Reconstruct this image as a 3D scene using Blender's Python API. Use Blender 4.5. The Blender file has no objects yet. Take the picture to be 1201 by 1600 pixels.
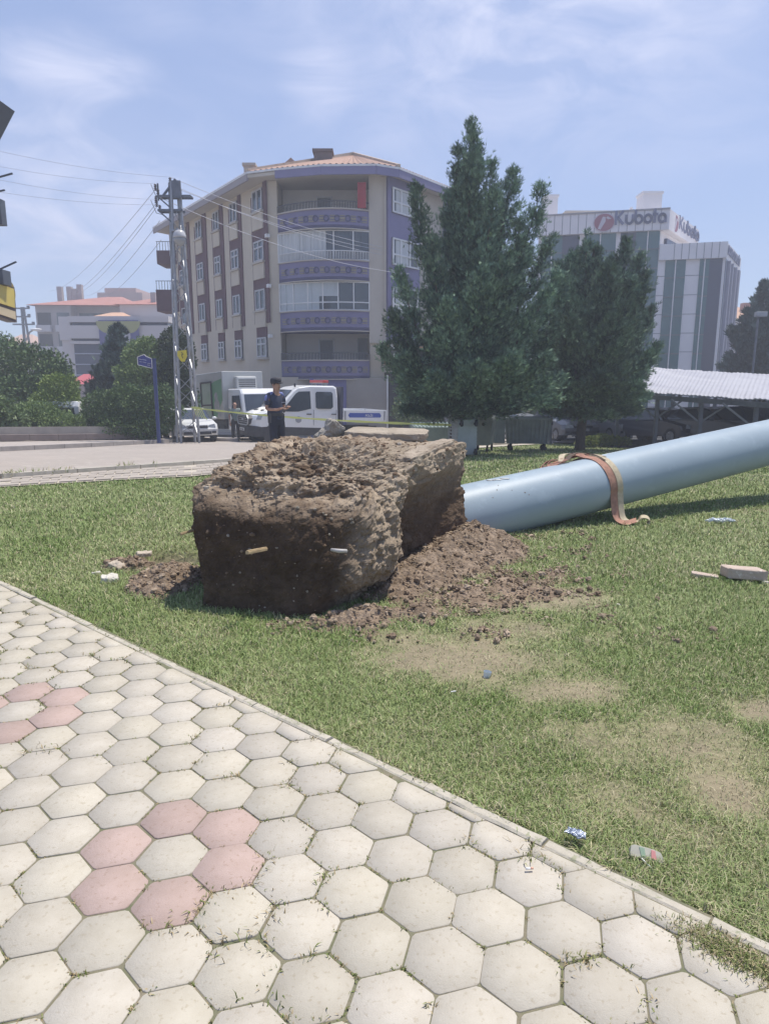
import bpy, bmesh, math, random
import numpy as np
from mathutils import Vector, Matrix, noise

# ------------------------------------------------------------------ camera, sky, sun, exposure
SC = bpy.context.scene
PITCH = math.radians(11.0); F = 1080.0; CAMZ = 1.5
cd = bpy.data.cameras.new('camera'); cam = bpy.data.objects.new('camera', cd); SC.collection.objects.link(cam)
cam.location = (0, 0, CAMZ); cam.rotation_euler = (math.pi / 2 - PITCH, 0, 0)
cd.sensor_fit = 'VERTICAL'; cd.sensor_height = 36.0; cd.sensor_width = 36.0
cd.lens = 36.0 * F / 1600.0; cd.clip_start = 0.05; cd.clip_end = 4000
SC.camera = cam
SUN_EL = math.radians(69); SUN_AZ = math.radians(52)      # azimuth measured from +Y (view direction) towards +X
W = bpy.data.worlds.new('World'); SC.world = W; W.use_nodes = True
nt = W.node_tree; nt.nodes.clear(); N = nt.nodes; L = nt.links
out = N.new('ShaderNodeOutputWorld'); bg = N.new('ShaderNodeBackground'); bg.inputs['Strength'].default_value = 0.093
sky = N.new('ShaderNodeTexSky'); sky.sky_type = 'NISHITA'; sky.sun_disc = False
sky.sun_elevation = SUN_EL; sky.sun_rotation = SUN_AZ; sky.altitude = 900
sky.air_density = 1.0; sky.dust_density = 0.6; sky.ozone_density = 1.0
tc = N.new('ShaderNodeTexCoord')
def vm(op, a, b=None, val=None):
    n = N.new('ShaderNodeVectorMath'); n.operation = op; L.new(a, n.inputs[0])
    if b is not None: n.inputs[1].default_value = b
    return n
def mth(op, a, b, clamp=False):
    n = N.new('ShaderNodeMath'); n.operation = op; n.use_clamp = clamp
    for i, q in enumerate((a, b)):
        if isinstance(q, (int, float)): n.inputs[i].default_value = q
        else: L.new(q, n.inputs[i])
    return n.outputs[0]
def raydir(px, py):
    u = (px - 600.5) / F; v = (800 - py) / F
    d = Vector((u, math.cos(PITCH) + v * math.sin(PITCH), -math.sin(PITCH) + v * math.cos(PITCH))); d.normalize(); return d
def cloud(px, py, rad, sx, sy, amt):
    d = raydir(px, py); diff = vm('SUBTRACT', tc.outputs['Generated'], tuple(d)); sc_ = vm('MULTIPLY', diff.outputs[0], (sx, 1.0, sy))
    ln = vm('LENGTH', sc_.outputs[0]); m = N.new('ShaderNodeMapRange'); m.interpolation_type = 'SMOOTHSTEP'
    m.inputs['From Min'].default_value = rad; m.inputs['From Max'].default_value = 0.0
    m.inputs['To Max'].default_value = amt; L.new(ln.outputs['Value'], m.inputs['Value']); return m.outputs[0]
mp = N.new('ShaderNodeMapping'); mp.inputs['Scale'].default_value = (3.0, 3.0, 7.0); mp.inputs['Rotation'].default_value = (0.2, 0.35, 0)
L.new(tc.outputs['Generated'], mp.inputs['Vector'])
nz = N.new('ShaderNodeTexNoise'); nz.inputs['Scale'].default_value = 2.2; nz.inputs['Detail'].default_value = 9; nz.inputs['Roughness'].default_value = 0.6
nz.inputs['Distortion'].default_value = 0.9; L.new(mp.outputs[0], nz.inputs['Vector'])
cr = N.new('ShaderNodeMapRange'); cr.inputs['From Min'].default_value = 0.40; cr.inputs['From Max'].default_value = 0.72; L.new(nz.outputs['Fac'], cr.inputs['Value'])
msk = cloud(820, 30, 0.36, 0.7, 1.6, 0.75)
for a in ((505, 105, 0.10, 1.0, 1.0, 0.75), (105, 112, 0.13, 0.9, 2.2, 0.9), (60, 300, 0.34, 0.9, 1.7, 0.85), (85, 365, 0.05, 0.8, 2.6, 0.9), (1060, 210, 0.25, 0.8, 3.0, 0.3), (250, 25, 0.10, 0.9, 2.2, 0.3)):
    msk = mth('MAXIMUM', msk, cloud(*a))
fac = mth('MULTIPLY', msk, cr.outputs[0], True)
soft = mth('MULTIPLY', msk, 0.22, True); fac = mth('ADD', fac, soft, True)
mx = N.new('ShaderNodeMix'); mx.data_type = 'RGBA'; L.new(fac, mx.inputs['Factor']); veil = N.new('ShaderNodeMix'); veil.data_type = 'RGBA'; veil.inputs['Factor'].default_value = 0.5; L.new(sky.outputs[0], veil.inputs['A']); veil.inputs['B'].default_value = (3.2, 4.05, 6.9, 1); L.new(veil.outputs['Result'], mx.inputs['A']); mx.inputs['B'].default_value = (5.9, 6.2, 7.8, 1)
L.new(mx.outputs['Result'], bg.inputs['Color']); L.new(bg.outputs[0], out.inputs[0])
sl = bpy.data.lights.new('sun', 'SUN'); sl.energy = 3.6; sl.angle = math.radians(0.6); sl.color = (1.0, 0.94, 0.84)
so = bpy.data.objects.new('sun', sl); SC.collection.objects.link(so)
sdir = Vector((math.sin(SUN_AZ) * math.cos(SUN_EL), math.cos(SUN_AZ) * math.cos(SUN_EL), math.sin(SUN_EL)))
so.rotation_euler = sdir.to_track_quat('Z', 'Y').to_euler(); so.location = sdir * 60
SC.view_settings.view_transform = 'Standard'; SC.view_settings.look = 'None'; SC.view_settings.gamma = 1
SC.view_settings.exposure = 0.6
SC.cycles.max_bounces = 6; SC.cycles.transparent_max_bounces = 8; SC.cycles.volume_bounces = 0

# ------------------------------------------------------------------ terrain + photo geometry
SLOPE = 0.06
def g(y):
    if y < 8: return 0.0
    if y < 11: return -SLOPE * (y - 8) ** 2 / 6
    if y < 46: return -SLOPE * (y - 9.5)
    return -SLOPE * 36.5
def _ray(px, py):
    u = (px - 600.5) / F; v = (800 - py) / F; c = math.cos(PITCH); s = math.sin(PITCH)
    return u, c + v * s, -s + v * c
def P(px, py, Y):
    x, y, z = _ray(px, py); t = Y / y; return Vector((x * t, Y, CAMZ + z * t))
def PX(px, Y, z=None):
    """x of image column px at depth Y, height z"""
    z = CAMZ if z is None else z
    return (px - 600.5) / F * (Y * math.cos(PITCH) - (z - CAMZ) * math.sin(PITCH))
def G(px, py, dz=0.0):
    x, y, z = _ray(px, py); Y = 1.0
    for i in range(200):
        f = CAMZ + z * Y / y - g(Y) - dz
        if f <= 0 or Y > 400: break
        Y *= 1.03
    a, b = Y / 1.03, Y
    for i in range(40):
        m = (a + b) / 2
        if CAMZ + z * m / y - g(m) - dz > 0: a = m
        else: b = m
    return Vector((x * a / y, a, g(a) + dz))

# ------------------------------------------------------------------ materials
MATS = {}
def mat(name, c1, c2=None, scale=6.0, rough=0.7, metal=0.0, bump=0.0, bscale=None, detail=6, spec=None, attr=None, lo=0.35, hi=0.65, sss=0, c3=None, stretch=None):
    if name in MATS: return MATS[name]
    m = bpy.data.materials.new(name); m.use_nodes = True; t = m.node_tree; n = t.nodes; l = t.links
    b = n['Principled BSDF']; b.inputs['Roughness'].default_value = rough; b.inputs['Metallic'].default_value = metal
    if spec is not None: b.inputs['Specular IOR Level'].default_value = spec
    col = None; tcn = n.new('ShaderNodeTexCoord'); vec = tcn.outputs['Object']
    if stretch:
        mpn = n.new('ShaderNodeMapping'); mpn.inputs['Scale'].default_value = stretch; l.new(vec, mpn.inputs['Vector']); vec = mpn.outputs[0]
    def nzn(sc, dt=detail):
        q = n.new('ShaderNodeTexNoise'); q.inputs['Scale'].default_value = sc; q.inputs['Detail'].default_value = dt; q.inputs['Roughness'].default_value = 0.62
        l.new(vec, q.inputs['Vector']); return q
    def rng(q, a, bb):
        r = n.new('ShaderNodeMapRange'); r.inputs['From Min'].default_value = a; r.inputs['From Max'].default_value = bb; l.new(q.outputs['Fac'], r.inputs['Value']); return r.outputs[0]
    def mix(f, A, B, mode='MIX'):
        x = n.new('ShaderNodeMix'); x.data_type = 'RGBA'; x.blend_type = mode
        if isinstance(f, float): x.inputs['Factor'].default_value = f
        else: l.new(f, x.inputs['Factor'])
        for k, v in (('A', A), ('B', B)):
            if isinstance(v, tuple): x.inputs[k].default_value = (*v, 1) if len(v) == 3 else v
            else: l.new(v, x.inputs[k])
        return x.outputs['Result']
    if c2 is None: b.inputs['Base Color'].default_value = (*c1, 1); col = None
    if c2 is not None: col = mix(rng(nzn(scale), lo, hi), c1, c2)
    if c3 is not None: col = mix(rng(nzn(scale * 4.3, 3), 0.58, 0.66), col, c3)
    if attr:
        a = n.new('ShaderNodeAttribute'); a.attribute_name = attr
        col = mix(1.0, a.outputs['Color'], col if col is not None else tuple(c1), 'MULTIPLY')
    if col is not None: l.new(col, b.inputs['Base Color'])
    if bump:
        q = nzn(bscale or scale * 3, 8); bp = n.new('ShaderNodeBump'); bp.inputs['Strength'].default_value = bump; bp.inputs['Distance'].default_value = 0.02
        l.new(q.outputs['Fac'], bp.inputs['Height']); l.new(bp.outputs[0], b.inputs['Normal'])
    MATS[name] = m; return m

# ------------------------------------------------------------------ object helpers
ROOT = {}
def tag(o, label=None, cat=None, group=None, kind=None):
    if label: o['label'] = label
    if cat: o['category'] = cat
    if group: o['group'] = group
    if kind: o['kind'] = kind
    return o
def thing(name, label, cat, loc=(0, 0, 0), rz=0.0, group=None):
    o = bpy.data.objects.new(name, None); SC.collection.objects.link(o); o.empty_display_size = 0.3
    o.location = loc; o.rotation_euler = (0, 0, rz); tag(o, label, cat, group)
    ROOT[o.name] = Matrix.Translation(Vector(loc)) @ Matrix.Rotation(rz, 4, 'Z'); return o
def rootm(o): return ROOT.get(o.name, Matrix.Identity(4))
def copytree(o, loc, rz=0.0, label=None, parent=None):
    c = o.copy(); SC.collection.objects.link(c)
    if parent is None: c.location = loc; c.rotation_euler = (0, 0, rz)
    else: c.parent = parent
    if label: c['label'] = label
    for ch in o.children: copytree(ch, None, 0, None, c)
    return c
def basis(x, y, z, o=(0, 0, 0)):
    m = Matrix((Vector(x), Vector(y), Vector(z))).transposed().to_4x4(); m.translation = Vector(o); return m
class MB:
    def __init__(s): s.v = []; s.f = []; s.mi = []; s.M = Matrix.Identity(4); s.k = 0
    def add(s, vs, fs):
        b = len(s.v); s.v += [s.M @ Vector(p) for p in vs]; s.f += [tuple(i + b for i in q) for q in fs]; s.mi += [s.k] * len(fs); return s
    def box(s, c, d, R=None):
        h = [x / 2 for x in d]; vs = []
        for i in (-1, 1):
            for j in (-1, 1):
                for k in (-1, 1):
                    p = Vector((i * h[0], j * h[1], k * h[2]))
                    if R is not None: p = R @ p
                    vs.append(p + Vector(c))
        return s.add(vs, [(0, 1, 3, 2), (4, 6, 7, 5), (0, 4, 5, 1), (2, 3, 7, 6), (0, 2, 6, 4), (1, 5, 7, 3)])
    def bb(s, x0, x1, y0, y1, z0, z1): return s.box(((x0 + x1) / 2, (y0 + y1) / 2, (z0 + z1) / 2), (abs(x1 - x0), abs(y1 - y0), abs(z1 - z0)))
    def bar(s, p, q, w=0.04, h=None):
        p = Vector(p); q = Vector(q); d = q - p; ln = d.length
        if ln < 1e-6: return s
        R = d.to_track_quat('Z', 'Y').to_matrix(); return s.box((p + q) / 2, (w, h or w, ln), R)
    def tube(s, pts, r, n=8, cap=True):
        pts = [Vector(p) for p in pts]; rr = r if isinstance(r, (list, tuple)) else [r] * len(pts); vs = []; fs = []
        up = None
        for i, p in enumerate(pts):
            d = (pts[min(i + 1, len(pts) - 1)] - pts[max(i - 1, 0)]).normalized()
            if up is None: up = Vector((0, 0, 1)) if abs(d.z) < 0.9 else Vector((1, 0, 0))
            a = d.cross(up)
            if a.length < 1e-4: up = Vector((0, 1, 0)); a = d.cross(up)
            a.normalize(); b = a.cross(d).normalized(); up = b
            for k in range(n):
                t = 2 * math.pi * k / n; vs.append(p + (a * math.cos(t) + b * math.sin(t)) * rr[i])
        for i in range(len(pts) - 1):
            for k in range(n): fs.append((i * n + k, i * n + (k + 1) % n, (i + 1) * n + (k + 1) % n, (i + 1) * n + k))
        if cap: fs.append(tuple(range(n))[::-1]); fs.append(tuple((len(pts) - 1) * n + k for k in range(n)))
        return s.add(vs, fs)
    def prism(s, poly, o, ux, uy, d):
        """polygon in plane (o,ux,uy) extruded by vector d"""
        o = Vector(o); ux = Vector(ux); uy = Vector(uy); d = Vector(d); n = len(poly)
        a = [o + ux * x + uy * y for x, y in poly]; fs = [tuple(range(n))[::-1], tuple(range(n, 2 * n))]
        fs += [(i, (i + 1) % n, n + (i + 1) % n, n + i) for i in range(n)]
        return s.add(a + [p + d for p in a], fs)
    def blob(s, c, r, seed=0, amp=0.25, sub=2):
        bm = bmesh.new(); bmesh.ops.create_icosphere(bm, subdivisions=sub, radius=1)
        rr = Vector(r) if not isinstance(r, (int, float)) else Vector((r, r, r)); vs = []
        for v in bm.verts:
            k = 1 + amp * noise.noise(v.co * 1.7 + Vector((seed * 7.1, seed * 3.3, seed)))+ amp*.5* noise.noise(v.co * 4.1 + Vector((seed * 2.1, 5, seed)))
            vs.append(Vector((v.co.x * rr.x, v.co.y * rr.y, v.co.z * rr.z)) * k + Vector(c))
        fs = [tuple(v.index for v in f.verts) for f in bm.faces]; bm.free(); return s.add(vs, fs)
    def build(s, name, mats, parent=None, world=False, smooth=False, bevel=0, loc=None, label=None):
        me = bpy.data.meshes.new(name); vs = s.v
        if world and parent is not None:
            top = parent
            while top.parent: top = top.parent
            inv = rootm(top).inverted(); vs = [inv @ p for p in vs]
        if loc is not None: vs = [p - Vector(loc) for p in vs]
        me.from_pydata([tuple(p) for p in vs], [], s.f)
        if not isinstance(mats, (list, tuple)): mats = [mats]
        for m in mats: me.materials.append(m)
        if len(mats) > 1: me.polygons.foreach_set('material_index', s.mi)
        o = bpy.data.objects.new(name, me); SC.collection.objects.link(o)
        if parent is not None: o.parent = parent
        if loc is not None: o.location = loc
        bm = bmesh.new(); bm.from_mesh(me); bmesh.ops.recalc_face_normals(bm, faces=bm.faces); bm.to_mesh(me); bm.free()
        if smooth:
            for p in me.polygons: p.use_smooth = True
        if bevel:
            b = o.modifiers.new('bevel', 'BEVEL'); b.width = bevel; b.segments = 2; b.limit_method = 'ANGLE'
        if label: o['label'] = label
        return o
def npmesh(name, verts, loops, starts, totals, mats, attr=None, loc=(0, 0, 0)):
    me = bpy.data.meshes.new(name); nv = len(verts)
    me.vertices.add(nv); me.vertices.foreach_set('co', (verts - np.array(loc)).astype(np.float32).ravel())
    me.loops.add(len(loops)); me.loops.foreach_set('vertex_index', loops.astype(np.int32))
    me.polygons.add(len(starts)); me.polygons.foreach_set('loop_start', starts.astype(np.int32)); me.polygons.foreach_set('loop_total', totals.astype(np.int32))
    if attr is not None:
        a = me.color_attributes.new('tint', 'FLOAT_COLOR', 'POINT'); c = np.ones((nv, 4), np.float32); c[:, :3] = attr; a.data.foreach_set('color', c.ravel())
    for m in (mats if isinstance(mats, (list, tuple)) else [mats]): me.materials.append(m)
    me.update(calc_edges=True); me.validate()
    o = bpy.data.objects.new(name, me); SC.collection.objects.link(o); o.location = loc; return o
def textmesh(body, size, depth=0.01, bold=0.0, sx=1.0):
    cu = bpy.data.curves.new('lettering', 'FONT'); cu.body = body; cu.size = size; cu.extrude = depth; cu.align_x = 'LEFT'; cu.offset = bold
    o = bpy.data.objects.new('lettering', cu); SC.collection.objects.link(o)
    dg = bpy.context.evaluated_depsgraph_get(); me = bpy.data.meshes.new_from_object(o.evaluated_get(dg))
    bpy.data.objects.remove(o); bpy.data.curves.remove(cu)
    vs = [Vector((v.co.x * sx, v.co.y, v.co.z)) for v in me.vertices]; fs = [tuple(p.vertices) for p in me.polygons]
    bpy.data.meshes.remove(me); return vs, fs
def text(mb, body, o, ux, uy, size, depth=0.01, bold=0.0, width=None):
    vs, fs = textmesh(body, size, depth, bold); w = max(v.x for v in vs) - min(v.x for v in vs); x0 = min(v.x for v in vs)
    k = width / w if width else 1; ux = Vector(ux).normalized(); uy = Vector(uy).normalized(); n = ux.cross(uy); o = Vector(o)
    mb.add([o + ux * (v.x - x0) * k + uy * v.y + n * v.z for v in vs], fs)
def fbm(p, o=5, h=0.55, lac=2.1):
    a = 1; t = 0; q = Vector(p)
    for i in range(o): t += a * noise.noise(q); q = q * lac + Vector((3.1, 1.7, 9.2)); a *= h
    return t
rnd = random.Random(7); R = np.random.default_rng(5)
# ------------------------------------------------------------------ ground sheets
def vnoise(x, y, s=1.0, seed=0):
    x = x * s; y = y * s; xi = np.floor(x).astype(np.int64); yi = np.floor(y).astype(np.int64); fx = x - xi; fy = y - yi
    def h(a, b):
        n = (a * 374761393 + b * 668265263 + seed * 1442695041) & 0xffffffff
        n = ((n ^ (n >> 13)) * 1274126177) & 0xffffffff; n = (n ^ (n >> 16)) & 0xffff
        return n / 65535.0
    ux = fx * fx * (3 - 2 * fx); uy = fy * fy * (3 - 2 * fy)
    return (h(xi, yi) * (1 - ux) + h(xi + 1, yi) * ux) * (1 - uy) + (h(xi, yi + 1) * (1 - ux) + h(xi + 1, yi + 1) * ux) * uy
def vfbm(x, y, s=1.0, o=4, seed=0):
    t = 0; a = 0.5; k = 0
    for i in range(o): t = t + a * vnoise(x, y, s * 2.03 ** i, seed + i); k += a; a *= 0.55
    return t / k
def gv(y):
    y = np.asarray(y, float); return np.where(y < 8, 0, np.where(y < 11, -SLOPE * (y - 8) ** 2 / 6, -SLOPE * (np.minimum(y, 46) - 9.5)))

WA = G(0, 912); WB = G(1201, 1490)                       # walkway edge line
wdir = (WB - WA); wdir.z = 0; wdir.normalize(); wn = Vector((-wdir.y, wdir.x, 0))   # wn points to the lawn
if wn.x < 0: wn = -wn
def wside(x, y): return (x - WA.x) * wn.x + (y - WA.y) * wn.y   # >0 on the lawn
LF = [(-40, G(0, 763).y - 0.8 * (40 + G(0, 763).x) * 0.35), tuple(G(0, 763))[:2], tuple(G(300, 746))[:2], tuple(G(740, 701))[:2], tuple(G(868, 693))[:2], tuple(G(960, 700))[:2], (11, 15.0), (40, 10)]
def yfar(x): return np.interp(x, [p[0] for p in LF], [p[1] for p in LF])
PATCH = []
for px, py, rx, ry, s in ((720, 1030, .62, .42, .85), (640, 1010, .35, .3, .5), (880, 1075, .38, .26, .7), (1050, 1160, .42, .36, .62), (1130, 1240, .26, .2, .85), (975, 1250, .26, .2, .5),
                          (1195, 1115, .2, .16, .8), (850, 935, .55, .38, .75), (1085, 1300, .2, .12, .5), (800, 985, .5, .3, .5), (930, 1150, .3, .3, .4), (1190, 800, .5, .3, .3), (960, 1000, .5, .3, .3)):
    c = G(px, py); PATCH.append((c.x, c.y, rx, ry, s))
def soilmask(x, y):
    m = np.zeros_like(x)
    for cx, cy, rx, ry, s in PATCH: m = np.maximum(m, s * np.clip(1.25 - np.sqrt(((x - cx) / rx) ** 2 + ((y - cy) / ry) ** 2), 0, 1))
    n = vfbm(x, y, 5.5, 5, 3) * .6 + vfbm(x, y, 19, 3, 4) * .4; return np.clip((m * 1.4 + (n - 0.5) * 1.5 * (m > 0.02)) * 1.15 - 0.16, 0, 1)
PITC = G(268, 872)
def lawnz(x, y):
    z = gv(y) + 0.022 * (vfbm(x, y, 2.2, 3, 9) - 0.5) * np.clip(wside(x, y) * 4, 0, 1)
    return z - 0.22 * np.exp(-(((x - PITC.x) / 0.26) ** 2 + ((y - PITC.y) / 0.2) ** 2) ** 1.5)
# base terrain: one sheet to the horizon, a little under everything else
ys = [-60, -10, 0, 4, 8, 9, 10, 11, 16, 24, 34, 46, 70, 110, 180, 320, 700]; xs = [-700, -300, -150, -80, -40, -20, 0, 20, 40, 80, 150, 300, 700]
m = MB()
for j, y in enumerate(ys):
    for i, x in enumerate(xs): m.v.append(Vector((x, y, g(y) - (0.4 if y < 90 else 0.4 + 0.0 * y))))
nx = len(xs)
for j in range(len(ys) - 1):
    for i in range(nx - 1): m.f.append((j * nx + i, j * nx + i + 1, (j + 1) * nx + i + 1, (j + 1) * nx + i)); m.mi.append(0)
tag(m.build('ground', mat('dusty_ground', (.30, .26, .21), (.22, .2, .15), .3, .95)), kind='structure')
# hills far behind on the left
m = MB(); hp = []
for i in range(41):
    x = -420 + i * 13; hp.append((x, 16 * math.exp(-((x + 330) / 90.0) ** 2) + 9 * math.exp(-((x + 215) / 60.0) ** 2) + 1.5 * fbm((x * 0.02, 3, 0), 3)))
for r_, (yy, k) in enumerate(((430, 0.0), (470, 0.6), (520, 1.0), (600, 0.5), (680, 0))):
    for x, h in hp: m.v.append(Vector((x, yy, -2.6 + h * k * 1.6)))
for r_ in range(4):
    for i in range(40): m.f.append((r_ * 41 + i, r_ * 41 + i + 1, (r_ + 1) * 41 + i + 1, (r_ + 1) * 41 + i)); m.mi.append(0)
tag(m.build('hills', mat('hill_green', (.13, .16, .09), (.22, .2, .12), .05, .95), smooth=True), kind='structure')

# lawn grid
gx = np.concatenate([np.arange(-9.5, -3, .12), np.arange(-3, 3, .035), np.arange(3, 14, .12)]); gy = np.concatenate([np.arange(0.9, 7.2, .035), np.arange(7.2, 12, .1), np.arange(12, 33, .3)])
XX, YY = np.meshgrid(gx, gy); ZZ = lawnz(XX, YY); SM = soilmask(XX, YY); ZZ = ZZ + np.where(SM > 0.3, 0.006 * vfbm(XX, YY, 30, 3, 5) + 0.004, 0)
pit = np.exp(-(((XX - PITC.x) / 0.3) ** 2 + ((YY - PITC.y) / 0.26) ** 2) ** 2); sc = np.clip(SM + pit, 0, 1)[..., None]
nn = vfbm(XX, YY, 8, 4, 21)[..., None]
earth = np.array([.28, .235, .15]) * (0.72 + 0.5 * nn); turf = np.array([.17, .195, .075]) * (0.6 + 0.8 * nn)
col = turf * (1 - sc) + earth * sc
nyy, nxx = XX.shape; V = np.stack([XX, YY, ZZ], -1).reshape(-1, 3); idx = np.arange(nyy * nxx).reshape(nyy, nxx)
q = np.stack([idx[:-1, :-1], idx[:-1, 1:], idx[1:, 1:], idx[1:, :-1]], -1).reshape(-1, 4)
cx = V[q].mean(1); keep = (wside(cx[:, 0], cx[:, 1]) > -0.12) & (cx[:, 1] < yfar(cx[:, 0]) + 0.5); q = q[keep]
lawn = npmesh('lawn', V, q.ravel(), np.arange(len(q)) * 4, np.full(len(q), 4), mat('lawn_soil', (1, 1, 1), (.8, .8, .8), 25, .95, bump=.5, bscale=60, attr='tint'), col.reshape(-1, 3))
tag(lawn, kind='structure')

def sheet(name, poly, dz, m, step=None):
    bm = bmesh.new(); vs = [bm.verts.new((x, y, 0)) for x, y in poly]; bm.faces.new(vs)
    for yc in [8, 8.5, 9, 9.5, 10, 10.5, 11, 46]:
        bmesh.ops.bisect_plane(bm, geom=bm.verts[:] + bm.edges[:] + bm.faces[:], plane_co=(0, yc, 0), plane_no=(0, 1, 0))
    for v in bm.verts: v.co.z = g(v.co.y) + dz
    bmesh.ops.triangulate(bm, faces=bm.faces[:]); bmesh.ops.recalc_face_normals(bm, faces=bm.faces)
    me = bpy.data.meshes.new(name); bm.to_mesh(me); bm.free(); me.materials.append(m)
    if me.polygons and me.polygons[0].normal.z < 0: me.flip_normals()
    o = bpy.data.objects.new(name, me); SC.collection.objects.link(o); return tag(o, kind='structure')
E = [G(-300, 767), G(0, 750), G(300, 728)]
e3 = (LF[3][0] - .3, LF[3][1] + 1.2)
RL = [(-60, E[0].y - 14), tuple(E[0])[:2], tuple(E[1])[:2], tuple(E[2])[:2], e3, (LF[4][0], LF[4][1] + .9)]
def inset(poly, w):
    """offset a polyline sideways by w (to its left)"""
    o = []
    for i, p in enumerate(poly):
        a = Vector(poly[max(i - 1, 0)]); b = Vector(poly[min(i + 1, len(poly) - 1)]); d = (b - a).normalized(); o.append((p[0] - d.y * w, p[1] + d.x * w))
    return o
roadm = mat('pale_road', (.37, .325, .29), (.32, .285, .255), .8, .92, bump=.25, bscale=40, c3=(.40, .36, .32), lo=.3, hi=.7)
sheet('road', RL + [(9.6, 27.5), (9, 31), (6, 34.5), (6, 60), (-60, 60)], 0.03, roadm)
# footpath strip: small pavers between lawn and road (curve from LF to RL)
inner = [p for p in LF[:5]]
brickm = mat('footpath_paver', (.52, .46, .39), (.42, .38, .31), 3, .9, bump=.3, bscale=30, c3=(.24, .24, .16))
sheet('footpath', inner + inset(RL, 0.0)[::-1][0:6], 0.022, brickm)
m = MB()
rr = random.Random(3)
EL = [Vector((p[0], p[1], 0)) for p in inner[1:4]]; ER = [Vector((p[0], p[1], 0)) for p in RL[2:5]]
for seg in range(2):
    a, b, c, d = EL[seg], EL[seg + 1], ER[seg], ER[seg + 1]; n1 = int((b - a).length / .24)
    for i in range(n1):
        for j in range(4):
            def q_(u, v): return (a.lerp(b, u)).lerp(c.lerp(d, u), v)
            u0 = (i + (.5 if j % 2 else 0) + .05) / n1; u1 = u0 + .9 / n1; v0 = (j + .06) / 4 * .92 + .03; v1 = (j + .94) / 4 * .92 + .03
            if u1 > 1: continue
            z = rr.uniform(.0, .006); pts = [q_(u0, v0), q_(u1, v0), q_(u1, v1), q_(u0, v1)]
            pts = [Vector((p.x, p.y, g(p.y) + .034 + z)) for p in pts]
            m.add([p - Vector((0, 0, .012)) for p in pts] + pts, [(4, 5, 6, 7), (0, 1, 5, 4), (1, 2, 6, 5), (2, 3, 7, 6), (3, 0, 4, 7)])
tag(m.build('footpath_paving', mat('footpath_block', (.39, .345, .30), (.31, .275, .235), 1.5, .9, bump=.2)), kind='structure')
# concrete kerb between footpath and road
m = MB(); pts = [Vector((p[0], p[1], 0)) for p in RL[1:6]]
for a, b in zip(pts[:-1], pts[1:]):
    n_ = max(1, int((b - a).length / 1.0))
    for i in range(n_):
        p = a.lerp(b, (i + .01) / n_); q = a.lerp(b, (i + .99) / n_); p.z = g(p.y) + .04; q.z = g(q.y) + .04; m.bar(p, q, .12, .12)
tag(m.build('footpath_kerb', mat('kerb_concrete', (.5, .46, .4), (.38, .36, .3), 4, .9, bump=.3)), kind='structure')
# dark asphalt of the parking area on the right
sheet('parking_asphalt', [(9.6, 27.5), (8.9, 23.8), tuple(LF[5]), LF[6], (40, 10), (70, 10), (70, 60), (6, 60), (6, 34.5), (9, 31)], 0.045, mat('asphalt', (.07, .07, .072), (.045, .045, .048), 1.5, .85, bump=.3, bscale=50))
# raised pavement on the left with its kerb
K = [G(-260, 722), G(0, 707), G(140, 700), G(262, 693), G(292, 690)]
K0 = [(p.x, p.y) for p in K]
sheet('pavement', K0 + [(-5.5, 30.5), (-7, 34), (-9, 60), (-70, 60), (-70, 16)], 0.15, mat('pavement_concrete', (.42, .37, .33), (.35, .31, .28), 1.2, .9, bump=.25, bscale=30))
m = MB(); kp = [Vector((p[0], p[1], 0)) for p in K0 + [(-6.2, 29.5)]]
for a, b in zip(kp[:-1], kp[1:]):
    n_ = max(1, int((b - a).length / 1.1))
    for i in range(n_):
        p = a.lerp(b, (i + .008) / n_); q = a.lerp(b, (i + .992) / n_); p.z = g(p.y) + .08; q.z = g(q.y) + .08; m.bar(p, q, .18, .18)
tag(m.build('pavement_kerb', mat('kerb_grey', (.36, .33, .31), (.27, .25, .24), 3, .9, bump=.3)), kind='structure')

# ------------------------------------------------------------------ walkway of hexagonal pavers
A0 = math.radians(-74.5); pitch = 0.197; cr_ = pitch / math.sqrt(3)
C0 = G(270, 1352); C0 = Vector((C0.x, C0.y))
e1 = Vector((math.cos(A0), math.sin(A0))) * pitch; e2 = Vector((math.cos(A0 + math.pi / 3), math.sin(A0 + math.pi / 3))) * pitch
def nearest(px, py):
    c = G(px, py); best = None
    for i in range(-40, 40):
        for j in range(-40, 40):
            p = C0 + e1 * i + e2 * j; d = (p - Vector((c.x, c.y))).length
            if best is None or d < best[0]: best = (d, i, j)
    return best[1:]
NB = [(1, 0), (-1, 0), (0, 1), (0, -1), (1, -1), (-1, 1)]
pink = set((i, j) for i, j in NB); ci = nearest(2, 1118); pink |= set((ci[0] + i, ci[1] + j) for i, j in NB)
ci2 = (ci[0] * 2, ci[1] * 2); pink |= set((ci2[0] + i, ci2[1] + j) for i, j in NB)
rr = random.Random(11); V = []; FS = []; MI = []; TN = []
def clip(poly, dist, side=1):
    o = []
    for k in range(len(poly)):
        a, b = poly[k], poly[(k + 1) % len(poly)]; da, db = wside(a.x, a.y) + dist, wside(b.x, b.y) + dist
        if da <= 0: o.append(a)
        if da * db < 0: o.append(a.lerp(b, da / (da - db)))
    return o
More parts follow.
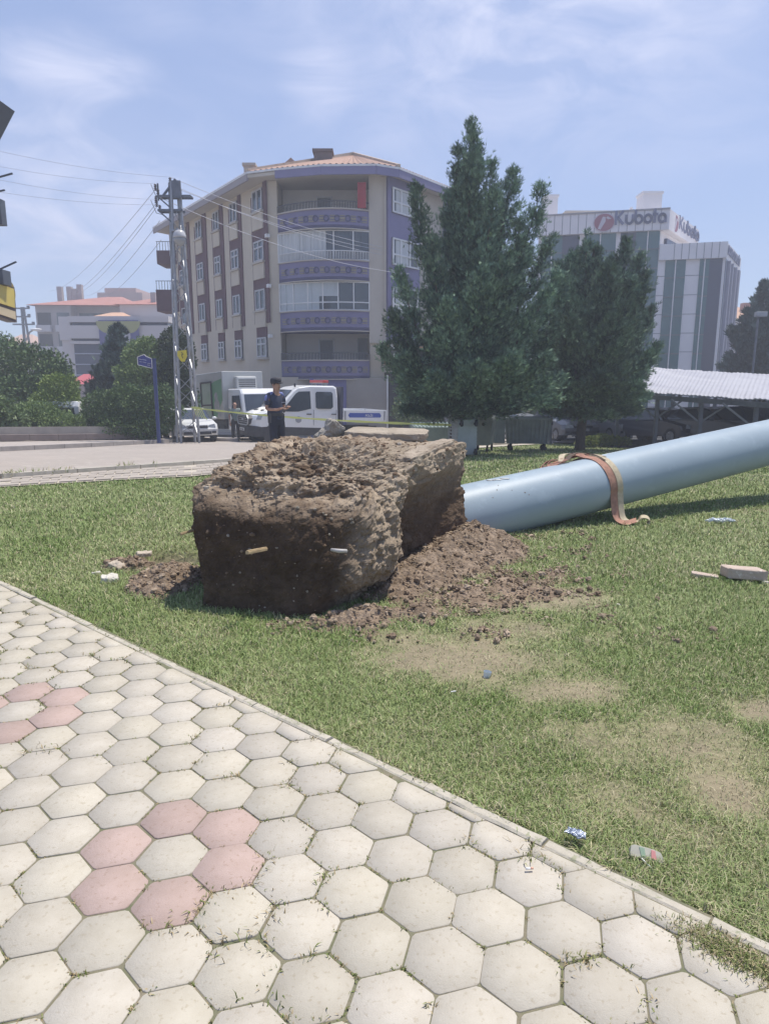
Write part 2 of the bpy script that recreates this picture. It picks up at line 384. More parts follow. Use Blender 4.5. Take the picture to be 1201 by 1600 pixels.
for i in range(-45, 46):
    for j in range(-45, 46):
        c = C0 + e1 * i + e2 * j
        if not (0.7 < c.y < 9.5 and -8 < c.x < 2.2) or wside(c.x, c.y) > 0.1 or wside(c.x, c.y) < -5.2: continue
        gap = rr.uniform(.0025, .0045); c = c + Vector((rr.uniform(-.0025, .0025), rr.uniform(-.0025, .0025))); aj = rr.uniform(-.012, .012)
        rad = cr_ - gap; poly = []
        for k in range(6):
            t = A0 + math.pi / 6 + k * math.pi / 3 + aj
            for dt in (-.055, .055):
                q = rad * (1 - .018) * rr.uniform(.985, 1.0)
                poly.append(c + Vector((math.cos(t + dt), math.sin(t + dt))) * q)
        poly = clip(poly, 0.055)
        if len(poly) < 3: continue
        ar = abs(sum(poly[k].x * poly[(k + 1) % len(poly)].y - poly[(k + 1) % len(poly)].x * poly[k].y for k in range(len(poly)))) / 2
        if ar < .0025: continue
        z = rr.uniform(-.0012, .0015); tx, ty = rr.uniform(-.007, .007), rr.uniform(-.007, .007); cc = sum(poly, Vector((0, 0))) / len(poly)
        b = len(V); n = len(poly)
        zt = lambda p: .034 + z + (p.x - cc.x) * tx + (p.y - cc.y) * ty
        for p in poly: V.append((p.x, p.y, 0.0))
        for p in poly: V.append((p.x, p.y, zt(p) - .003))
        for p in poly: q = cc + (p - cc) * .985; V.append((q.x, q.y, zt(q)))
        for k in range(n):
            l = (k + 1) % n; FS.append((b + k, b + l, b + n + l, b + n + k)); FS.append((b + n + k, b + n + l, b + 2 * n + l, b + 2 * n + k)); MI += [0, 0]
        FS.append(tuple(b + 2 * n + k for k in range(n))); MI.append(0)
        s = rr.uniform(.89, 1.05); base = (.485 * s, .445 * s, .37 * s * rr.uniform(.98, 1.03))
        if (i, j) in pink: base = (.43 * s, .325 * s, .285 * s)
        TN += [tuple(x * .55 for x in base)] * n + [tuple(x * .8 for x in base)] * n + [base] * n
FL = np.concatenate([np.array(f) for f in FS]); TT = np.array([len(f) for f in FS]); ST = np.concatenate([[0], np.cumsum(TT)[:-1]])
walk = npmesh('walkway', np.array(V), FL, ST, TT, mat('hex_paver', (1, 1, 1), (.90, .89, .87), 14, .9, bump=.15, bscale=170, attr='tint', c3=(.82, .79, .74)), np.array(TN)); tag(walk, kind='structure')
# bedding dirt in the joints
m = MB(); a = WA - wdir * 9; b = WB + wdir * 3
m.add([(a.x, a.y, .0305), (b.x, b.y, .0305), (b.x - wn.x * 6, b.y - wn.y * 6, .0305), (a.x - wn.x * 6, a.y - wn.y * 6, .0305)], [(0, 1, 2, 3)])
tag(m.build('walkway_bedding', mat('joint_dirt', (.22, .19, .135), (.13, .14, .075), 14, .95, bump=.5)), kind='structure')
# thin concrete edging strip
m = MB(); ln = (b - a).length; s0 = 0; rr = random.Random(5)
while s0 < ln:
    s1 = s0 + rr.choice((.5, .5, .48, .3)); p = a + wdir * (s0 + .004) - wn * .026; q = a + wdir * (s1 - .004) - wn * .026
    nseg = 7; zz = rr.uniform(-.004, .006); dx = rr.uniform(-.006, .006); prev = None; vs = []
    for k in range(nseg + 1):
        c = p.lerp(q, k / nseg) + wn * dx; w1 = .022 + .007 * noise.noise(c * 22); w2 = .022 + .010 * noise.noise(c * 17 + Vector((5, 0, 0))); zt = .036 + zz + .005 * noise.noise(c * 30)
        for (o_, z_) in ((-w1, -.02), (-w1, zt - .006), (-w1 * .6, zt), (w2 * .6, zt), (w2, zt - .008), (w2, -.02)): vs.append(c + wn * o_ + Vector((0, 0, z_)))
    fs = [(6 * k + i, 6 * k + (i + 1) % 6, 6 * k + 6 + (i + 1) % 6, 6 * k + 6 + i) for k in range(nseg) for i in range(6)] + [tuple(range(6)), tuple(6 * nseg + i for i in range(6))]
    m.add(vs, fs); s0 = s1
tag(m.build('walkway_edging', mat('edging_concrete', (.50, .455, .375), (.38, .35, .28), 9, .92, bump=.5, c3=(.3, .3, .2))), kind='structure')

# ------------------------------------------------------------------ grass blades
def blades(name, x, y, z, ln, wd, lean, colr, matl, label, cat):
    n = len(x); a = R.uniform(0, 2 * np.pi, n); ca, sa = np.cos(a), np.sin(a); b = a + R.normal(0, 1.2, n) + np.pi / 2
    lx, ly = np.cos(b), np.sin(b); base = np.stack([x, y, z], -1); side = np.stack([ca, sa, 0 * ca], -1) * wd[:, None] * .5
    up = np.stack([lx * lean, ly * lean, np.sqrt(np.maximum(1 - lean ** 2, .05))], -1) * ln[:, None]
    mid = base + up * .55 + np.array([0, 0, 1]) * (ln * .08)[:, None]; tip = base + up + np.stack([lx, ly, 0 * lx], -1) * (ln * .25)[:, None] - np.array([0, 0, 1]) * (ln * .10 * (1 + lean * 2))[:, None]
    V = np.stack([base - side, base + side, mid + side * .8, mid - side * .8, tip], 1).reshape(-1, 3)
    k = np.arange(n)[:, None] * 5; lp = np.concatenate([k + np.array([0, 1, 2, 3]), k + np.array([3, 2, 4])], 1).ravel()
    st = (np.arange(n)[:, None] * 7 + np.array([0, 4])).ravel(); tt = np.tile([4, 3], n)
    o = npmesh(name, V, lp, st, tt, matl, np.repeat(colr, 5, 0)); tag(o, label, cat, kind='stuff'); return o
grassm = mat('grass_blade', (1, 1, 1), None, rough=.55, spec=.25, attr='tint')
def grasscol(x, y, n, sm):
    k = np.clip(vfbm(x, y, 1.6, 3, 40) * 1.6 - .3 + R.normal(0, .16, n), 0, 1)[:, None]
    dark = np.array([.17, .25, .065]); light = np.array([.33, .39, .165]); straw = np.array([.56, .50, .31])
    c = dark * (1 - k) + light * k; s = (R.random(n) < (.13 + .45 * sm + .16 * (vfbm(x, y, .9, 3, 77) > .52)))[:, None]
    return np.where(s, straw * R.uniform(.6, 1.05, (n, 1)), c) * R.uniform(.8, 1.15, (n, 1))
def lawnpts(n, y0, y1, pw, dens=1.0):
    u = R.random(n); y = (y0 ** (1 - pw) + u * (y1 ** (1 - pw) - y0 ** (1 - pw))) ** (1 / (1 - pw)); x = (R.random(n) * 2 - 1) * (.85 * y + .9)
    k = (wside(x, y) > .004 * 0 + R.uniform(0, .02, n)) & (y < yfar(x) - .02); x, y = x[k], y[k]; sm = soilmask(x, y); n1 = vfbm(x, y, 9, 3, 60)
    k = R.random(len(x)) < np.clip(1.05 - .8 * sm, .3, 1) * np.clip(.5 + n1, .4, 1); dp = ((x - PITC.x) / .26) ** 2 + ((y - PITC.y) / .22) ** 2 > 1; k &= dp
    return x[k], y[k], sm[k]
x, y, sm = lawnpts(780000, 1.2, 12.5, 1.55)
n = len(x); sc_ = np.clip(y / 3.2, .75, 3.2); ln = R.uniform(.022, .05, n) * (1 + .5 * (vfbm(x, y, 2.5, 3, 8) - .4)) * np.clip(sc_ ** .25, .9, 1.3) * (1 - .3 * sm)
blades('grass', x, y, lawnz(x, y), ln, R.uniform(.0022, .0042, n) * sc_, np.clip(R.normal(.62, .22, n), .05, .93), grasscol(x, y, n, sm), grassm, 'short mown lawn grass with worn patches round the toppled block', 'grass')
x, y, sm = lawnpts(85000, 12.0, 32, 1.3); n = len(x)
blades('grass', x, y, lawnz(x, y), R.uniform(.04, .075, n), R.uniform(.012, .026, n), np.clip(R.normal(.4, .2, n), .05, .9), grasscol(x, y, n, sm), grassm, 'lawn grass under the conifers beyond the fallen pole', 'grass')
# weeds and grass tufts in the paving joints
WX, WY = [], []
for k in range(60000):
    i, j = rnd.randint(-40, 40), rnd.randint(-40, 40); c = C0 + e1 * i + e2 * j; t = A0 + math.pi / 6 + rnd.randint(0, 5) * math.pi / 3
    p0 = c + Vector((math.cos(t), math.sin(t))) * cr_; p1 = c + Vector((math.cos(t + math.pi / 3), math.sin(t + math.pi / 3))) * cr_; p = p0.lerp(p1, rnd.random())
    if wside(p.x, p.y) > -.03 or p.y < .9 or p.y > 6 or abs(p.x) > .62 * p.y + .3: continue
    WX.append(p.x); WY.append(p.y)
WX = np.array(WX); WY = np.array(WY); nn = vfbm(WX, WY, 4.0, 2, 90) * .5 + vfbm(WX, WY, 17.0, 2, 91) * .5; k = nn > .40; WX, WY, nn = np.repeat(WX[k], 7), np.repeat(WY[k], 7), np.repeat(nn[k], 7)
WX = WX + R.normal(0, .0042, len(WX)) * (1 + np.maximum(nn - .52, 0) * 16); WY = WY + R.normal(0, .0042, len(WX)) * (1 + np.maximum(nn - .52, 0) * 16); n = len(WX)
c = grasscol(WX, WY, n, np.full(n, .5)) * np.array([.80, .70, .62])
blades('joint_weeds', WX, WY, np.full(n, .030), R.uniform(.005, .012, n) * (1 + np.maximum(nn - .52, 0) * 9), R.uniform(.003, .006, n) * np.clip(WY / 3, .8, 2), np.clip(R.normal(.6, .25, n), .1, .95), c, grassm, 'small weeds and grass growing in the joints of the hexagonal paving', 'weeds')
# overgrown gap beside the edging, lower right
gc = G(1142, 1508); n = 2600; u_ = R.normal(0, .075, n); v_ = R.normal(0, .026, n); ex = gc.x + wdir.x * u_ + wn.x * v_; ey = gc.y + wdir.y * u_ + wn.y * v_
blades('gap_weeds', ex, ey, np.full(n, .031), R.uniform(.010, .026, n), R.uniform(.002, .0035, n), np.clip(R.normal(.6, .25, n), .1, .95), grasscol(ex, ey, n, np.full(n, .6)) * np.array([.85, .78, .75]), grassm, 'patch of dry weeds filling a gap between pavers near the lower right', 'weeds')
# grass creeping over the edging
t = R.random(9000); n = len(t); s_ = t * 7 - 1.0; ex = WA.x + wdir.x * s_ ; ey = WA.y + wdir.y * s_; off = R.normal(.012, .022, n); ex = ex + wn.x * off; ey = ey + wn.y * off; k = vfbm(ex, ey, 6, 2, 33) > .5
ex, ey = ex[k], ey[k]; n = len(ex)
blades('edge_grass', ex, ey, np.full(n, .01), R.uniform(.03, .06, n), R.uniform(.003, .005, n), np.clip(R.normal(.55, .25, n), .1, .93), grasscol(ex, ey, n, np.full(n, .4)), grassm, 'ragged grass leaning over the concrete edging of the walkway', 'grass')
# weeds along the footpath kerb
ex = []; ey = []
for a, b in zip(pts[:-1], pts[1:]): pass
a_, b_ = Vector(RL[1]), Vector(RL[3])
t = R.random(2500); cl = vfbm(t * 40, t * 0, 1, 2, 5); t = t[cl > .55]; n = len(t); ex = RL[1][0] + (RL[2][0] - RL[1][0]) * t; 
px_ = np.interp(t, [0, .35, 1], [RL[1][0], RL[2][0], RL[3][0]]); py_ = np.interp(t, [0, .35, 1], [RL[1][1], RL[2][1], RL[3][1]]) + R.normal(0, .06, n)
blades('kerb_weeds', px_, py_, gv(py_) + .05, R.uniform(.05, .2, n) * R.random(n), R.uniform(.008, .018, n), np.clip(R.normal(.3, .2, n), .05, .9), grasscol(px_, py_, n, np.full(n, .5)), grassm, 'dry weeds growing along the kerb between footpath and road', 'weeds')
# ------------------------------------------------------------------ toppled pole with its foundation block
fp = thing('fallen_pole', 'long pale blue steel pole lying across the lawn, torn out with its earth-caked foundation', 'pole', (0.0, 5.4, 0.0))
bc = lambda px, py, z: (lambda v: Vector((v.x, v.y, z)))(G(px, py))
B0 = [Vector((-1.28, 4.42, -.10)), Vector((-.44, 4.12, -.10)), Vector((.74, 6.12, -.10)), Vector((-.98, 6.45, -.10))]
B1 = [Vector((-1.38, 4.56, .86)), Vector((-.20, 4.24, .80)), Vector((.72, 6.16, .95)), Vector((-1.02, 6.25, .97))]
def tri(u, v, w):
    a = B0[0].lerp(B0[1], u); b = B0[3].lerp(B0[2], u); lo = a.lerp(b, v); a = B1[0].lerp(B1[1], u); b = B1[3].lerp(B1[2], u); hi = a.lerp(b, v); p = lo.lerp(hi, w)
    bul = math.sin(math.pi * min(max(u, 0), 1)) * math.sin(math.pi * min(max(v, 0), 1)); p.z += .10 * bul * w ** 6
    return p
NB_ = 150; vid = {}; bv = []; bf = []; bt = []
def vert(i, j, k):
    key = (i, j, k)
    if key not in vid:
        u, v, w = i / NB_, j / NB_, k / 90
        def rd(a, r=.035):   # round the edges
            return a
        p = tri(u, v, w); c = tri(.5, .5, .5); e = 0
        eu = min(u, 1 - u); ev = min(v, 1 - v); ew = 1 - w if w > .5 else 1
        near = sorted((eu, ev, ew))[1]                       # second smallest = distance to an edge
        rnd_ = max(0, .16 - near) / .16; p = p.lerp(c, .085 * rnd_ ** 2 * (1 - .75 * min(1, v * 1.6)) * (1 - .3 * (u > .9)))
        top = w > .97; n = Vector(((u - .5) * (eu < .02) * 2, 0, 0))
        # outward direction
        d = (p - c); d.z *= .6; d.normalize()
        big = fbm(p * 2.3, 4, .5); med = fbm(p * 7.0 + Vector((3, 0, 0)), 4, .6); rid = 1 - abs(noise.noise(p * 13)) * 2; fine = fbm(p * 34, 3, .6)
        amp = 1.0
        sm_ = lambda a, lo, hi: (lambda t: t * t * (3 - 2 * t))(min(1, max(0, (a - lo) / (hi - lo))))
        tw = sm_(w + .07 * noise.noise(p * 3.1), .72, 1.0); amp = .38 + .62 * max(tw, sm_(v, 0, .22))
        if u < .5: p = p + Vector((.10 * (1 - u * 2) * tw, 0, 0))
        if v < .5: p = p + Vector((0, .15 * (1 - v * 2) ** 2 * tw ** 1.5 * (1 + .6 * noise.noise(p * 2.7)), 0)); p.z -= .05 * (1 - v * 2) ** 2.5 * tw
        right = (i == NB_)
        dis = .065 * big * amp + .050 * med * amp + .016 * rid * amp + .014 * fine * amp
        dis += tw * (.045 * abs(noise.noise(p * 5.2)) + .026 * abs(noise.noise(p * 14)) + .015 * abs(noise.noise(p * 31)) - .02)
        if right:     # lit bulge near the viewer, recess with overhanging rim towards the pole
            sft = 1 / (1 + math.exp(-(v - .42 + .08 * noise.noise(p * 4)) * 22)); top_ = 1 / (1 + math.exp(-(w - .80 + .05 * noise.noise(p * 3)) * 26))
            f_ = sm_(v, 0, .16); dis += f_ * (-.17 * sft * (1 - top_) * min(1, (1 - v) * 6) + .17 * (1 - sft) * sm_(w, .15, .38) * (1 - .9 * sm_(w, .42, 1.0)) - .12 * (1 - sft) * max(0, .28 - w) / .28 + .03 * noise.noise(p * 9))
            dis += f_ * .02 * abs(noise.noise(Vector((p.x * 6, p.y * 6, p.z * 22))))
        p = p + d * dis
        if j == 0: p.z += 0
        lim = .012
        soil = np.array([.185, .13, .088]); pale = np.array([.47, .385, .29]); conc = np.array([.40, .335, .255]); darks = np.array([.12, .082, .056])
        a = min(max(.5 + .9 * fbm(p * 5, 4, .6), 0), 1); c_ = soil * (1 - a) + darks * a; c_ = c_ * (.62 + .38 * max(tw, sm_(v, .1, .5)))  # front face below the top darkened in colour, painting in its shade
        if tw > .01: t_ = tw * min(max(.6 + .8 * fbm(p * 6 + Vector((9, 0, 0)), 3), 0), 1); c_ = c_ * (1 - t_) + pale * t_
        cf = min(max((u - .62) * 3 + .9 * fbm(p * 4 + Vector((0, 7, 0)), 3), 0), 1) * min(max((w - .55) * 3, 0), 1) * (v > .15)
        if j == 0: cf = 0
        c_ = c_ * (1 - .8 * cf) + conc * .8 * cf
        if right: q9 = .6 * sm_(v, 0, .15) * (1 - sm_(v, .35, .55)); c_ = c_ * (1 - q9) + pale * q9  # near strip of the right face painted paler, as if sunlit
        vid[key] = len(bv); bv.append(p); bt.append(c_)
    return vid[key]
for i in range(NB_):
    for j in range(NB_): bf.append((vert(i, j, 90), vert(i + 1, j, 90), vert(i + 1, j + 1, 90), vert(i, j + 1, 90)))
for i in range(NB_):
    for k in range(90):
        bf.append((vert(i, 0, k), vert(i + 1, 0, k), vert(i + 1, 0, k + 1), vert(i, 0, k + 1))); bf.append((vert(i + 1, NB_, k), vert(i, NB_, k), vert(i, NB_, k + 1), vert(i + 1, NB_, k + 1)))
        bf.append((vert(0, i + 1, k), vert(0, i, k), vert(0, i, k + 1), vert(0, i + 1, k + 1))); bf.append((vert(NB_, i, k), vert(NB_, i + 1, k), vert(NB_, i + 1, k + 1), vert(NB_, i, k + 1)))
BM_ = [Vector(p) for p in bv]
# pebbles and clods sticking to it (same mesh)
mb = MB(); mb.v = list(bv); mb.f = list(bf); mb.mi = [0] * len(bf); tn = [tuple(c) for c in bt]; rr = random.Random(2)
for q_ in range(2600):
    v = rr.randrange(len(BM_)); p = BM_[v]; topz = p.z > .74
    if not topz and rr.random() > .30: continue
    r = rr.uniform(.003, .011) if rr.random() > .12 else rr.uniform(.010, .026)
    if not topz: r *= .6
    b0 = len(mb.v); mb.blob(p + Vector((0, 0, r * .2)), (r * rr.uniform(.8, 1.4), r * rr.uniform(.8, 1.3), r * rr.uniform(.6, 1)), q_, .5, 1)
    cc = [(.33, .25, .18), (.24, .17, .115), (.40, .36, .31), (.17, .115, .08)][rr.choices(range(4), (4, 5, 1, 4))[0]]; s = rr.uniform(.8, 1.15); tn += [tuple(x * s for x in cc)] * (len(mb.v) - b0)
earthm = mat('block_earth', (1, 1, 1), (.72, .70, .68), 18, .97, bump=.8, bscale=70, attr='tint', spec=.1, c3=(1.15, 1.1, 1.05))
for q_ in range(16):      # pale chips showing in the shaded front face
    c_ = P(rr.uniform(340, 560), rr.choice((rr.uniform(765, 800), rr.uniform(790, 930))), 4.24 + rr.uniform(-.02, .04)); near_ = min(BM_, key=lambda a: (a - c_).length_squared)
    b0 = len(mb.v); mb.blob(near_, (rr.uniform(.006, .013), .008, rr.uniform(.004, .009)), q_, .6, 2); tn += [(.36, .32, .26)] * (len(mb.v) - b0)
for q_ in range(22):      # torn roots
    c_ = BM_[rr.randrange(len(BM_))]; d_ = (c_ - Vector((0, 5.4, .5))).normalized(); b0 = len(mb.v); mb.tube([c_ - d_ * .02, c_ + d_ * .03 + Vector((rr.uniform(-.02, .02), 0, -.01)), c_ + d_ * .05 + Vector((rr.uniform(-.04, .04), 0, -.04))], [.003, .0022, .001], 5); tn += [(.20, .15, .10)] * (len(mb.v) - b0)
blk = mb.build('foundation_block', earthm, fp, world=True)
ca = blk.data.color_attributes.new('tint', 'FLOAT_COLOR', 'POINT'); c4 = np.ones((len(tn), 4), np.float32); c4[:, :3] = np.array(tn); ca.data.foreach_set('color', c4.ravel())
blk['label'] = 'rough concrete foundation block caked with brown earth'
# concrete ridge, slabs and shards on its top
concm = mat('broken_concrete', (.42, .39, .34), (.30, .27, .22), 9, .95, bump=.8, bscale=45, c3=(.5, .47, .42))
def chunk(name, c, d, rz, tilt, seed, m_=None, parent=fp, world=True, n=14, amp=.02, lab=None, loc=None):
    bm = bmesh.new(); bmesh.ops.create_cube(bm, size=1); bmesh.ops.subdivide_edges(bm, edges=bm.edges[:], cuts=n, use_grid_fill=True)
    Rm = Matrix.Rotation(rz, 3, 'Z') @ Matrix.Rotation(tilt[0], 3, 'X') @ Matrix.Rotation(tilt[1], 3, 'Y'); mb = MB(); vs = []
    for v in bm.verts:
        q = Vector((v.co.x * d[0], v.co.y * d[1], v.co.z * d[2])); e = [abs(v.co.x), abs(v.co.y), abs(v.co.z)]; e.sort(); k = max(0, e[1] - .36) / .14
        q *= (1 - .10 * k * k); s = Vector((seed * 3.7, seed, 0)); q += q.normalized() * (amp * fbm(q * 9 + s, 3) + amp * .5 * fbm(q * 30 + s, 2)); vs.append(Rm @ q + Vector(c))
    mb.add(vs, [tuple(v.index for v in f.verts) for f in bm.faces]); bm.free()
    return mb.build(name, m_ or concm, parent, world=world and parent is not None, loc=loc, label=lab)
pk = P(510, 664, 6.3); chunk('concrete_shard', (pk.x + .03, 6.3, pk.z - .07), (.15, .12, .22), .5, (.3, .55), 3, lab='pale upright concrete shard on top of the block')
chunk('concrete_slab', (P(605, 682, 6.3).x, 6.3, 1.0), (.72, .45, .07), -.15, (.04, .02), 5, mat('dusty_slab', (.42, .36, .28), (.30, .25, .19), 7, .95, bump=.9, bscale=40))
chunk('concrete_rim', (P(648, 700, 5.7).x + .10, 5.62, .885), (.16, 1.0, .13), -.42, (.06, .0), 7, mat('tan_concrete', (.40, .335, .26), (.26, .205, .15), 8, .95, bump=.9, bscale=40), amp=.045)
wood = mat('old_wood', (.50, .38, .22), (.34, .25, .14), 8, .85, bump=.4, stretch=(1, 1, 8))
for a, b, w_ in ((P(386, 864, 4.06), P(416, 858, 4.28), .022), (P(282, 835, 4.50), P(306, 828, 4.62), .016)):
    m_ = MB(); m_.bar(a, b, w_, w_ * .8); m_.bar(a + Vector((0, 0, w_ * .55)), b + Vector((0, 0, w_ * .5)), w_ * .55, w_ * .35); m_.build('wooden_stake', wood, fp, world=True, bevel=.002)
m_ = MB(); m_.tube([P(518, 859, 4.12), P(530, 861, 4.06), P(541, 861, 4.10)], [.010, .013, .012], 10); m_.build('pipe_stub', mat('grey_pvc', (.42, .40, .38), None, rough=.6), fp, world=True, smooth=True)
# the shaft
PA = Vector((.80, 6.62, .185)); PB = Vector((4.8, 8.62, .71)); pd = (PB - PA).normalized(); side = Vector((pd.y, -pd.x, 0)).normalized(); upn = side.cross(pd)
if upn.z < 0: upn = -upn
polem = mat('pale_blue_paint', (.315, .385, .435), (.285, .35, .40), 1.2, .45, bump=.05, bscale=5, spec=.3, c3=(.335, .405, .455))
def prad(t): return .298 - .0045 * t
ts = np.linspace(-.75, 12, 60); m_ = MB(); n = 96; vs = []; fs = []
for t in ts:
    for k in range(n):
        a = 2 * math.pi * k / n; vs.append(PA + pd * t + (side * math.sin(a) + upn * math.cos(a)) * prad(t))
for i in range(len(ts) - 1):
    for k in range(n): fs.append((i * n + k, i * n + (k + 1) % n, (i + 1) * n + (k + 1) % n, (i + 1) * n + k))
fs += [tuple(range(n))[::-1], tuple((len(ts) - 1) * n + k for k in range(n))]; m_.add(vs, fs); m_.build('pole_shaft', polem, fp, world=True, smooth=True)
m_ = MB(); m_.tube([PA + pd * t + (upn * math.cos(-.5) + side * math.sin(-.5)) * (prad(t) + .004) for t in np.linspace(1.5, 12, 20)], .009, 8); m_.build('weld_seam', mat('seam_paint', (.42, .50, .56), None, rough=.4), fp, world=True, smooth=True)
mud = mat('dried_mud', (.22, .16, .11), (.30, .23, .17), 20, .95)
for k in range(7): m_ = MB(); t = .05 + abs(rnd.gauss(0, 1)) * .5; a = rnd.uniform(.1, 1.7); m_.blob(PA + pd * t + (upn * math.cos(a) + side * math.sin(a)) * (prad(t) - .001), (rnd.uniform(.004, .012), rnd.uniform(.004, .008), rnd.uniform(.003, .006)), k, .5, 2); m_.build('mud_spatter', mud, fp, world=True, smooth=True)
for k, t in enumerate((.30, .36, .44)): m_ = MB(); a = .10 + .05 * k; m_.blob(PA + pd * t + (upn * math.cos(a) + side * math.sin(a)) * (prad(t) + .0005), (.045, .02, .0035), k, .5, 3); m_.build('plaster_splash', mat('splash', (.62, .62, .60), None, rough=.9), fp, world=True, smooth=True)

# ------------------------------------------------------------------ loose earth
def heap(name, x0, x1, y0, y1, st, hf, label, seed, clods, clipf=None):
    xs = np.arange(x0, x1, st); ys = np.arange(y0, y1, st); V = []; C = []; ok = {}
    for j, y in enumerate(ys):
        for i, x in enumerate(xs):
            h = hf(x, y); p = Vector((x, y, 0)); det = 0
            if h > -.02: det = .050 * abs(noise.noise(p * 7 + Vector((seed, 0, 0)))) + .040 * abs(noise.noise(p * 17)) + .022 * abs(noise.noise(p * 38)) + .02 * noise.noise(p * 4) - .012
            V.append((x, y, g(y) + h + det * min(1, max(0, (h + .02) * 14)) - .004)); a = min(max(.5 + .8 * fbm(p * 7 + Vector((0, 0, seed)), 4), 0), 1)
            C.append(np.array([.38, .295, .22]) * (1 - a) + np.array([.225, .17, .122]) * a)
    nx = len(xs); F_ = []
    for j in range(len(ys) - 1):
        for i in range(nx - 1):
            q = (j * nx + i, j * nx + i + 1, (j + 1) * nx + i + 1, (j + 1) * nx + i)
            if max(hf(xs[i], ys[j]), hf(xs[i + 1], ys[j + 1])) > -.015: F_.append(q)
    mb = MB(); mb.v = [Vector(v) for v in V]; mb.f = F_; mb.mi = [0] * len(F_); tn = [tuple(c) for c in C]; rr = random.Random(seed)
    for k in range(clods):
        x = rr.uniform(x0, x1); y = rr.uniform(y0, y1); h = hf(x, y)
        if h < -.012 + rr.random() * .012 or h > 1: continue
        r = rr.uniform(.004, .011) if rr.random() > .12 else rr.uniform(.011, .024)
        b0 = len(mb.v); mb.blob((x, y, g(y) + max(h, 0) + .012 + r * .3), (r * rr.uniform(.8, 1.3), r * rr.uniform(.8, 1.3), r * rr.uniform(.6, 1)), k, .55, 1 if r < .015 else 2)
        s = rr.uniform(.8, 1.25); cc = [(.34, .265, .19), (.26, .195, .14), (.42, .335, .25)][rr.randrange(3)]; tn += [tuple(q * s for q in cc)] * (len(mb.v) - b0)
    o = mb.build(name, earthm); ca = o.data.color_attributes.new('tint', 'FLOAT_COLOR', 'POINT'); c4 = np.ones((len(tn), 4), np.float32); c4[:, :3] = np.array(tn); ca.data.foreach_set('color', c4.ravel())
    return tag(o, label, 'soil', kind='stuff')
def seg(p, a, b):
    a = Vector(a); b = Vector(b); p = Vector(p); t = max(0, min(1, (p - a).dot(b - a) / (b - a).length_squared)); return (p - a.lerp(b, t)).length, t
s1 = (.05, 4.75); s2 = (.80, 5.95)
def hright(x, y):
    d, t = seg((x, y), s1, s2); w = .37 + .15 * t; h = (.10 + .18 * t) * (1 - d / w) ** 1.0 if d < w else 0
    d2, t2 = seg((x, y), (.35, 4.55), (1.15, 4.95)); h2 = .04 * (1 - d2 / .46)
    d3, t3 = seg((x, y), (-.38, 4.05), (.2, 4.25)); h3 = .07 * (1 - d3 / .2)
    return max(h, h2, h3) - .012 + .03 * noise.noise(Vector((x * 4, y * 4, 2)))
heap('loose_earth', -.75, 2.0, 3.75, 6.7, .014, hright, 'crumbly brown earth spilled beside the right face of the toppled block', 4, 6500)
lc = G(258, 908)
def hleft(x, y):
    dx = (x - lc.x - .03) / .29; dy = (y - lc.y + .04) / .42; c, s = math.cos(.25), math.sin(.25); q = math.hypot(dx * c + dy * s, -dx * s + dy * c)
    l2 = G(205, 885); q2 = math.hypot((x - l2.x) / .24, (y - l2.y) / .16)
    return max(.11 * (1 - q ** 2), .06 * (1 - q2 ** 2)) + .03 * noise.noise(Vector((x * 6, y * 6, 5))) - .012 - .10 * math.exp(-(((x - PITC.x - .03) / .22) ** 2 + ((y - PITC.y - .05) / .16) ** 2))
heap('spilled_earth', lc.x - .75, lc.x + .55, lc.y - .5, lc.y + .7, .013, hleft, 'patch of churned brown earth left of the toppled block', 9, 2600)

# stones and rubble
def stone(name, px, py, d, rz, tilt, seed, label, m_=None, amp=.012, dz=0, group=None):
    c = G(px, py); o = chunk(name, (c.x, c.y, c.z + d[2] * .45 + dz), d, rz, tilt, seed, m_, None, amp=amp, loc=(c.x, c.y, c.z)); return tag(o, label, 'stone', group)
palec = mat('pale_rubble', (.66, .63, .56), (.5, .46, .4), 12, .95, bump=.6)
stone('concrete_chunk', 172, 909, (.13, .09, .05), .2, (.1, .1), 1, 'whitish concrete chunk lying on the grass, lower of two left of the earth patch', palec, .02)
stone('concrete_chunk', 186, 888, (.15, .10, .045), -.5, (.1, .2), 2, 'pale brown concrete chunk behind the whitish one at the tip of the earth patch', mat('tan_rubble', (.52, .45, .36), (.38, .31, .24), 10, .95, bump=.6), .02)
stone('rubble_flake', 150, 897, (.07, .035, .02), .6, (0, 0), 3, 'small flat pale flake at the far left end of the rubble', palec)
stone('clod_of_earth', 226, 868, (.12, .07, .035), .3, (.1, 0), 12, 'thin pale crust of earth on the rim of the pit', mat('tan_rubble', (.52, .45, .36)), .02)
blockm = mat('kerb_block_stone', (.50, .40, .33), (.42, .33, .27), 5, .9, bump=.35, bscale=50, c3=(.58, .50, .43))
stone('stone_block', 1160, 905, (.29, .19, .085), -.10, (-.10, .06), 21, 'large tan stone block lying on the grass near the fallen pole', blockm, .004, .012)
stone('stone_offcut', 1100, 903, (.19, .065, .035), -.35, (.05, .08), 22, 'narrow tan stone offcut beside the large stone block', blockm, .004)
stone('stone_crumb', 1196, 912, (.05, .04, .025), .3, (0, 0), 23, 'small pale crumb of stone right of the large stone block', palec)
stone('stone_crumb', 967, 947, (.022, .018, .012), .3, (0, 0), 24, 'tiny white chip on the grass midway between the block and the stone', palec)
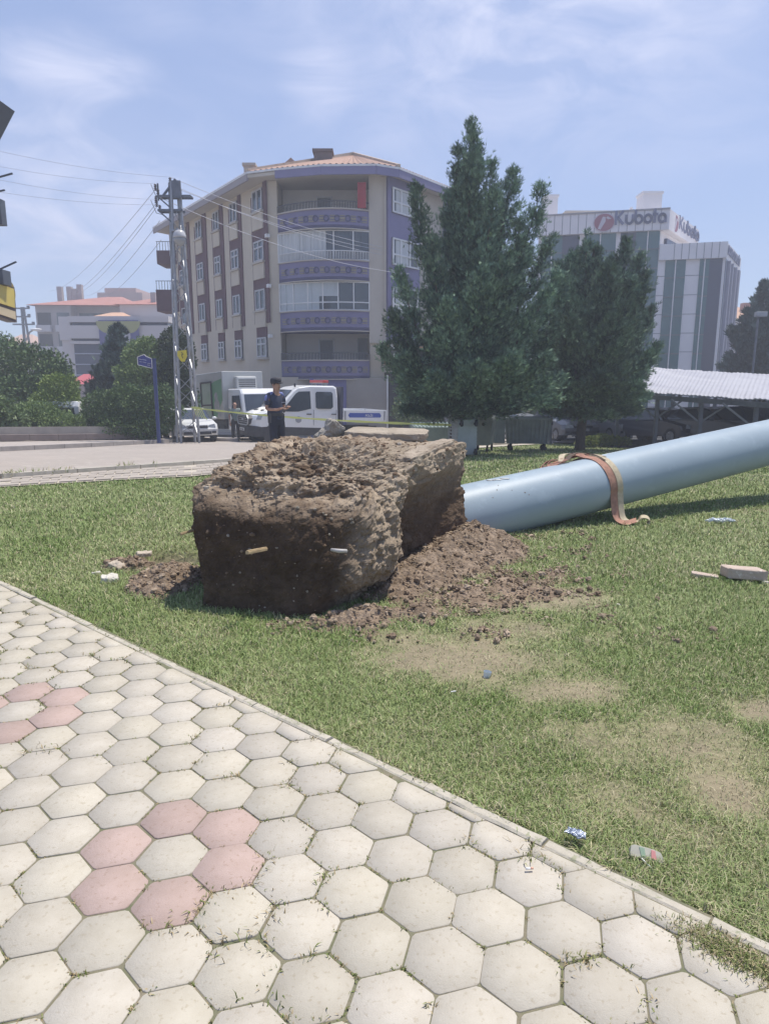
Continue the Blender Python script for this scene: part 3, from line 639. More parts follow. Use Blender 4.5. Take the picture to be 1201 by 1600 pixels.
# ------------------------------------------------------------------ lifting strap over the pole
def ribbon(mb, pts, wv, th=.004):
    n = len(pts); vs = []; fs = []
    for i, p in enumerate(pts):
        d = (pts[min(i + 1, n - 1)] - pts[max(i - 1, 0)]).normalized(); w = wv[i] if isinstance(wv, list) else wv; nn_ = d.cross(w).normalized() * th
        vs += [p - w / 2 - nn_ / 2, p + w / 2 - nn_ / 2, p + w / 2 + nn_ / 2, p - w / 2 + nn_ / 2]
    for i in range(n - 1):
        for k in range(4): fs.append((4 * i + k, 4 * i + (k + 1) % 4, 4 * i + 4 + (k + 1) % 4, 4 * i + 4 + k))
    fs += [(3, 2, 1, 0), tuple(4 * (n - 1) + k for k in range(4))]; mb.add(vs, fs)
def smooth(pts, n=8):
    o = []
    for i in range(len(pts) - 1):
        p0, p1, p2, p3 = pts[max(i - 1, 0)], pts[i], pts[i + 1], pts[min(i + 2, len(pts) - 1)]
        for k in range(n):
            t = k / n; o.append(.5 * ((2 * p1) + (p2 - p0) * t + (2 * p0 - 5 * p1 + 4 * p2 - p3) * t * t + (3 * p1 - p0 - 3 * p2 + p3) * t ** 3))
    return o + [pts[-1]]
st = thing('lifting_strap', 'orange and beige lifting strap draped over the fallen pole', 'strap', (2.3, 7.2, 0))
redm = mat('strap_red', (.43, .235, .165), (.31, .165, .12), 22, .9, bump=.4, bscale=160); beigem = mat('strap_beige', (.55, .47, .33), (.42, .35, .24), 25, .9, bump=.4, bscale=160)
T0 = 1.60
def onpole(t, a, lift=.006): return PA + pd * t + (upn * math.cos(a) + side * math.sin(a)) * (prad(t) + lift)
for off, w_, m_, nm, l_ in ((0, .105, redm, 'red_webbing', .006), (.078, .075, beigem, 'beige_webbing', .011)):
    pts = [onpole(T0 - .18 + off * .6, -1.5, l_ + .01), onpole(T0 - .10 + off * .8, -.8, l_ + .012), onpole(T0 - .04 + off, -.2, l_ + .01)] + [onpole(T0 + off + .02 * a, a, l_) for a in (.3, .8, 1.2, 1.55, 1.85)]
    e = pts[-1]; gz = 0.028
    pts += [Vector((e.x + .015, e.y - .02, .14)), Vector((e.x + .03, e.y - .05, .06)), Vector((e.x + .08, e.y - .09, gz)), Vector((e.x + .13, e.y - .11, gz + .004)), Vector((e.x + .17, e.y - .09, gz + .012))]
    if off == 0: pts += [Vector((e.x + .22, e.y - .07, gz + .02))]
    else: pts += [Vector((e.x + .20, e.y - .10, gz + .055)), Vector((e.x + .26, e.y - .10, gz + .05)), Vector((e.x + .285, e.y - .11, gz + .015)), Vector((e.x + .26, e.y - .11, gz - .012))]
    P_ = smooth(pts, 10); wv = [pd * w_ if i < len(P_) * .62 else (pd.lerp(Vector((.25, .9, .25)), min(1, (i / len(P_) - .62) / .15))).normalized() * w_ for i in range(len(P_))]
    mb = MB(); ribbon(mb, P_, wv, .006); mb.build(nm, m_, st, world=True)
mb = MB()       # crumpled part on the far side of the pole
for k, (dt, a0, amp) in enumerate(((0, -.35, .03), (.03, -.55, .05), (-.02, -.75, .04))):
    pts = [onpole(T0 - .02 + dt, -.15, .015), onpole(T0 - .14, a0 + .15, .03 + amp), onpole(T0 - .26, a0, .02 + amp * .3), onpole(T0 - .38, a0 - .1, .03 + amp), onpole(T0 - .50 - dt, a0 + .05, .015), onpole(T0 - .44, a0 + .25, .012), onpole(T0 - .30, a0 + .28, .03)]
    P_ = smooth(pts, 8); ribbon(mb, P_, [(side * -.03 + upn * (.02 * math.sin(i * .4 + k)) + pd * .05 * math.sin(i * .25 + k)).normalized() * .07 for i in range(len(P_))], .006)
mb.build('crumpled_webbing', redm, st, world=True)
mb = MB(); pts = [onpole(T0 - .35, -.2, .02), onpole(T0 - .22, -.5, .10), onpole(T0 - .08, -.45, .085), onpole(T0 + .06, -.1, .03), onpole(T0 + .10, .25, .016)]; P_ = smooth(pts, 8); ribbon(mb, P_, (side * .5 + pd * .5).normalized() * .06, .006); mb.build('beige_fold', beigem, st, world=True)
mb = MB(); pts = [onpole(T0 - .30, -.1, .03), onpole(T0 - .15, -.3, .075), onpole(T0 + .00, -.25, .06), onpole(T0 + .045, .1, .02), onpole(T0 + .05, .45, .014)]; P_ = smooth(pts, 8); ribbon(mb, P_, (side * .7 + pd * .4).normalized() * .05, .006); mb.build('dark_lining', mat('strap_dark', (.12, .085, .06), (.08, .06, .045), 20, .9), st, world=True)

# ------------------------------------------------------------------ litter
film = mat('clear_plastic', (.72, .76, .78), (.55, .6, .62), 20, .15, spec=.7, bump=.5, bscale=30)
c = G(1125, 817); mb = MB()
for i in range(7): mb.blob((c.x - .12 + i * .04, c.y + .012 * math.sin(i * 2), .028 + .008 * math.sin(i * 1.7)), (.034, .026 - .012 * abs(i - 3) / 3, .026 - .012 * abs(i - 3) / 3), i, .7, 3)
tag(mb.build('crushed_plastic_bottle', film, loc=c), 'crushed clear plastic bottle on the grass below the fallen pole', 'bottle')
c = G(760, 1058); mb = MB(); mb.tube([c + Vector((0, 0, .002)), c + Vector((.004, 0, .03))], [.017, .021], 14, False); mb.tube([c + Vector((0, 0, .002)), c + Vector((0, 0, .003))], .017, 14)
tag(mb.build('plastic_cup', film, loc=c, smooth=True), 'small crushed clear plastic cup on the bare patch of lawn', 'cup')
c = G(898, 1323); mb = MB(); n = 14; vs = []; fs = []
for j in range(n):
    for i in range(n):
        u, v = i / (n - 1) - .5, j / (n - 1) - .5; x = u * .062 * (1 - .25 * v); y = v * .034; vs.append(c + Vector((x * .86 + y * .5, -x * .55 + y * .9, .052 + .008 * noise.noise(Vector((u * 5, v * 5, 3))) + .006 * noise.noise(Vector((u * 14, v * 14, 3))))))
for j in range(n - 1):
    for i in range(n - 1): fs.append((j * n + i, j * n + i + 1, (j + 1) * n + i + 1, (j + 1) * n + i))
b = len(vs); vs += [p - Vector((0, 0, .003)) for p in vs]; fs += [tuple(b + q for q in f[::-1]) for f in fs]; mb.add(vs, fs)
tag(mb.build('foil_wrapper', mat('silver_foil', (.62, .66, .72), (.22, .26, .34), 60, .25, metal=.6, bump=.6, bscale=80, lo=.5, hi=.6), loc=c), 'crumpled silver foil wrapper at the edge of the walkway', 'wrapper')
c = G(1007, 1343); mb = MB(); pr = [(-.052, -.012), (-.046, .018), (-.035, .022), (.02, .016), (.043, .009), (.056, -.022), (.03, -.018), (-.02, -.014)]
mb.prism(pr, c + Vector((0, -.01, .028)), (.98, -.18, -.05), (.1, .65, .75), (0, .018, -.024)); mb.k = 1
mb.prism([(.012, -.013), (.014, .0135), (.026, .011), (.028, -.015)], c + Vector((0, -.0112, .0295)), (.98, -.18, -.05), (.1, .65, .75), (0, .001, -.001)); mb.k = 2
mb.prism([(-.018, -.010), (-.022, .017), (-.006, .015), (-.004, -.010)], c + Vector((0, -.0112, .0295)), (.98, -.18, -.05), (.1, .65, .75), (0, .001, -.001))
tag(mb.build('crushed_drink_carton', [mat('carton_cream', (.55, .52, .42), (.45, .42, .34), 40, .6), mat('carton_pink', (.66, .28, .26), None, rough=.6), mat('carton_green', (.30, .40, .28), None, rough=.6)], loc=c, bevel=.003), 'crushed cream and pink drink carton on the grass by the walkway', 'carton')
mb = MB(); mb.bar(c + Vector((-.02, -.02, .02)), c + Vector((.0, -.055, .012)), .003); tag(mb.build('drinking_straw', mat('straw_white', (.7, .7, .66), None, rough=.5), loc=c), 'thin white straw lying beside the crushed drink carton', 'straw')
c = G(826, 1359, .04); mb = MB(); mb.tube([c + Vector((-.010, 0, .004)), c + Vector((.004, .001, .004))], .0035, 8); mb.k = 1; mb.tube([c + Vector((.004, .001, .004)), c + Vector((.013, .002, .004))], .0034, 8)
tag(mb.build('cigarette_end', [mat('cig_white', (.75, .73, .7), None), mat('cig_pink', (.6, .35, .25), None)], loc=c, smooth=True), 'cigarette end lying on a paver near the walkway edge', 'cigarette end')
c = G(708, 1087); mb = MB(); mb.tube([c + Vector((-.012, 0, .02)), c + Vector((.012, .004, .022))], .003, 6); tag(mb.build('paper_scrap', mat('cig_white', (.75, .73, .7)), loc=c), 'tiny white paper scrap in the grass near the bare patch', 'paper')
# ------------------------------------------------------------------ buildings
glass = mat('window_glass', (.035, .045, .055), (.06, .075, .09), .7, .08, spec=.8)
darkin = mat('dark_interior', (.03, .03, .035), None, rough=.8)
white = mat('white_frame', (.72, .72, .72), (.62, .62, .62), 3, .5)
class Fac:
    """a vertical facade line from A to B; n points outwards (towards the viewer)"""
    def __init__(s, A, B):
        s.A = Vector((A[0], A[1], 0)); s.B = Vector((B[0], B[1], 0)); s.L = (s.B - s.A).length; s.u = (s.B - s.A).normalized(); s.n = Vector((s.u.y, -s.u.x, 0))
        if s.n.y > 0 and abs(s.n.y) > .05: s.n = -s.n
    def s_at(s, px, z):
        k = (px - 600.5) / F; c = math.cos(PITCH); sn = math.sin(PITCH); return (k * (s.A.y * c - (z - CAMZ) * sn) - s.A.x) / (s.u.x - k * s.u.y * c)
    def p(s, t, z, o=0): return s.A + s.u * t + s.n * o + Vector((0, 0, z))
    def box(s, mb, t0, t1, z0, z1, o0, o1):
        M = basis(s.u, s.n, (0, 0, 1), s.A); old = mb.M; mb.M = M; mb.bb(t0, t1, o0, o1, z0, z1); mb.M = old
    def z_at(s, py, t):
        q = s.A + s.u * t; return P(600, py, q.y).z
def extr(mb, poly, z0, z1): mb.prism([(p[0], p[1]) for p in poly], (0, 0, z0), (1, 0, 0), (0, 1, 0), (0, 0, z1 - z0))

# ---- the big mauve and beige apartment block
A = Vector((-6.35, 39.6)); B = Vector((-.02, 38.9)); Lc = Vector((-15.6, 53.0)); Rc = B + Vector((.62, .785)) * 7.2
GZ = g(40) - .2
ab = thing('apartment_building', 'four storey beige and mauve apartment block with a rounded balcony corner and red tiled roof', 'building', (-3.2, 40, g(40)))
wallb = mat('beige_render', (.56, .50, .405), (.49, .435, .355), .5, .92, bump=.1, bscale=30)
mauve = mat('mauve_render', (.215, .20, .34), (.185, .175, .295), .8, .85); maroon = mat('maroon_render', (.135, .075, .085), (.11, .06, .07), 1, .9)
cream = mat('cream_render', (.50, .46, .40), (.44, .40, .35), .6, .92)
ZE = P(505, 268, 37.9).z
FLft = Fac(A, Lc); FRt = Fac(B, Rc); FC = Fac(A, B)
back = [(3.4, 56.0), (-9, 62)]
# band heights at the corner
ZB = [(P(505, a, 38.6).z, P(505, b, 38.6).z) for a, b in ((330, 359), (409, 439), (487, 517), (564, 592))]   # (top, bottom) of each mauve band
mb = MB(); extr(mb, [tuple(A), (A.x + .62, A.y + .1), (-5.75, 41.6), (-.85, 41.4), tuple(B - Vector((.78, .05))), tuple(B), tuple(Rc), back[0], back[1], tuple(Lc)], GZ - .6, ZE)
mb.build('wall', wallb, ab, world=True)
mb = MB(); extr(mb, [(A.x - .05, A.y), (A.x + .60, A.y - .06), (A.x + .60, A.y + .6), (A.x - .05, A.y + .7)], GZ - .6, ZE - .01); mb.build('corner_pilaster', wallb, ab, world=True)
mb = MB(); extr(mb, [(B.x - .80, B.y - .22), (B.x + .02, B.y - .18), (B.x + .02, B.y + .6), (B.x - .80, B.y + .6)], 3.35, ZE - .01); mb.build('corner_column', cream, ab, world=True)
# ceiling slab (top), balcony slabs with curved mauve bands
def arc(bul, z, x0=A.x + .60, x1=B.x - .80, n=26, back_=3.3):
    o = []; y0 = A.y - .05; y1 = B.y - .20
    for i in range(n + 1):
        t = i / n; x = x0 + (x1 - x0) * t; y = y0 + (y1 - y0) * t - bul * (1 - (2 * t - 1) ** 2); o.append((x, y))
    return o
railm = mat('railing_metal', (.06, .06, .07), None, rough=.5); railw = mat('railing_white', (.62, .62, .62), None, rough=.5)
orn = mat('ornament_tan', (.30, .27, .22), (.25, .22, .18), 3, .9); ornd = mat('ornament_dark', (.10, .10, .17), None, rough=.9)
curtain = mat('curtain_white', (.60, .62, .62), (.44, .46, .47), 5, .85, stretch=(9, 9, .2)); screen = mat('frosted_pane', (.47, .51, .53), (.40, .44, .46), 1.2, .35)
for fl, (zt, zb) in enumerate(ZB):
    ar = arc(.95, 0); poly = ar + [(B.x - .83, 41.38), (A.x + .62, 41.58)]
    mb = MB(); extr(mb, poly, zb, zb + .18); inn = arc(.80, 0)
    for i in range(len(ar) - 1):
        a, b, c, d = ar[i], ar[i + 1], inn[i + 1], inn[i]
        mb.add([(a[0], a[1], zb), (b[0], b[1], zb), (c[0], c[1], zb), (d[0], d[1], zb), (a[0], a[1], zt), (b[0], b[1], zt), (c[0], c[1], zt), (d[0], d[1], zt)], [(0, 1, 5, 4), (2, 3, 7, 6), (4, 5, 6, 7), (3, 2, 1, 0)])
    bal = mb.build('balcony', mauve, ab, world=True)
    mb = MB(); cap = arc(1.0, 0)
    for i in range(len(cap) - 1): mb.bar((cap[i][0], cap[i][1], zt + .03), (cap[i + 1][0], cap[i + 1][1], zt + .03), .16, .06)
    mb.build('coping', cream, bal, world=True); mb = MB()
    for i in range(len(cap) - 1): mb.bar((cap[i][0], cap[i][1] - .0, zb - .02), (cap[i + 1][0], cap[i + 1][1], zb - .02), .10, .05)
    mb.build('lower_trim', cream, bal, world=True)
    mb = MB(); mb2 = MB(); o_ = arc(.985, 0, n=96); zc = (zt + zb) / 2 + .02
    for i in range(17):
        c0 = 3 + i * 5.4; mb = MB(); mb2 = MB()
        i0 = int(c0); 
        if i % 2 == 0:
            for q in range(i0, min(i0 + 5, 95)):
                a, b = o_[q], o_[q + 1]
                mb.bar((a[0], a[1], zc + .13), (b[0], b[1], zc + .13), .03, .05); mb.bar((a[0], a[1], zc - .13), (b[0], b[1], zc - .13), .03, .05); mb.bar((a[0], a[1], zc), (b[0], b[1], zc), .025, .12)
        elif i0 + 3 < 96:
            c = o_[i0 + 2]
            for k in range(8):
                a1, a2 = k * math.pi / 4 + .39, (k + 1) * math.pi / 4 + .39; mb2.bar((c[0] + .13 * math.cos(a1), c[1] - .0, zc + .15 * math.sin(a1)), (c[0] + .13 * math.cos(a2), c[1], zc + .15 * math.sin(a2)), .05, .05)
        if mb.v: mb.build('ornament_panel', orn, bal, world=True)
        if mb2.v: mb2.build('ornament_ring', ornd, bal, world=True)
    tall = .42 if fl != 1 else .50
    if fl in (0, 1, 3):
        mb = MB(); rp = arc(.90, 0, n=60)
        for i, p in enumerate(rp): mb.bar((p[0], p[1], zt + .05), (p[0], p[1], zt + tall), .03)
        for i in range(60): mb.bar((rp[i][0], rp[i][1], zt + tall), (rp[i + 1][0], rp[i + 1][1], zt + tall), .045)
        mb.build('railing', railw if fl == 1 else railm, bal, world=True)
    if fl in (1, 2):    # glazed balconies
        z0 = zt + .05; z1 = ZB[fl - 1][1] - .05; gp = arc(.72, 0, n=24)
        pm = ['c'] * 13 + ['g'] * 4 + ['g'] * 7 if fl == 1 else ['s'] * 11 + ['b'] * 5 + ['g'] * 8
        mb = MB(); M3 = [glass, curtain, screen]
        for i in range(24):
            a, b = gp[i], gp[i + 1]; k = {'c': 1, 's': 2, 'b': 0, 'g': 0}[pm[i]]; mb.k = k
            if pm[i] == 'b': zm = z1 - .75; mb.k = 2; mb.bar((a[0], a[1], (zm + z1) / 2), (b[0], b[1], (zm + z1) / 2), .03, z1 - zm) if False else mb.add([(a[0], a[1], zm), (b[0], b[1], zm), (b[0], b[1], z1), (a[0], a[1], z1)], [(0, 1, 2, 3)]); mb.k = 0; mb.add([(a[0], a[1], z0), (b[0], b[1], z0), (b[0], b[1], zm), (a[0], a[1], zm)], [(0, 1, 2, 3)])
            else:
                w = .06 * math.sin(i * 2.3) if k == 1 else 0
                mb.add([(a[0], a[1] + w, z0), (b[0], b[1] - w, z0), (b[0], b[1] - w, z1), (a[0], a[1] + w, z1)], [(0, 1, 2, 3)])
        # thickness behind so the panes are solid
        gl = mb.build('balcony_glazing', M3, bal, world=True); so_ = gl.modifiers.new('solid', 'SOLIDIFY'); so_.thickness = .03
        mb = MB()
        for i in range(0, 25, 5 if fl == 1 else 4):
            a = gp[i]; mb.bar((a[0], a[1] - .03, z0), (a[0], a[1] - .03, z1), .06)
        for i in range(24):
            a, b = gp[i], gp[i + 1]
            for zz in ([z0 + .03, z1 - .03] + ([z0 + .42] if fl == 2 else [])): mb.bar((a[0], a[1] - .02, zz), (b[0], b[1] - .02, zz), .05, .06)
        mb.build('glazing_frame', white, bal, world=True)
mb = MB(); mb.bb(A.x + .66, B.x - .84, 41.36, 41.44, ZB[3][1] + .2, ZE - .02); mb.build('balcony_back_wall', mat('lit_recess_render', (.74, .71, .66), (.68, .65, .60), .5, .9), ab, world=True)  # recess wall colour brightened to stand in for ambient light
# doors inside the open balconies
for fl in (0, 3):
    zt, zb = ZB[fl]; mb = MB(); mb.bb(-3.75, -3.0, 41.32, 41.42, zb + .2, zb + 2.2); dr = mb.build('balcony_door', mat('grey_door', (.16, .18, .20), None, rough=.4), ab, world=True)
    mb = MB()
    for a in (-3.82, -2.98): mb.bb(a, a + .07, 41.28, 41.38, zb + .2, zb + 2.3)
    mb.bb(-3.82, -2.91, 41.28, 41.38, zb + 2.22, zb + 2.3); mb.build('door_frame', white, dr, world=True)
mb = MB(); zb = ZB[3][1]; mb.bb(-1.55, -1.0, 41.25, 41.4, zb + .2, zb + 2.3); mb.build('balcony_door', mat('grey_door', (.16, .18, .20)), ab, world=True)
# roof
over = .75; ev = [A + Vector((-.85, -.55)), A + Vector((.7, -1.15)), Vector((-3.2, 37.75)), B + Vector((-.4, -1.25)), B + Vector((.75, -.65)), Rc + Vector((.9, -.3)), Vector((4.4, 56.8)), Vector((-9.5, 63)), Lc + Vector((-1.0, -.3))]
mb = MB(); extr(mb, [tuple(v) for v in ev], ZE, ZE + .16); mb.build('eaves_soffit', cream, ab, world=True)
mb = MB()
for i in range(len(ev)):
    a, b = ev[i], ev[(i + 1) % len(ev)]; 
    if i in (1, 2, 3, 4): mb.bar((a.x, a.y, ZE + .02), (b.x, b.y, ZE + .02), .10, .42)
mb.build('eaves_fascia', mauve, ab, world=True)
mb = MB()
for i in (8,): a, b = ev[i], ev[0]; mb.bar((a.x, a.y, ZE + .05), (b.x, b.y, ZE + .05), .10, .36)
mb.build('side_fascia', mat('grey_fascia', (.30, .27, .28), None, rough=.8), ab, world=True)
mb = MB()
for i in range(len(ev)): a, b = ev[i], ev[(i + 1) % len(ev)]; mb.bar((a.x, a.y, ZE + .24), (b.x, b.y, ZE + .24), .14, .10)
mb.build('gutter', white, ab, world=True)
tile = mat('red_roof_tile', (.40, .26, .20), (.32, .20, .155), 2.2, .9, bump=.5, bscale=14, c3=(.52, .36, .28))
RZ = P(550, 243, 45.5).z; ap = [Vector((-1.9, 45.5, RZ)), Vector((-8.5, 55.0, RZ)), Vector((-.5, 51.0, RZ))]
mb = MB(); e3_ = [Vector((v.x, v.y, ZE + .26)) for v in ev]
def slope(a, b, c, d=None):
    """tile courses: ribbed slope between eave a-b and ridge c(-d)"""
    d = d or c; n = max(4, int((b - a).length / .28)); vs = []; fs = []; nn_ = (b - a).cross(c - a).normalized(); nn_ = nn_ if nn_.z > 0 else -nn_
    for r in range(9):
        v = r / 8
        for i in range(n * 2 + 1): u = i / (n * 2); p = a.lerp(b, u).lerp(c.lerp(d, u), v); vs.append(p + nn_ * (.07 * (i % 2) * (1 - v * .6) + .02))
    for r in range(8):
        for i in range(n * 2): q = r * (2 * n + 1) + i; fs.append((q, q + 1, q + 2 * n + 2, q + 2 * n + 1))
    mb.add(vs, fs)
slope(e3_[8], e3_[0], ap[0], ap[1]) if False else slope(e3_[8], e3_[0], ap[1], ap[0])
for i in (0, 1, 2, 3): slope(e3_[i], e3_[i + 1], ap[0])
slope(e3_[4], e3_[5], ap[0], ap[2]); slope(e3_[5], e3_[6], ap[2]); slope(e3_[6], e3_[7], ap[2], ap[1]); slope(e3_[7], e3_[8], ap[1])
mb.add([ap[0] + Vector((0, 0, .03)), ap[1] + Vector((0, 0, .03)), ap[2] + Vector((0, 0, .03))], [(0, 1, 2)])
roof = mb.build('roof', tile, ab, world=True)
mb = MB(); mb.bar(e3_[4] + Vector((0, 0, .12)), ap[0] + Vector((0, 0, .12)), .2, .14); mb.bar(e3_[0] + Vector((0, 0, .12)), ap[0] + Vector((0, 0, .12)), .2, .14); mb.build('ridge_tiles', mat('ridge_pale', (.55, .47, .38), (.42, .32, .24), 3, .9), roof, world=True)
ch = mat('chimney_render', (.46, .42, .36), (.38, .34, .30), 2, .9)
for x, y, z0, z1, w, d, m_ in ((PX(505, 42.5, 14), 42.5, ZE + .5, P(505, 236, 42.5).z, 1.0, .8, mat('chimney_brown', (.18, .13, .12), (.12, .09, .09), 3, .8)), (PX(399, 46, 15), 44, ZE + .2, P(399, 257, 44).z, .62, .6, ch)):
    mb = MB(); mb.bb(x - w / 2, x + w / 2, y - d / 2, y + d / 2, z0, z1 - .15); mb.bb(x - w / 2 - .08, x + w / 2 + .08, y - d / 2 - .08, y + d / 2 + .08, z1 - .15, z1); mb.build('chimney', m_, roof, world=True)
# dormer
x, y = PX(452, 42, 13), 42.0; mb = MB(); mb.add([(x - 1.1, y, ZE + .9), (x + 1.2, y, ZE + .9), (x + .1, y, P(452, 246, 42).z), (x - .9, y + 3, ZE + 1.2), (x + 1.1, y + 3, ZE + 1.2), (x + .1, y + 3, P(452, 246, 42).z)], [(0, 1, 2), (3, 5, 4), (0, 2, 5, 3), (1, 4, 5, 2), (0, 3, 4, 1)]); mb.build('dormer', tile, roof, world=True)
framew = mat('frame_grey_white', (.46, .46, .47), None, rough=.5)
# left facade: window bays
cols = [(399, 414, 396, 420), (364, 375, 361, 380), (338, 347, 335, 352), (311, 320, 308, 326), (284, 296, 281, 300)]
rows = [(296, 330), (376, 408), (452, 484), (527, 558)]
s_ref = FLft.s_at(407, 9); maro = []
for ci_, (wx0, wx1, sx0, sx1) in enumerate(cols):
    zmid = 8; a0 = FLft.s_at(wx0, zmid); a1 = FLft.s_at(wx1, zmid); b0 = FLft.s_at(sx0, zmid); b1 = FLft.s_at(sx1, zmid); lo, hi = min(a0, a1), max(a0, a1); L0, L1 = min(b0, b1), max(b0, b1)
    zr = [(FLft.z_at(b_, s_ref), FLft.z_at(a_, s_ref)) for a_, b_ in rows]
    mb = MB(); zlow = zr[3][1] + .25; ztop = min(zr[0][1] + .45, ZE - .02)
    FLft.box(mb, L0, lo - .05, zlow + .5, ztop, 0, .06); FLft.box(mb, hi + .05, L1, zlow + .5, ztop - .5, 0, .055)
    for r in range(4):
        z0, z1 = zr[r]; zabove = zr[r - 1][0] - .95 if r > 0 else z1 + .06
        if r > 0: FLft.box(mb, lo - .05, hi + .05, z1 + .02, zabove, 0, .05)
    mb.build('maroon_panel', maroon, ab, world=True)
    for r in range(4):
        z0, z1 = zr[r]
        mb = MB(); FLft.box(mb, lo, hi, z0, z1, .0, .07); w_ = mb.build('window', glass, ab, world=True)
        mb = MB(); o1 = .11
        FLft.box(mb, lo, lo + .09, z0, z1, .05, o1); FLft.box(mb, hi - .09, hi, z0, z1, .05, o1); FLft.box(mb, lo, hi, z1 - .08, z1, .05, o1 + .003); FLft.box(mb, lo, hi, z0, z0 + .08, .05, o1 + .003); FLft.box(mb, (lo + hi) / 2 - .05, (lo + hi) / 2 + .05, z0, z1, .05, o1 + .006)
        if r in (1, 3): FLft.box(mb, lo, hi, z0 + (z1 - z0) * .62, z0 + (z1 - z0) * .70, .05, o1 + .009)
        mb.build('window_frame', framew, w_, world=True)
        mb = MB(); FLft.box(mb, lo - .12, hi + .12, z0 - .12, z0 - .02, .0, .22); mb.build('window_sill', cream, w_, world=True)
        if r < 3:
            mb = MB(); FLft.box(mb, lo - .05, hi + .05, z0 - .95, z0 - .13, 0, .13); mb.build('window_apron', wallb, w_, world=True)
for py_, w_ in ((372, .5), (449, .45), (526, .45)):
    s_ = FLft.s_at(421, 8); z_ = P(421, py_, 40).z; mb = MB(); FLft.box(mb, s_ - .12, s_ + .1, z_ - .09, z_ + .09, .0, .20); mb.build('flue_box', white, ab, world=True)
mb = MB(); mb.bar((B.x + .06, B.y - .24, 3.4), (B.x + .06, B.y - .24, ZE), .09); mb.build('downpipe', cream, ab, world=True)
# rear balconies seen past the left corner
for py0, py1 in ((392, 413), (453, 487)):
    z1, z0 = P(250, py0, 52).z, P(250, py1, 52).z; x0 = PX(247, 52, z0); mb = MB(); mb.bb(x0, x0 + 2.3, 51.8, 54, z0, z1); bl = mb.build('rear_balcony', maroon, ab, world=True); mb = MB()
    for k in range(9): mb.bar((x0 + .05 + k * .2, 51.85, z1), (x0 + .05 + k * .2, 51.85, z1 + .6), .03)
    mb.bar((x0, 51.85, z1 + .6), (x0 + 2, 51.85, z1 + .6), .04); mb.build('railing', railm, bl, world=True)
# right facade: mauve bay with three windows, cream wall, mauve edges
def rbx(mb, px0, px1, z0, z1, o0, o1, zm=9): a, b = FRt.s_at(px0, zm), FRt.s_at(px1, zm); FRt.box(mb, a, b, z0, z1, o0, o1)
z36 = 3.4
mb = MB(); rbx(mb, 599, 648, z36, ZE - .01, 0, .35); mb.build('mauve_bay', mauve, ab, world=True)
mb = MB(); rbx(mb, 690, 697, z36, ZE - .01, 0, .1); mb.build('mauve_edge', mauve, ab, world=True)
mb = MB(); rbx(mb, 648, 690, z36, ZE - .01, 0, .04); mb.build('cream_wall', cream, ab, world=True)
for (a_, b_) in ((295, 334), (373, 415), (449, 492)):
    s0, s1 = FRt.s_at(603.5, 9), FRt.s_at(645, 9); z1 = P(605, a_, 39.2).z; z0 = P(605, b_, 39.2).z
    mb = MB(); FRt.box(mb, s0, s1, z0, z1, .3, .40); w_ = mb.build('window', glass, ab, world=True); mb = MB()
    for q in (0, .28, .62, .94): FRt.box(mb, s0 + (s1 - s0) * q, s0 + (s1 - s0) * q + .10, z0, z1, .36, .46)
    for zz in (z0, z0 + .5, z1 - .08): FRt.box(mb, s0, s1, zz, zz + .08, .36, .463)
    mb.build('window_frame', white, w_, world=True); mb = MB(); FRt.box(mb, s0 + .3, s0 + (s1 - s0) * .6, z0 + .1, z1 - .1, .405, .41); mb.build('curtain', curtain, w_, world=True)
# shop level
mb = MB(); s1 = FRt.s_at(700, 2); FRt.box(mb, -.1, s1, P(600, 582, 39).z, P(600, 571, 39).z, 0, .5); mb.build('shop_fascia', cream, ab, world=True)
mb = MB(); FRt.box(mb, .02, s1, GZ - .5, P(600, 582, 39).z, 0, .02); mb.build('shop_recess', darkin, ab, world=True)
zs0 = P(560, 640, 38.5).z; zs1 = P(560, 586, 38.5).z
shut = mat('beige_shutter', (.33, .31, .29), (.29, .27, .25), 1, .8); 
mb = MB(); x0, x1 = PX(541, 38.4), PX(604, 38.4)
for i in range(26): mb.bb(x0, x1, 38.30 + .012 * (i % 2), 38.5, GZ - .3 + i * .2, GZ - .3 + i * .2 + .2) if GZ - .3 + i * .2 + .2 < zs1 else None
mb.build('roller_shutter', shut, ab, world=True)
mb = MB(); mb.bb(x1, x1 + .08, 38.2, 38.6, GZ - .3, zs1); mb.build('shutter_post', white, ab, world=True)
mb = MB(); xa, xb = PX(484, 38.3), PX(541, 38.3)
for i in range(26): mb.bb(xa, xb - .01, 38.22 + .012 * (i % 2), 38.6, GZ - .3 + i * .2, GZ - .3 + i * .2 + .2) if GZ - .3 + i * .2 + .2 < zs1 else None
mb.build('roller_shutter', mat('mauve_shutter', (.16, .155, .33), (.13, .13, .28), 1, .7), ab, world=True)
mb = MB(); mb.bb(A.x + .2, B.x - .1, 38.75, 39.9, GZ - .5, ZB[3][1] + .1); mb.build('ground_floor_wall', wallb, ab, world=True)
# red towel and satellite things on the top balcony
c = P(565, 305, 38.4)
mb = MB(); mb.bb(c.x - .22, c.x + .22, 38.35, 38.41, ZB[0][0] + .1, ZB[0][0] + 1.35); tag(mb.build('hanging_towel', mat('red_cloth', (.38, .05, .07), (.28, .04, .05), 3, .9), loc=(c.x, 38.4, ZB[0][0])), 'red towel hanging at the right end of the top balcony', 'towel')
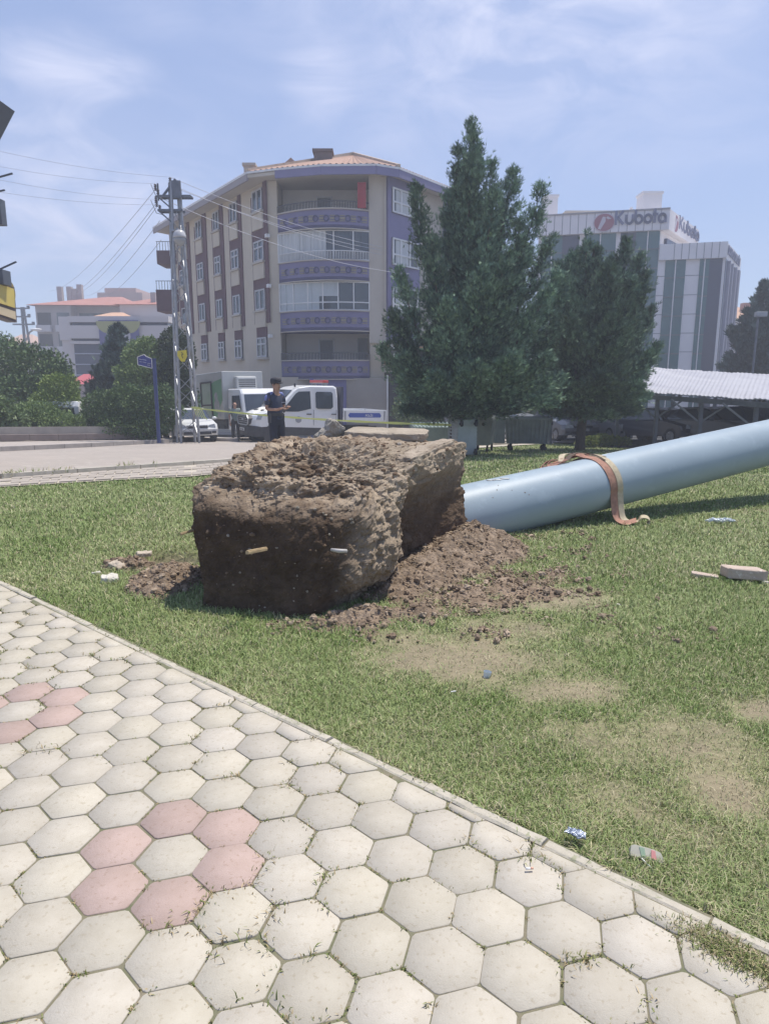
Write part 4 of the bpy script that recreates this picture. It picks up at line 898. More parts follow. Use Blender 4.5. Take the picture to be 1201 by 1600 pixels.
# shop sign
sg = thing('shop_sign', 'black shop sign with orange rim on the corner of the mauve apartment block', 'sign', (.1, 38.2, 3.4))
fz1, fz0 = P(600, 539, 38.2).z, P(600, 569, 38.2).z; sx0 = FRt.s_at(583, 4); ss1 = FRt.s_at(668, 4)
mb = MB(); FRt.box(mb, sx0, ss1, fz0, fz1, .55, .75); mb.build('sign_board', mat('sign_black', (.03, .025, .03), None, rough=.4), sg, world=True)
mb = MB(); o = .72
for a, b, c_, d in ((sx0, ss1, fz0, fz0 + .08), (sx0, ss1, fz1 - .08, fz1), (sx0, sx0 + .09, fz0, fz1), (ss1 - .09, ss1, fz0, fz1)): FRt.box(mb, a, b, c_, d, .70, .78)
mb.build('sign_border', mat('sign_orange', (.62, .22, .09), None, rough=.5), sg, world=True)
mb = MB(); p0 = FRt.p(sx0 + .22, fz0 + .36, .77); mb.M = Matrix.Identity(4); text(mb, 'C', p0, FRt.u, (0, 0, 1), .92, .012, .03); mb.build('large_lettering', white, sg, world=True)
mb = MB(); p0 = FRt.p(sx0 + .62, fz0 + .14, .77); text(mb, 'G', p0, FRt.u, (0, 0, 1), .36, .012, .01); mb.build('small_lettering', mat('letter_orange', (.75, .40, .16), None, rough=.5), sg, world=True)

# ---- white office block with the large lettering on the right
ko = thing('office_building', 'pale panelled office block with dark glass strips and large maker lettering on its parapet', 'building', (22, 64, g(60)))
panel = mat('white_panel', (.78, .75, .75), (.71, .68, .69), .35, .6); teal = mat('teal_glass', (.03, .13, .145), (.02, .09, .11), .25, .2, spec=.5); navy = mat('navy_glass', (.025, .035, .085), (.02, .028, .07), .3, .25, spec=.45); joint = mat('panel_joint', (.30, .29, .31), None, rough=.7)
KA = Vector((PX(838, 65.5, 10), 65.5)); KB = Vector((PX(1130, 61.5, 10), 61.5)); KF = Fac(KA, KB)
KR = KB + Vector((5.3, 8.2)); KRF = Fac(KB, KR)
zU0, zU1 = P(900, 365, 64).z, P(940, 333, 63.8).z; zL0, zL1 = P(1080, 405, 62).z, P(1080, 380, 62).z; gz = g(60) - .5
sU = KF.s_at(1043, zU0)
sU2 = sU
UD = Vector((.60, .80, 0)).normalized(); UC = KF.A + KF.u * sU; mb = MB(); bk = KF.n * -14
def foot(s0, s1, d): a = KF.A + KF.u * s0; b = KF.A + KF.u * s1; return [tuple(a.xy), tuple(b.xy), tuple((b - KF.n * d).xy), tuple((a - KF.n * d).xy)]
sL = KF.L
U1 = KF.A + KF.u * (sU - .6); U2 = U1 + UD * 9.8; extr(mb, [tuple(KF.A.xy), tuple(U1.xy), tuple(U2.xy), tuple((KF.A - KF.n * 12).xy)], gz, zU1 - .1); mb.k = 0
extr(mb, [tuple((KF.A + KF.u * (sU - .6)).xy), tuple(KB), tuple(KR), (KR.x - 9, KR.y + 4)], gz, zL1 - .1); mb.build('wall', panel, ko, world=True)
mb = MB(); KF.box(mb, -.2, sU, zU0, zU1, 0, .5); mb.bar(UC - UD * .2 + Vector((-.25, .25, (zU0 + zU1) / 2)), UC + UD * 10.3 + Vector((-.25, .2, (zU0 + zU1) / 2)), zU1 - zU0 - .01, .5) if False else extr(mb, [tuple((UC + KF.n * .49).xy), tuple((UC + UD * 10.3).xy), tuple((UC + UD * 10.3 + Vector((-.5, .3, 0))).xy), tuple((UC + Vector((-.6, .2, 0))).xy)], zU0 + .003, zU1 - .003); mb.build('upper_parapet', panel, ko, world=True)
mb = MB(); KF.box(mb, sU - .6, sL + .05, zL0, zL1, 0, .35); KRF.box(mb, 0, KRF.L, zL0, zL1, -.35, .05) ; lp = mb.build('lower_parapet', panel, ko, world=True)
mb = MB()
for i in range(1, 16): s = sU * i / 16; KF.box(mb, s - .03, s + .03, zU0, zU1, .5, .515)
for i in range(1, 8): s = sU + (sL - sU) * i / 8; KF.box(mb, s - .03, s + .03, zL0, zL1, .35, .365)
KF.box(mb, -.2, sU, zU1 - .02, zU1 + .10, -.1, .6)
mb.build('panel_joints', joint, ko, world=True)
def strip(px0, px1, m_, z1, name, mull=True):
    a, b = KF.s_at(px0, 12), KF.s_at(px1, 12); mb = MB(); KF.box(mb, a, b, gz + .4, z1, -.1, .06); w_ = mb.build(name, m_, ko, world=True)
    if mull:
        mb = MB(); z = z1 - 1.45
        while z > gz + 1: KF.box(mb, a, b, z - .05, z + .05, .05, .11); z -= 1.6
        k = 2 if b - a < 2.2 else (3 if b - a > 3 else 2)
        mb.build('transom', mat('transom_dark', (.07, .09, .11), None, rough=.4), w_, world=True); mb = MB()
        for i in range(1, k): s = a + (b - a) * i / k; KF.box(mb, s - .04, s + .04, gz + .4, z1, .05, .16)
        mb.build('mullion', panel, w_, world=True)
for a, b, m_, zz in ((845, 877, teal, zU0), (912, 960, teal, zU0), (991, 1028, teal, zU0), (1040, 1072, teal, zL0), (1094, 1109, teal, zL0)): strip(a, b, m_, zz, 'glass_strip')
for a, b, m_, zz in ((877, 903, navy, zU0), (967, 991, navy, zU0), (1109, 1129.5, navy, zL0)): strip(a, b, m_, zz, 'dark_strip', False)
mb = MB()
z = zL0 - 1.3
while z > gz + 1:
    for a, b in ((1028, 1040), (1072, 1094)): mb = MB(); KF.box(mb, KF.s_at(a, 12), KF.s_at(b, 12), z - .03, z + .03, 0, .02); mb.build('cladding_joint', joint, ko, world=True)
    z -= 1.6
L_ = KRF.L
for i, (a, b) in enumerate(((.02, .14), (.22, .33), (.41, .58), (.66, .78))): mb = MB(); KRF.box(mb, L_ * a, L_ * b, gz + .4, zL0, 0, .05); mb.build('side_dark_strip', navy, ko, world=True)
mb = MB()
for a in (.16, .35, .61, .80, .86): KRF.box(mb, L_ * a, L_ * a + .3, gz + .4, zL0, 0, .25)
mb.build('side_fins', mat('fin_grey', (.34, .34, .42), None, rough=.6), ko, world=True)
for px, y0, py, w in ((859, 68, 307, 1.15), (1015, 66, 302, 1.7)):
    zt = P(px, py, y0).z; x = PX(px, y0, zt); mb = MB(); mb.bb(x - w / 2, x + w / 2, y0 - .7, y0 + .9, zU1 - .4, zt - .2); mb.bb(x - w / 2 - .08, x + w / 2 + .08, y0 - .78, y0 + .98, zt - .2, zt); mb.build('chimney', panel, ko, world=True)
x = PX(915, 69, zU1); mb = MB(); mb.bb(x - 2.1, x + 1.6, 67.5, 71, zU1 - .3, zU1 + .85); mb.bb(x - 2.4, x + 1.9, 67.3, 71.2, zU1 + .85, zU1 + 1.0); mb.build('roof_cabin', cream, ko, world=True)
for px, h in ((1027, 1.3), (985, .9), (976, .5)):
    x = PX(px, 66.5, zU1); mb = MB(); mb.tube([(x, 66.5, zU1 - .2), (x, 66.5, zU1 + h), (x - .12, 66.5, zU1 + h + .15)], .16, 8); mb.build('vent_pipe', panel, ko, world=True)
# monoline lettering built as strokes
def strokes(mb, o, ux, h, th, out, sc=1.0):
    ux = Vector(ux).normalized(); uz = Vector((0, 0, 1)); nrm = ux.cross(uz).normalized()
    def seg_(pts):
        for a, b in zip(pts[:-1], pts[1:]):
            p = o + ux * a[0] * sc + uz * a[1]; q = o + ux * b[0] * sc + uz * b[1]; d = (q - p); ln = d.length; d.normalize(); s = nrm.cross(d)
            e = th * .18; p = p - d * e; q = q + d * e; vs = []
            for off in (-.06, .06):
                for c_ in (p - s * th / 2, q - s * th / 2, q + s * th / 2, p + s * th / 2): vs.append(c_ + nrm * (out + off))
            mb.add(vs, [(3, 2, 1, 0), (4, 5, 6, 7), (0, 1, 5, 4), (1, 2, 6, 5), (2, 3, 7, 6), (3, 0, 4, 7)])
    def arc_(cx, cy, r, a0, a1, n=12): return [(cx + r * math.cos(math.radians(a0 + (a1 - a0) * i / n)), cy + r * math.sin(math.radians(a0 + (a1 - a0) * i / n))) for i in range(n + 1)]
    x = 0; w = .62 * h; r = .30 * h
    seg_([(x, 0), (x, h)]); seg_([(x + .62 * h, h * .98), (x + .22 * h, h * .55), (x + .22 * h, h * .45), (x + .66 * h, 0)]); x += .92 * h
    seg_([(x, .66 * h), (x, r)] + arc_(x + r, r, r, 180, 360) + [(x + 2 * r, .66 * h)]); x += 2 * r + .24 * h
    seg_([(x, h), (x, r)]); seg_(arc_(x + r, r, r, 0, 360, 20)); x += 2 * r + .22 * h
    seg_(arc_(x + r, r, r, 0, 360, 20)); x += 2 * r + .20 * h
    seg_([(x + .10 * h, h), (x + .10 * h, r * .6), (x + .10 * h, 0)]); seg_([(x - .06 * h, .62 * h), (x + .34 * h, .62 * h)]); x += .46 * h
    seg_(arc_(x + r, r, r, 40, 300, 18)); seg_(arc_(x + r, r, r, 0, 90, 6)); seg_([(x + 2 * r, r), (x + 2 * r, 0)])
    return x + 2 * r
letm = mat('letter_grey', (.13, .14, .24), None, rough=.5); emb = mat('emblem_red', (.30, .09, .13), None, rough=.5); emw = mat('emblem_white', (.55, .5, .55), None, rough=.5)
s0 = KF.s_at(961, zU0 + 1); s1 = KF.s_at(1038, zU0 + 1); h = 1.05; z0 = zU0 + .62
w_tot = .92 + .84 + .82 + .80 + .46 + .6
mb = MB(); strokes(mb, KF.p(s0, z0, 0), KF.u, h, .20, .56, (s1 - s0) / (w_tot * h)); tag(mb.build('parapet_lettering', letm, ko, world=True), 'large grey lettering on the front parapet')
def emblem(c, ux, rx, rz, out_n):
    mb = MB(); uz = Vector((0, 0, 1)); n_ = Vector(ux).cross(uz).normalized(); k = 36
    for q, (f, d, mi) in enumerate(((1.0, .08, 1), (.9, .11, 0))):
        mb.k = mi; mb.prism([(rx * f * math.cos(2 * math.pi * i / k), rz * f * math.sin(2 * math.pi * i / k)) for i in range(k)], c, ux, uz, n_ * d)
    mb.k = 1
    for pl in ([(-.55, -.62), (-.30, -.75), (.12, .10), (.10, .55), (-.15, .60)], [(.15, .45), (.30, .62), (.62, .35), (.35, .30)]): mb.prism([(a * rx, b * rz) for a, b in pl], c, ux, uz, n_ * .14)
    return mb
emblem(KF.p(KF.s_at(943, zU0 + 1), (zU0 + zU1) / 2, .5), KF.u, .92, .78, 0).build('round_emblem', [emb, emw], ko, world=True)
ur = UD.copy()
o = KF.p(sU, 0, 0); SF = Fac((o.x, o.y), ((o + ur * 10.5).x, (o + ur * 10.5).y)); SF.n = Vector((UD.y, -UD.x, 0))
mb = MB(); strokes(mb, SF.p(2.9, z0, 0), SF.u, h, .24, .10, 1.5); mb.build('side_lettering', letm, ko, world=True)
emblem(SF.p(1.75, (zU0 + zU1) / 2, .04), SF.u, .85, .75, 0).build('side_emblem', [emb, emw], ko, world=True)
mb = MB(); text(mb, 'DORA OTOMOTİV', KRF.p(.6, zL0 + .42, .1), KRF.u, (0, 0, 1), 1.0, .03, .03, width=KRF.L - 1.6); mb.build('company_lettering', letm, ko, world=True)
mb = MB(); SF.box(mb, 1.0, 7, zL1 + .1, zU0 - .45, -.55, -.30); mb.build('upper_window', navy, ko, world=True)

# ---- distant buildings on the left
def simple_building(name, label, px0, px1, pyt, Y, depth, wm, roofpts=None, rm=None, zbase=None, rz=0):
    zt = P((px0 + px1) / 2, pyt, Y).z; x0, x1 = PX(px0, Y, zt), PX(px1, Y, zt); zb = g(46) - .5 if zbase is None else zbase; t = thing(name, label, 'building', ((x0 + x1) / 2, Y, g(46)))
    mb = MB(); mb.bb(x0, x1, Y, Y + depth, zb, zt); mb.build('wall', wm, t, world=True)
    if roofpts:
        e, hgt = roofpts; mb = MB(); xm = (x1 - x0) * .28; a = [(x0 - e, Y - e, zt), (x1 + e, Y - e, zt), (x1 + e, Y + depth + e, zt), (x0 - e, Y + depth + e, zt), (x0 + xm, Y + depth / 2, zt + hgt), (x1 - xm, Y + depth / 2, zt + hgt)]
        mb.add(a, [(0, 1, 5, 4), (1, 2, 5), (2, 3, 4, 5), (3, 0, 4), (3, 2, 1, 0)]); mb.build('roof', rm, t, world=True)
    return t, x0, x1, zt
redroof = mat('faded_red_tile', (.44, .20, .16), (.36, .16, .13), .8, .9, bump=.3); pinkw = mat('pink_render', (.50, .36, .33), (.44, .32, .30), .3, .9); greyw = mat('grey_render', (.42, .38, .37), (.34, .31, .31), .25, .9); whitew = mat('white_render', (.58, .56, .57), (.52, .50, .52), .2, .9)
def wins(t, x0, x1, Y, rows_, cols_, w, h, m_=glass, gap=0):
    for z in rows_:
        for i in range(cols_):
            x = x0 + (x1 - x0) * (i + .5) / cols_; mb = MB(); mb.bb(x - w / 2, x + w / 2, Y - .06, Y + .1, z, z + h); wn_ = mb.build('window', m_, t, world=True)
            mb = MB(); mb.bb(x - w / 2 - .1, x + w / 2 + .1, Y - .16, Y, z - .14, z - .02); mb.build('window_sill', whitew, wn_, world=True)
t, x0, x1, zt = simple_building('apartment_block', 'grey five storey apartment block with recessed balconies and broad red roof, far left', 55, 110, 477, 100, 18, greyw)
for k in range(4):
    z = zt - 2.7 - k * 2.9
    for a, b in ((.05, .42), (.60, .95)):
        mb = MB(); mb.bb(x0 + (x1 - x0) * a, x0 + (x1 - x0) * b, 99.92, 100.1, z, z + 1.7); lg = mb.build('loggia', darkin if a < .5 else glass, t, world=True); mb = MB(); mb.bb(x0 + (x1 - x0) * a - .1, x0 + (x1 - x0) * b + .1, 99.4, 100, z - .9, z); mb.build('loggia_parapet', pinkw if k == 3 else whitew, lg, world=True)
xr = PX(205, 103, zt); mb = MB(); mb.bb(x1, xr, 102, 118, g(46), zt + .1); mb.build('rear_wing', greyw, t, world=True); wins(t, x1 + .5, xr - 3, 102, (zt - 2.4,), 4, 1.3, 1.5)
mb = MB(); a = [(x0 - .8, 99, zt), (xr + .8, 100, zt), (xr + .8, 119, zt), (x0 - .8, 119, zt), (x0 + 7, 108, zt + 2.0), (xr - 3, 108, zt + 2.0)]; mb.add(a, [(0, 1, 5, 4), (1, 2, 5), (2, 3, 4, 5), (3, 0, 4), (3, 2, 1, 0)]); rf = mb.build('roof', redroof, t, world=True)
for px in (97, 112, 120, 128): x = PX(px, 106, zt); mb = MB(); mb.bb(x - .35, x + .35, 105.6, 106.3, zt + 1, zt + 2.9 + .3 * (px % 3)); mb.build('chimney', greyw, rf, world=True)
t, x0, x1, zt = simple_building('pink_building', 'flat-topped pale pink building rising behind the broad red roof', 152, 222, 457, 130, 14, pinkw)
mb = MB(); mb.bb(x0 + 1, x1 - 1.4, 131, 140, zt, zt + .9); mb.build('roof_parapet', pinkw, t, world=True); wins(t, x0 + .5, x1 - 4, 130, (zt - 2.5,), 2, 1.5, 1.4)
t, x0, x1, zt = simple_building('white_building', 'plain white building with low red roof beside the lattice tower', 187, 275, 476, 86, 12, whitew, (.6, 1.3), redroof); wins(t, x0 + .2, x0 + 3.4, 86, (zt - 1.9,), 1, 1.2, .6, mat('grey_vent', (.2, .2, .22)))
mb = MB(); x = PX(242, 88, zt); mb.bb(x - .3, x + .3, 87.5, 88.1, zt, zt + 1.6); mb.build('chimney', greyw, t, world=True)
t, x0, x1, zt = simple_building('small_house', 'small house with orange tiled roof between the red roof and the banner building', 145, 187, 496, 80, 7, pinkw, (.4, .85), mat('orange_tile', (.58, .36, .24), (.50, .30, .2), 1, .9))
# blue glazed office with banner
t, x0, x1, zt = simple_building('glazed_office', 'low office with dark blue glass bands, white fascia and purple banner behind the spruce', 113, 262, 503, 68, 16, mat('blue_grey_glass', (.05, .065, .12), (.04, .05, .09), .4, .25, spec=.6))
mb = MB(); mb.bb(x0 - .2, x1 + .2, 67.6, 84, zt - .05, zt + .5); mb.bb(x0 - .2, x1 + .2, 67.5, 68, zt - 1.55, zt - .35); mb.bb(x0 - .2, x1 + .2, 67.5, 68, zt - 2.05, zt - 1.8); mb.bb(x0 - 1.3, x0 - .2, 68, 84, zt - 1.7, zt + .5); mb.build('fascia', whitew, t, world=True)
for k in range(7): mb = MB(); mb.bb(x0, x1, 67.85, 67.98, zt - 3.0 - k * 1.0, zt - 2.9 - k * 1.0); mb.build('glazing_bar', mat('bar_grey', (.35, .38, .48), None, rough=.4), t, world=True)
mb = MB(); mb.bb(x0 - 1.2, x0 - .05, 68.2, 70, g(46), zt - 1.7); mb.build('side_wall', whitew, t, world=True)
bx0, bx1 = PX(155, 67.4, zt), PX(217, 67.4, zt); mb = MB(); mb.bb(bx0, bx1, 67.2, 67.3, zt - 5.5, zt + .1); bn = mb.build('banner', mat('banner_purple', (.12, .125, .29), (.10, .10, .25), 1, .8), t, world=True)
cc = Vector(((bx0 + bx1) / 2 - .05, 67.18, zt - 1.35)); disk = lambda c, r, m_, nm, lo=0, hi=360, d=.03: (lambda mb: (mb.prism([(r * math.cos(math.radians(lo + (hi - lo) * i / 30)), r * math.sin(math.radians(lo + (hi - lo) * i / 30))) for i in range(31 if hi - lo < 360 else 30)], c, (1, 0, 0), (0, 0, 1), (0, -d, 0)), mb.build(nm, m_, bn, world=True)))(MB())
disk(cc, 1.15, mat('banner_white', (.42, .42, .50), None), 'round_logo')
mb = MB(); mb.bb(cc.x - .75, cc.x + .75, 67.10, 67.13, cc.z - .35, cc.z - .15); mb.bb(cc.x - .15, cc.x + .15, 67.10, 67.13, cc.z + .15, cc.z + .6); mb.bb(cc.x - .5, cc.x + .5, 67.10, 67.13, cc.z - .08, cc.z + .06); mb.build('logo_mark', mat('banner_dark', (.12, .13, .18), None), bn, world=True)
disk(Vector((bx0 + .9, 67.18, zt)), 1.1, mat('banner_yellow', (.33, .34, .16), None), 'yellow_scallop', 180, 360); disk(Vector((bx1 - .9, 67.18, zt)), 1.1, MATS['banner_yellow'], 'yellow_scallop', 180, 360)
t, x0, x1, zt = simple_building('kiosk', 'small kiosk with bright red roof behind the bushes', 110, 140, 600, 50, 3, greyw, (.25, .7), mat('bright_red_roof', (.45, .10, .12), None, rough=.7))
for k, (a, b) in enumerate(((118, 121), (133, 138))): mb = MB(); mb.bb(PX(a, 50), PX(b, 50), 49.8, 50, zt - 2, zt - .3); mb.build('kiosk_window', glass, t, world=True)
t, x0, x1, zt = simple_building('distant_house', 'low house with pale orange roof at the foot of the hill', 8, 50, 536, 150, 8, pinkw, (.5, 2.0), mat('orange_tile'[:] + '_b', (.5, .34, .26), None))
# right, behind the office
t, x0, x1, zt = simple_building('house', 'house with orange roof and brick chimney between the office block and the right tree', 1128, 1196, 498, 90, 10, whitew, (.6, 2.0), mat('orange_tile', (.58, .36, .24)))
mb = MB(); x = PX(1161, 93, zt + 2); mb.bb(x - .45, x + .45, 92, 93, zt + .5, P(1161, 473, 92).z); mb.build('chimney', mat('brick_red', (.35, .16, .12), (.28, .12, .1), 4, .9), t, world=True)

# ---- near shop building at the left edge (mostly outside the frame) with eave, brackets and yellow sign
nb = thing('corner_building', 'dark eave corner and brackets of a building cut off by the left edge', 'building', (-10.4, 15.5, g(15)))
mb = MB(); mb.bb(-14.5, -9.4, 12.5, 15.0, g(15) - .5, 8.0); mb.build('wall', greyw, nb, world=True)
ez = P(10, 168, 15).z; ex = PX(17, 15, ez); mb = MB(); mb.add([(-13, 14.2, ez - .05), (ex - .02, 14.2, ez), (ex - .02, 15.2, ez), (-13, 15.2, ez), (-13, 14.2, ez - .95), (ex - .62, 14.25, ez - .95), (ex - .65, 15.2, ez - .95), (-13, 15.2, ez - .95)], [(0, 1, 2, 3), (7, 6, 5, 4), (0, 4, 5, 1), (1, 5, 6, 2), (2, 6, 7, 3), (3, 7, 4, 0)]); mb.build('eave', mat('eave_grey', (.10, .12, .15), (.08, .09, .12), 2, .6), nb, world=True)
for pa, pb in ((-20, 330), (-20, 310)): pass
mb = MB(); za, zb_ = P(2, 312, 15).z, P(2, 352, 15).z; xx = PX(4, 15, za); mb.bb(-11, xx, 14.9, 15.1, zb_, za); mb.build('wall_cabinet', MATS['eave_grey'], nb, world=True)
for a_, b_ in (((-30, 285), (20, 271)), ((-30, 305), (8, 297)), ((-20, 430), (26, 409))): mb = MB(); mb.bar(P(*a_, 15), P(*b_, 15), .03); mb.build('bracket_rod', MATS['eave_grey'], nb, world=True)
ys_ = thing('hanging_sign', 'yellow illuminated shop sign in a dark frame at the left edge', 'sign', tuple(P(-10, 470, 14.5)))
q = [P(-34, 432, 13.4), P(23, 449, 15.0), P(27, 504, 15.0), P(-34, 483, 13.4)]; dn = Vector((.15, .1, 0)); uxs = (q[1] - q[0]).normalized(); nn_ = uxs.cross(Vector((0, 0, 1))).normalized()
def quadbox(mb, c4, off0, off1): mb.add([p + nn_ * off0 for p in c4] + [p + nn_ * off1 for p in c4], [(0, 1, 2, 3), (7, 6, 5, 4), (0, 4, 5, 1), (1, 5, 6, 2), (2, 6, 7, 3), (3, 7, 4, 0)])
def sub(u0, u1, v0, v1): f = lambda u, v: q[0].lerp(q[1], u).lerp(q[3].lerp(q[2], u), v); return [f(u0, v0), f(u1, v0), f(u1, v1), f(u0, v1)]
mb = MB(); quadbox(mb, q, -.2, .0); mb.build('sign_case', mat('sign_case_dark', (.09, .075, .08), None, rough=.5), ys_, world=True)
mb = MB(); quadbox(mb, sub(.02, .95, .05, .60), 0, .02); mb.build('yellow_panel', mat('sign_yellow', (.62, .50, .14), (.55, .44, .15), 6, .5), ys_, world=True)
mb = MB(); quadbox(mb, sub(.02, .95, .70, .93), 0, .02); mb.build('cream_panel', mat('sign_cream', (.60, .50, .34), None, rough=.5), ys_, world=True)
zc = q[3].z; mb = MB(); o_ = sub(.05, .9, .52, .6)[0] + nn_ * .02; text(mb, 'SERVO', o_, (q[1] - q[0]), (0, 0, 1), .55, .01, .02, width=1.55); mb.build('sign_lettering', mat('sign_letter_brown', (.28, .20, .05), None, rough=.5), ys_, world=True)
mb = MB(); mb.bb(PX(-20, 14.4, 4), PX(5, 14.4, 4), 14.3, 14.6, q[0].z - .02, P(0, 422, 14.4).z); mb.build('mounting_box', MATS['eave_grey'], ys_, world=True)
# ------------------------------------------------------------------ trees and shrubs
needle = mat('juniper_spray', (1, 1, 1), None, rough=.75, spec=.2, attr='tint'); leafm = mat('leaf', (1, 1, 1), None, rough=.55, spec=.3, attr='tint')
bark = mat('bark', (.13, .10, .08), (.08, .06, .05), 12, .95, bump=.8, stretch=(1, 1, .25))
def sprays(name, base, dirs, ln, wd, colr, matl, parent, top, fan=3):
    """many small feathers: 'fan' narrow diamonds from each base point"""
    n = len(base); Vs = []; Ls = []; inv = np.array(rootm(top).inverted()); 
    d = dirs / np.linalg.norm(dirs, axis=1, keepdims=True); a = np.cross(d, R.normal(size=(n, 3))); a /= np.linalg.norm(a, axis=1, keepdims=True) + 1e-9
    VV = []
    for k in range(fan):
        s = (k - (fan - 1) / 2) * .55; dd = d + a * s; dd /= np.linalg.norm(dd, axis=1, keepdims=True); l = ln * (1 - .28 * abs(s)); w = np.cross(dd, np.cross(a, d) + .2 * a); w /= np.linalg.norm(w, axis=1, keepdims=True) + 1e-9
        b = base + d * (ln * .12 * k)[:, None]
        VV.append(np.stack([b, b + dd * (l * .45)[:, None] + w * (wd * .5)[:, None], b + dd * l[:, None], b + dd * (l * .45)[:, None] - w * (wd * .5)[:, None]], 1))
    V = np.concatenate(VV, 0).reshape(-1, 3); V = V @ inv[:3, :3].T + inv[:3, 3]; m = n * fan
    c = np.tile(np.repeat(colr, 4, 0).reshape(n, 4, 3), (fan, 1, 1)).reshape(-1, 3)
    o = npmesh(name, V, np.arange(m * 4), np.arange(m) * 4, np.full(m, 4), matl, c); o.parent = parent; return o
def conifer(name, label, base, Y, plumes, trunk_top, trunk_r, col, nbr=60, nsp=26, sl=.15, sw=.035, group=None, low=1.2):
    t = thing(name, label, 'tree', tuple(base), group=group); top = Vector(trunk_top)
    mb = MB(); b = Vector(base); mb.tube([b + Vector((0, 0, -.1)), b + Vector((0, 0, .25)), b.lerp(top, .25) + Vector((.03, 0, 0)), b.lerp(top, .55), top], [trunk_r * 1.25, trunk_r, trunk_r * .85, trunk_r * .55, .03], 12); trk = mb.build('trunk', bark, t, world=True, smooth=True)
    BB, DD, CC, LL = [], [], [], []; mb = MB()
    for (px, py, dy, rmax, hb, k) in plumes:
        tip = P(px, py, Y + dy); q = min(max((tip.z - b.z) * hb, low), (top.z - b.z) * .8) / (top.z - b.z); root = b.lerp(top, q); ln = (tip - root).length
        mid = root.lerp(tip, .5) + Vector((tip.x - root.x, tip.y - root.y, 0)) * .22 - Vector((0, 0, .02))
        ax = lambda s: root * (1 - s) ** 2 + mid * 2 * s * (1 - s) + tip * s * s
        mb.tube([ax(s) for s in (0, .2, .4, .6, .8, .97)], [.055, .045, .035, .025, .014, .005], 6)
        nb_ = int(nbr * k); psh = rnd.uniform(.70, 1.45)  # plume tones varied to paint in light and dark between plumes
        for i in range(nb_):
            s = .10 + .90 * (rnd.random() ** .85); pr = rmax * (min(1, .45 + s * 2.2)) * (1 - s) ** .76 + .04; o = ax(s); th = rnd.random() * 6.283; rad = Vector((math.cos(th), math.sin(th), 0)); adir = (ax(min(1, s + .05)) - ax(s - .05)).normalized()
            L_ = pr * rnd.uniform(.55, 1.25) * (1 + .35 * noise.noise(Vector((px * .01, s * 4, th)))); n_ = int(nsp * rnd.uniform(.7, 1.2) * min(1.3, .35 + L_)); e = rad * L_ + adir * L_ * rnd.uniform(.55, 1.0); shade = psh * rnd.uniform(.72, 1.3)
            u = np.sqrt(R.random(n_)) ; pts = np.array(o)[None] + np.array(e)[None] * u[:, None] + np.array(adir)[None] * (u ** 2 * L_ * .25)[:, None] + R.normal(0, .045 + .05 * (1 - s), (n_, 3)) * (.5 + u)[:, None]
            dirs = np.array(rad * .55 + adir * .9 + Vector((0, 0, .25)))[None] + R.normal(0, .38, (n_, 3))
            BB.append(pts); DD.append(dirs); LL.append(sl * R.uniform(.6, 1.3, n_)); cbase = np.array(col[0]) + (np.array(col[1]) - np.array(col[0])) * (np.clip(u - .45, 0, 1)[:, None] * 1.1 * R.uniform(.2, 1.2, (n_, 1))); CC.append(cbase * shade * R.uniform(.8, 1.2, (n_, 1)))  # outer sprays coloured brighter as painted highlights, inner ones kept dark
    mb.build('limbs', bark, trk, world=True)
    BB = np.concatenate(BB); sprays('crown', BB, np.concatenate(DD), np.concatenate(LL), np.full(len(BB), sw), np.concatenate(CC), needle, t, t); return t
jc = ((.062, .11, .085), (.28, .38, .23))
# tree one: plumes (tip px, tip py, depth offset, radius, attachment height, density)
b1 = G(712, 712); Y1 = b1.y
PL1 = [(736, 192, 0, .40, .35, 1.5), (748, 228, .1, .50, .35, 1.2), (716, 235, .2, .5, .35, 1.2), (768, 258, .3, .6, .35, 1.3), (785, 330, .8, .7, .35, 1.4), (815, 345, -.4, .6, .3, 1.2), (735, 250, -.3, .75, .35, 1.5), (862, 370, .2, .5, .3, 1.2), (882, 450, .4, .5, .25, 1.1), (875, 590, .2, .55, .15, 1.1), (862, 625, -.3, .5, .12, 1.0), (722, 270, .4, .8, .35, 1.6), (802, 268, .5, .75, .35, 1.6), (772, 300, -.5, .6, .35, 1.3), (848, 288, -.2, .60, .3, 1.4), (700, 300, .6, .65, .3, 1.3), (648, 292, -.5, .50, .3, 1.3), (672, 370, -.9, .6, .25, 1.3),
       (622, 420, .4, .5, .25, 1.1), (612, 490, -.4, .55, .22, 1.2), (598, 545, .5, .45, .2, .9), (634, 560, -1.2, .6, .18, 1.2), (700, 470, -1.6, .6, .22, 1.3), (752, 420, -1.5, .6, .25, 1.4), (790, 400, -1.3, .6, .25, 1.3), (822, 390, .4, .6, .25, 1.3),
       (868, 430, -.6, .55, .22, 1.3), (872, 505, .5, .5, .2, 1.1), (850, 560, -1.0, .6, .18, 1.2), (800, 560, -1.7, .6, .16, 1.2), (745, 575, -1.9, .6, .15, 1.3), (680, 590, -1.6, .55, .14, 1.2), (640, 612, .6, .5, .13, 1.0), (705, 620, 1.2, .6, .13, 1.2), (790, 615, 1.1, .6, .13, 1.2), (850, 610, .6, .5, .13, 1.0),
       (760, 500, 1.4, .8, .2, 1.4), (680, 480, 1.3, .8, .2, 1.4), (830, 480, 1.3, .7, .2, 1.2), (640, 640, -.6, .40, .10, .8), (725, 638, -1.2, .45, .10, 1.0), (800, 640, -.6, .42, .10, .8), (745, 640, .8, .5, .1, .9), (675, 642, .2, .42, .1, .8)]
conifer('conifer_tree', 'tall feathery dark green conifer right behind the toppled block, nearer of the two', b1, Y1, PL1, P(734, 230, Y1), .19, jc, nbr=76, nsp=42, sl=.13, sw=.019, group='two conifers on the lawn')
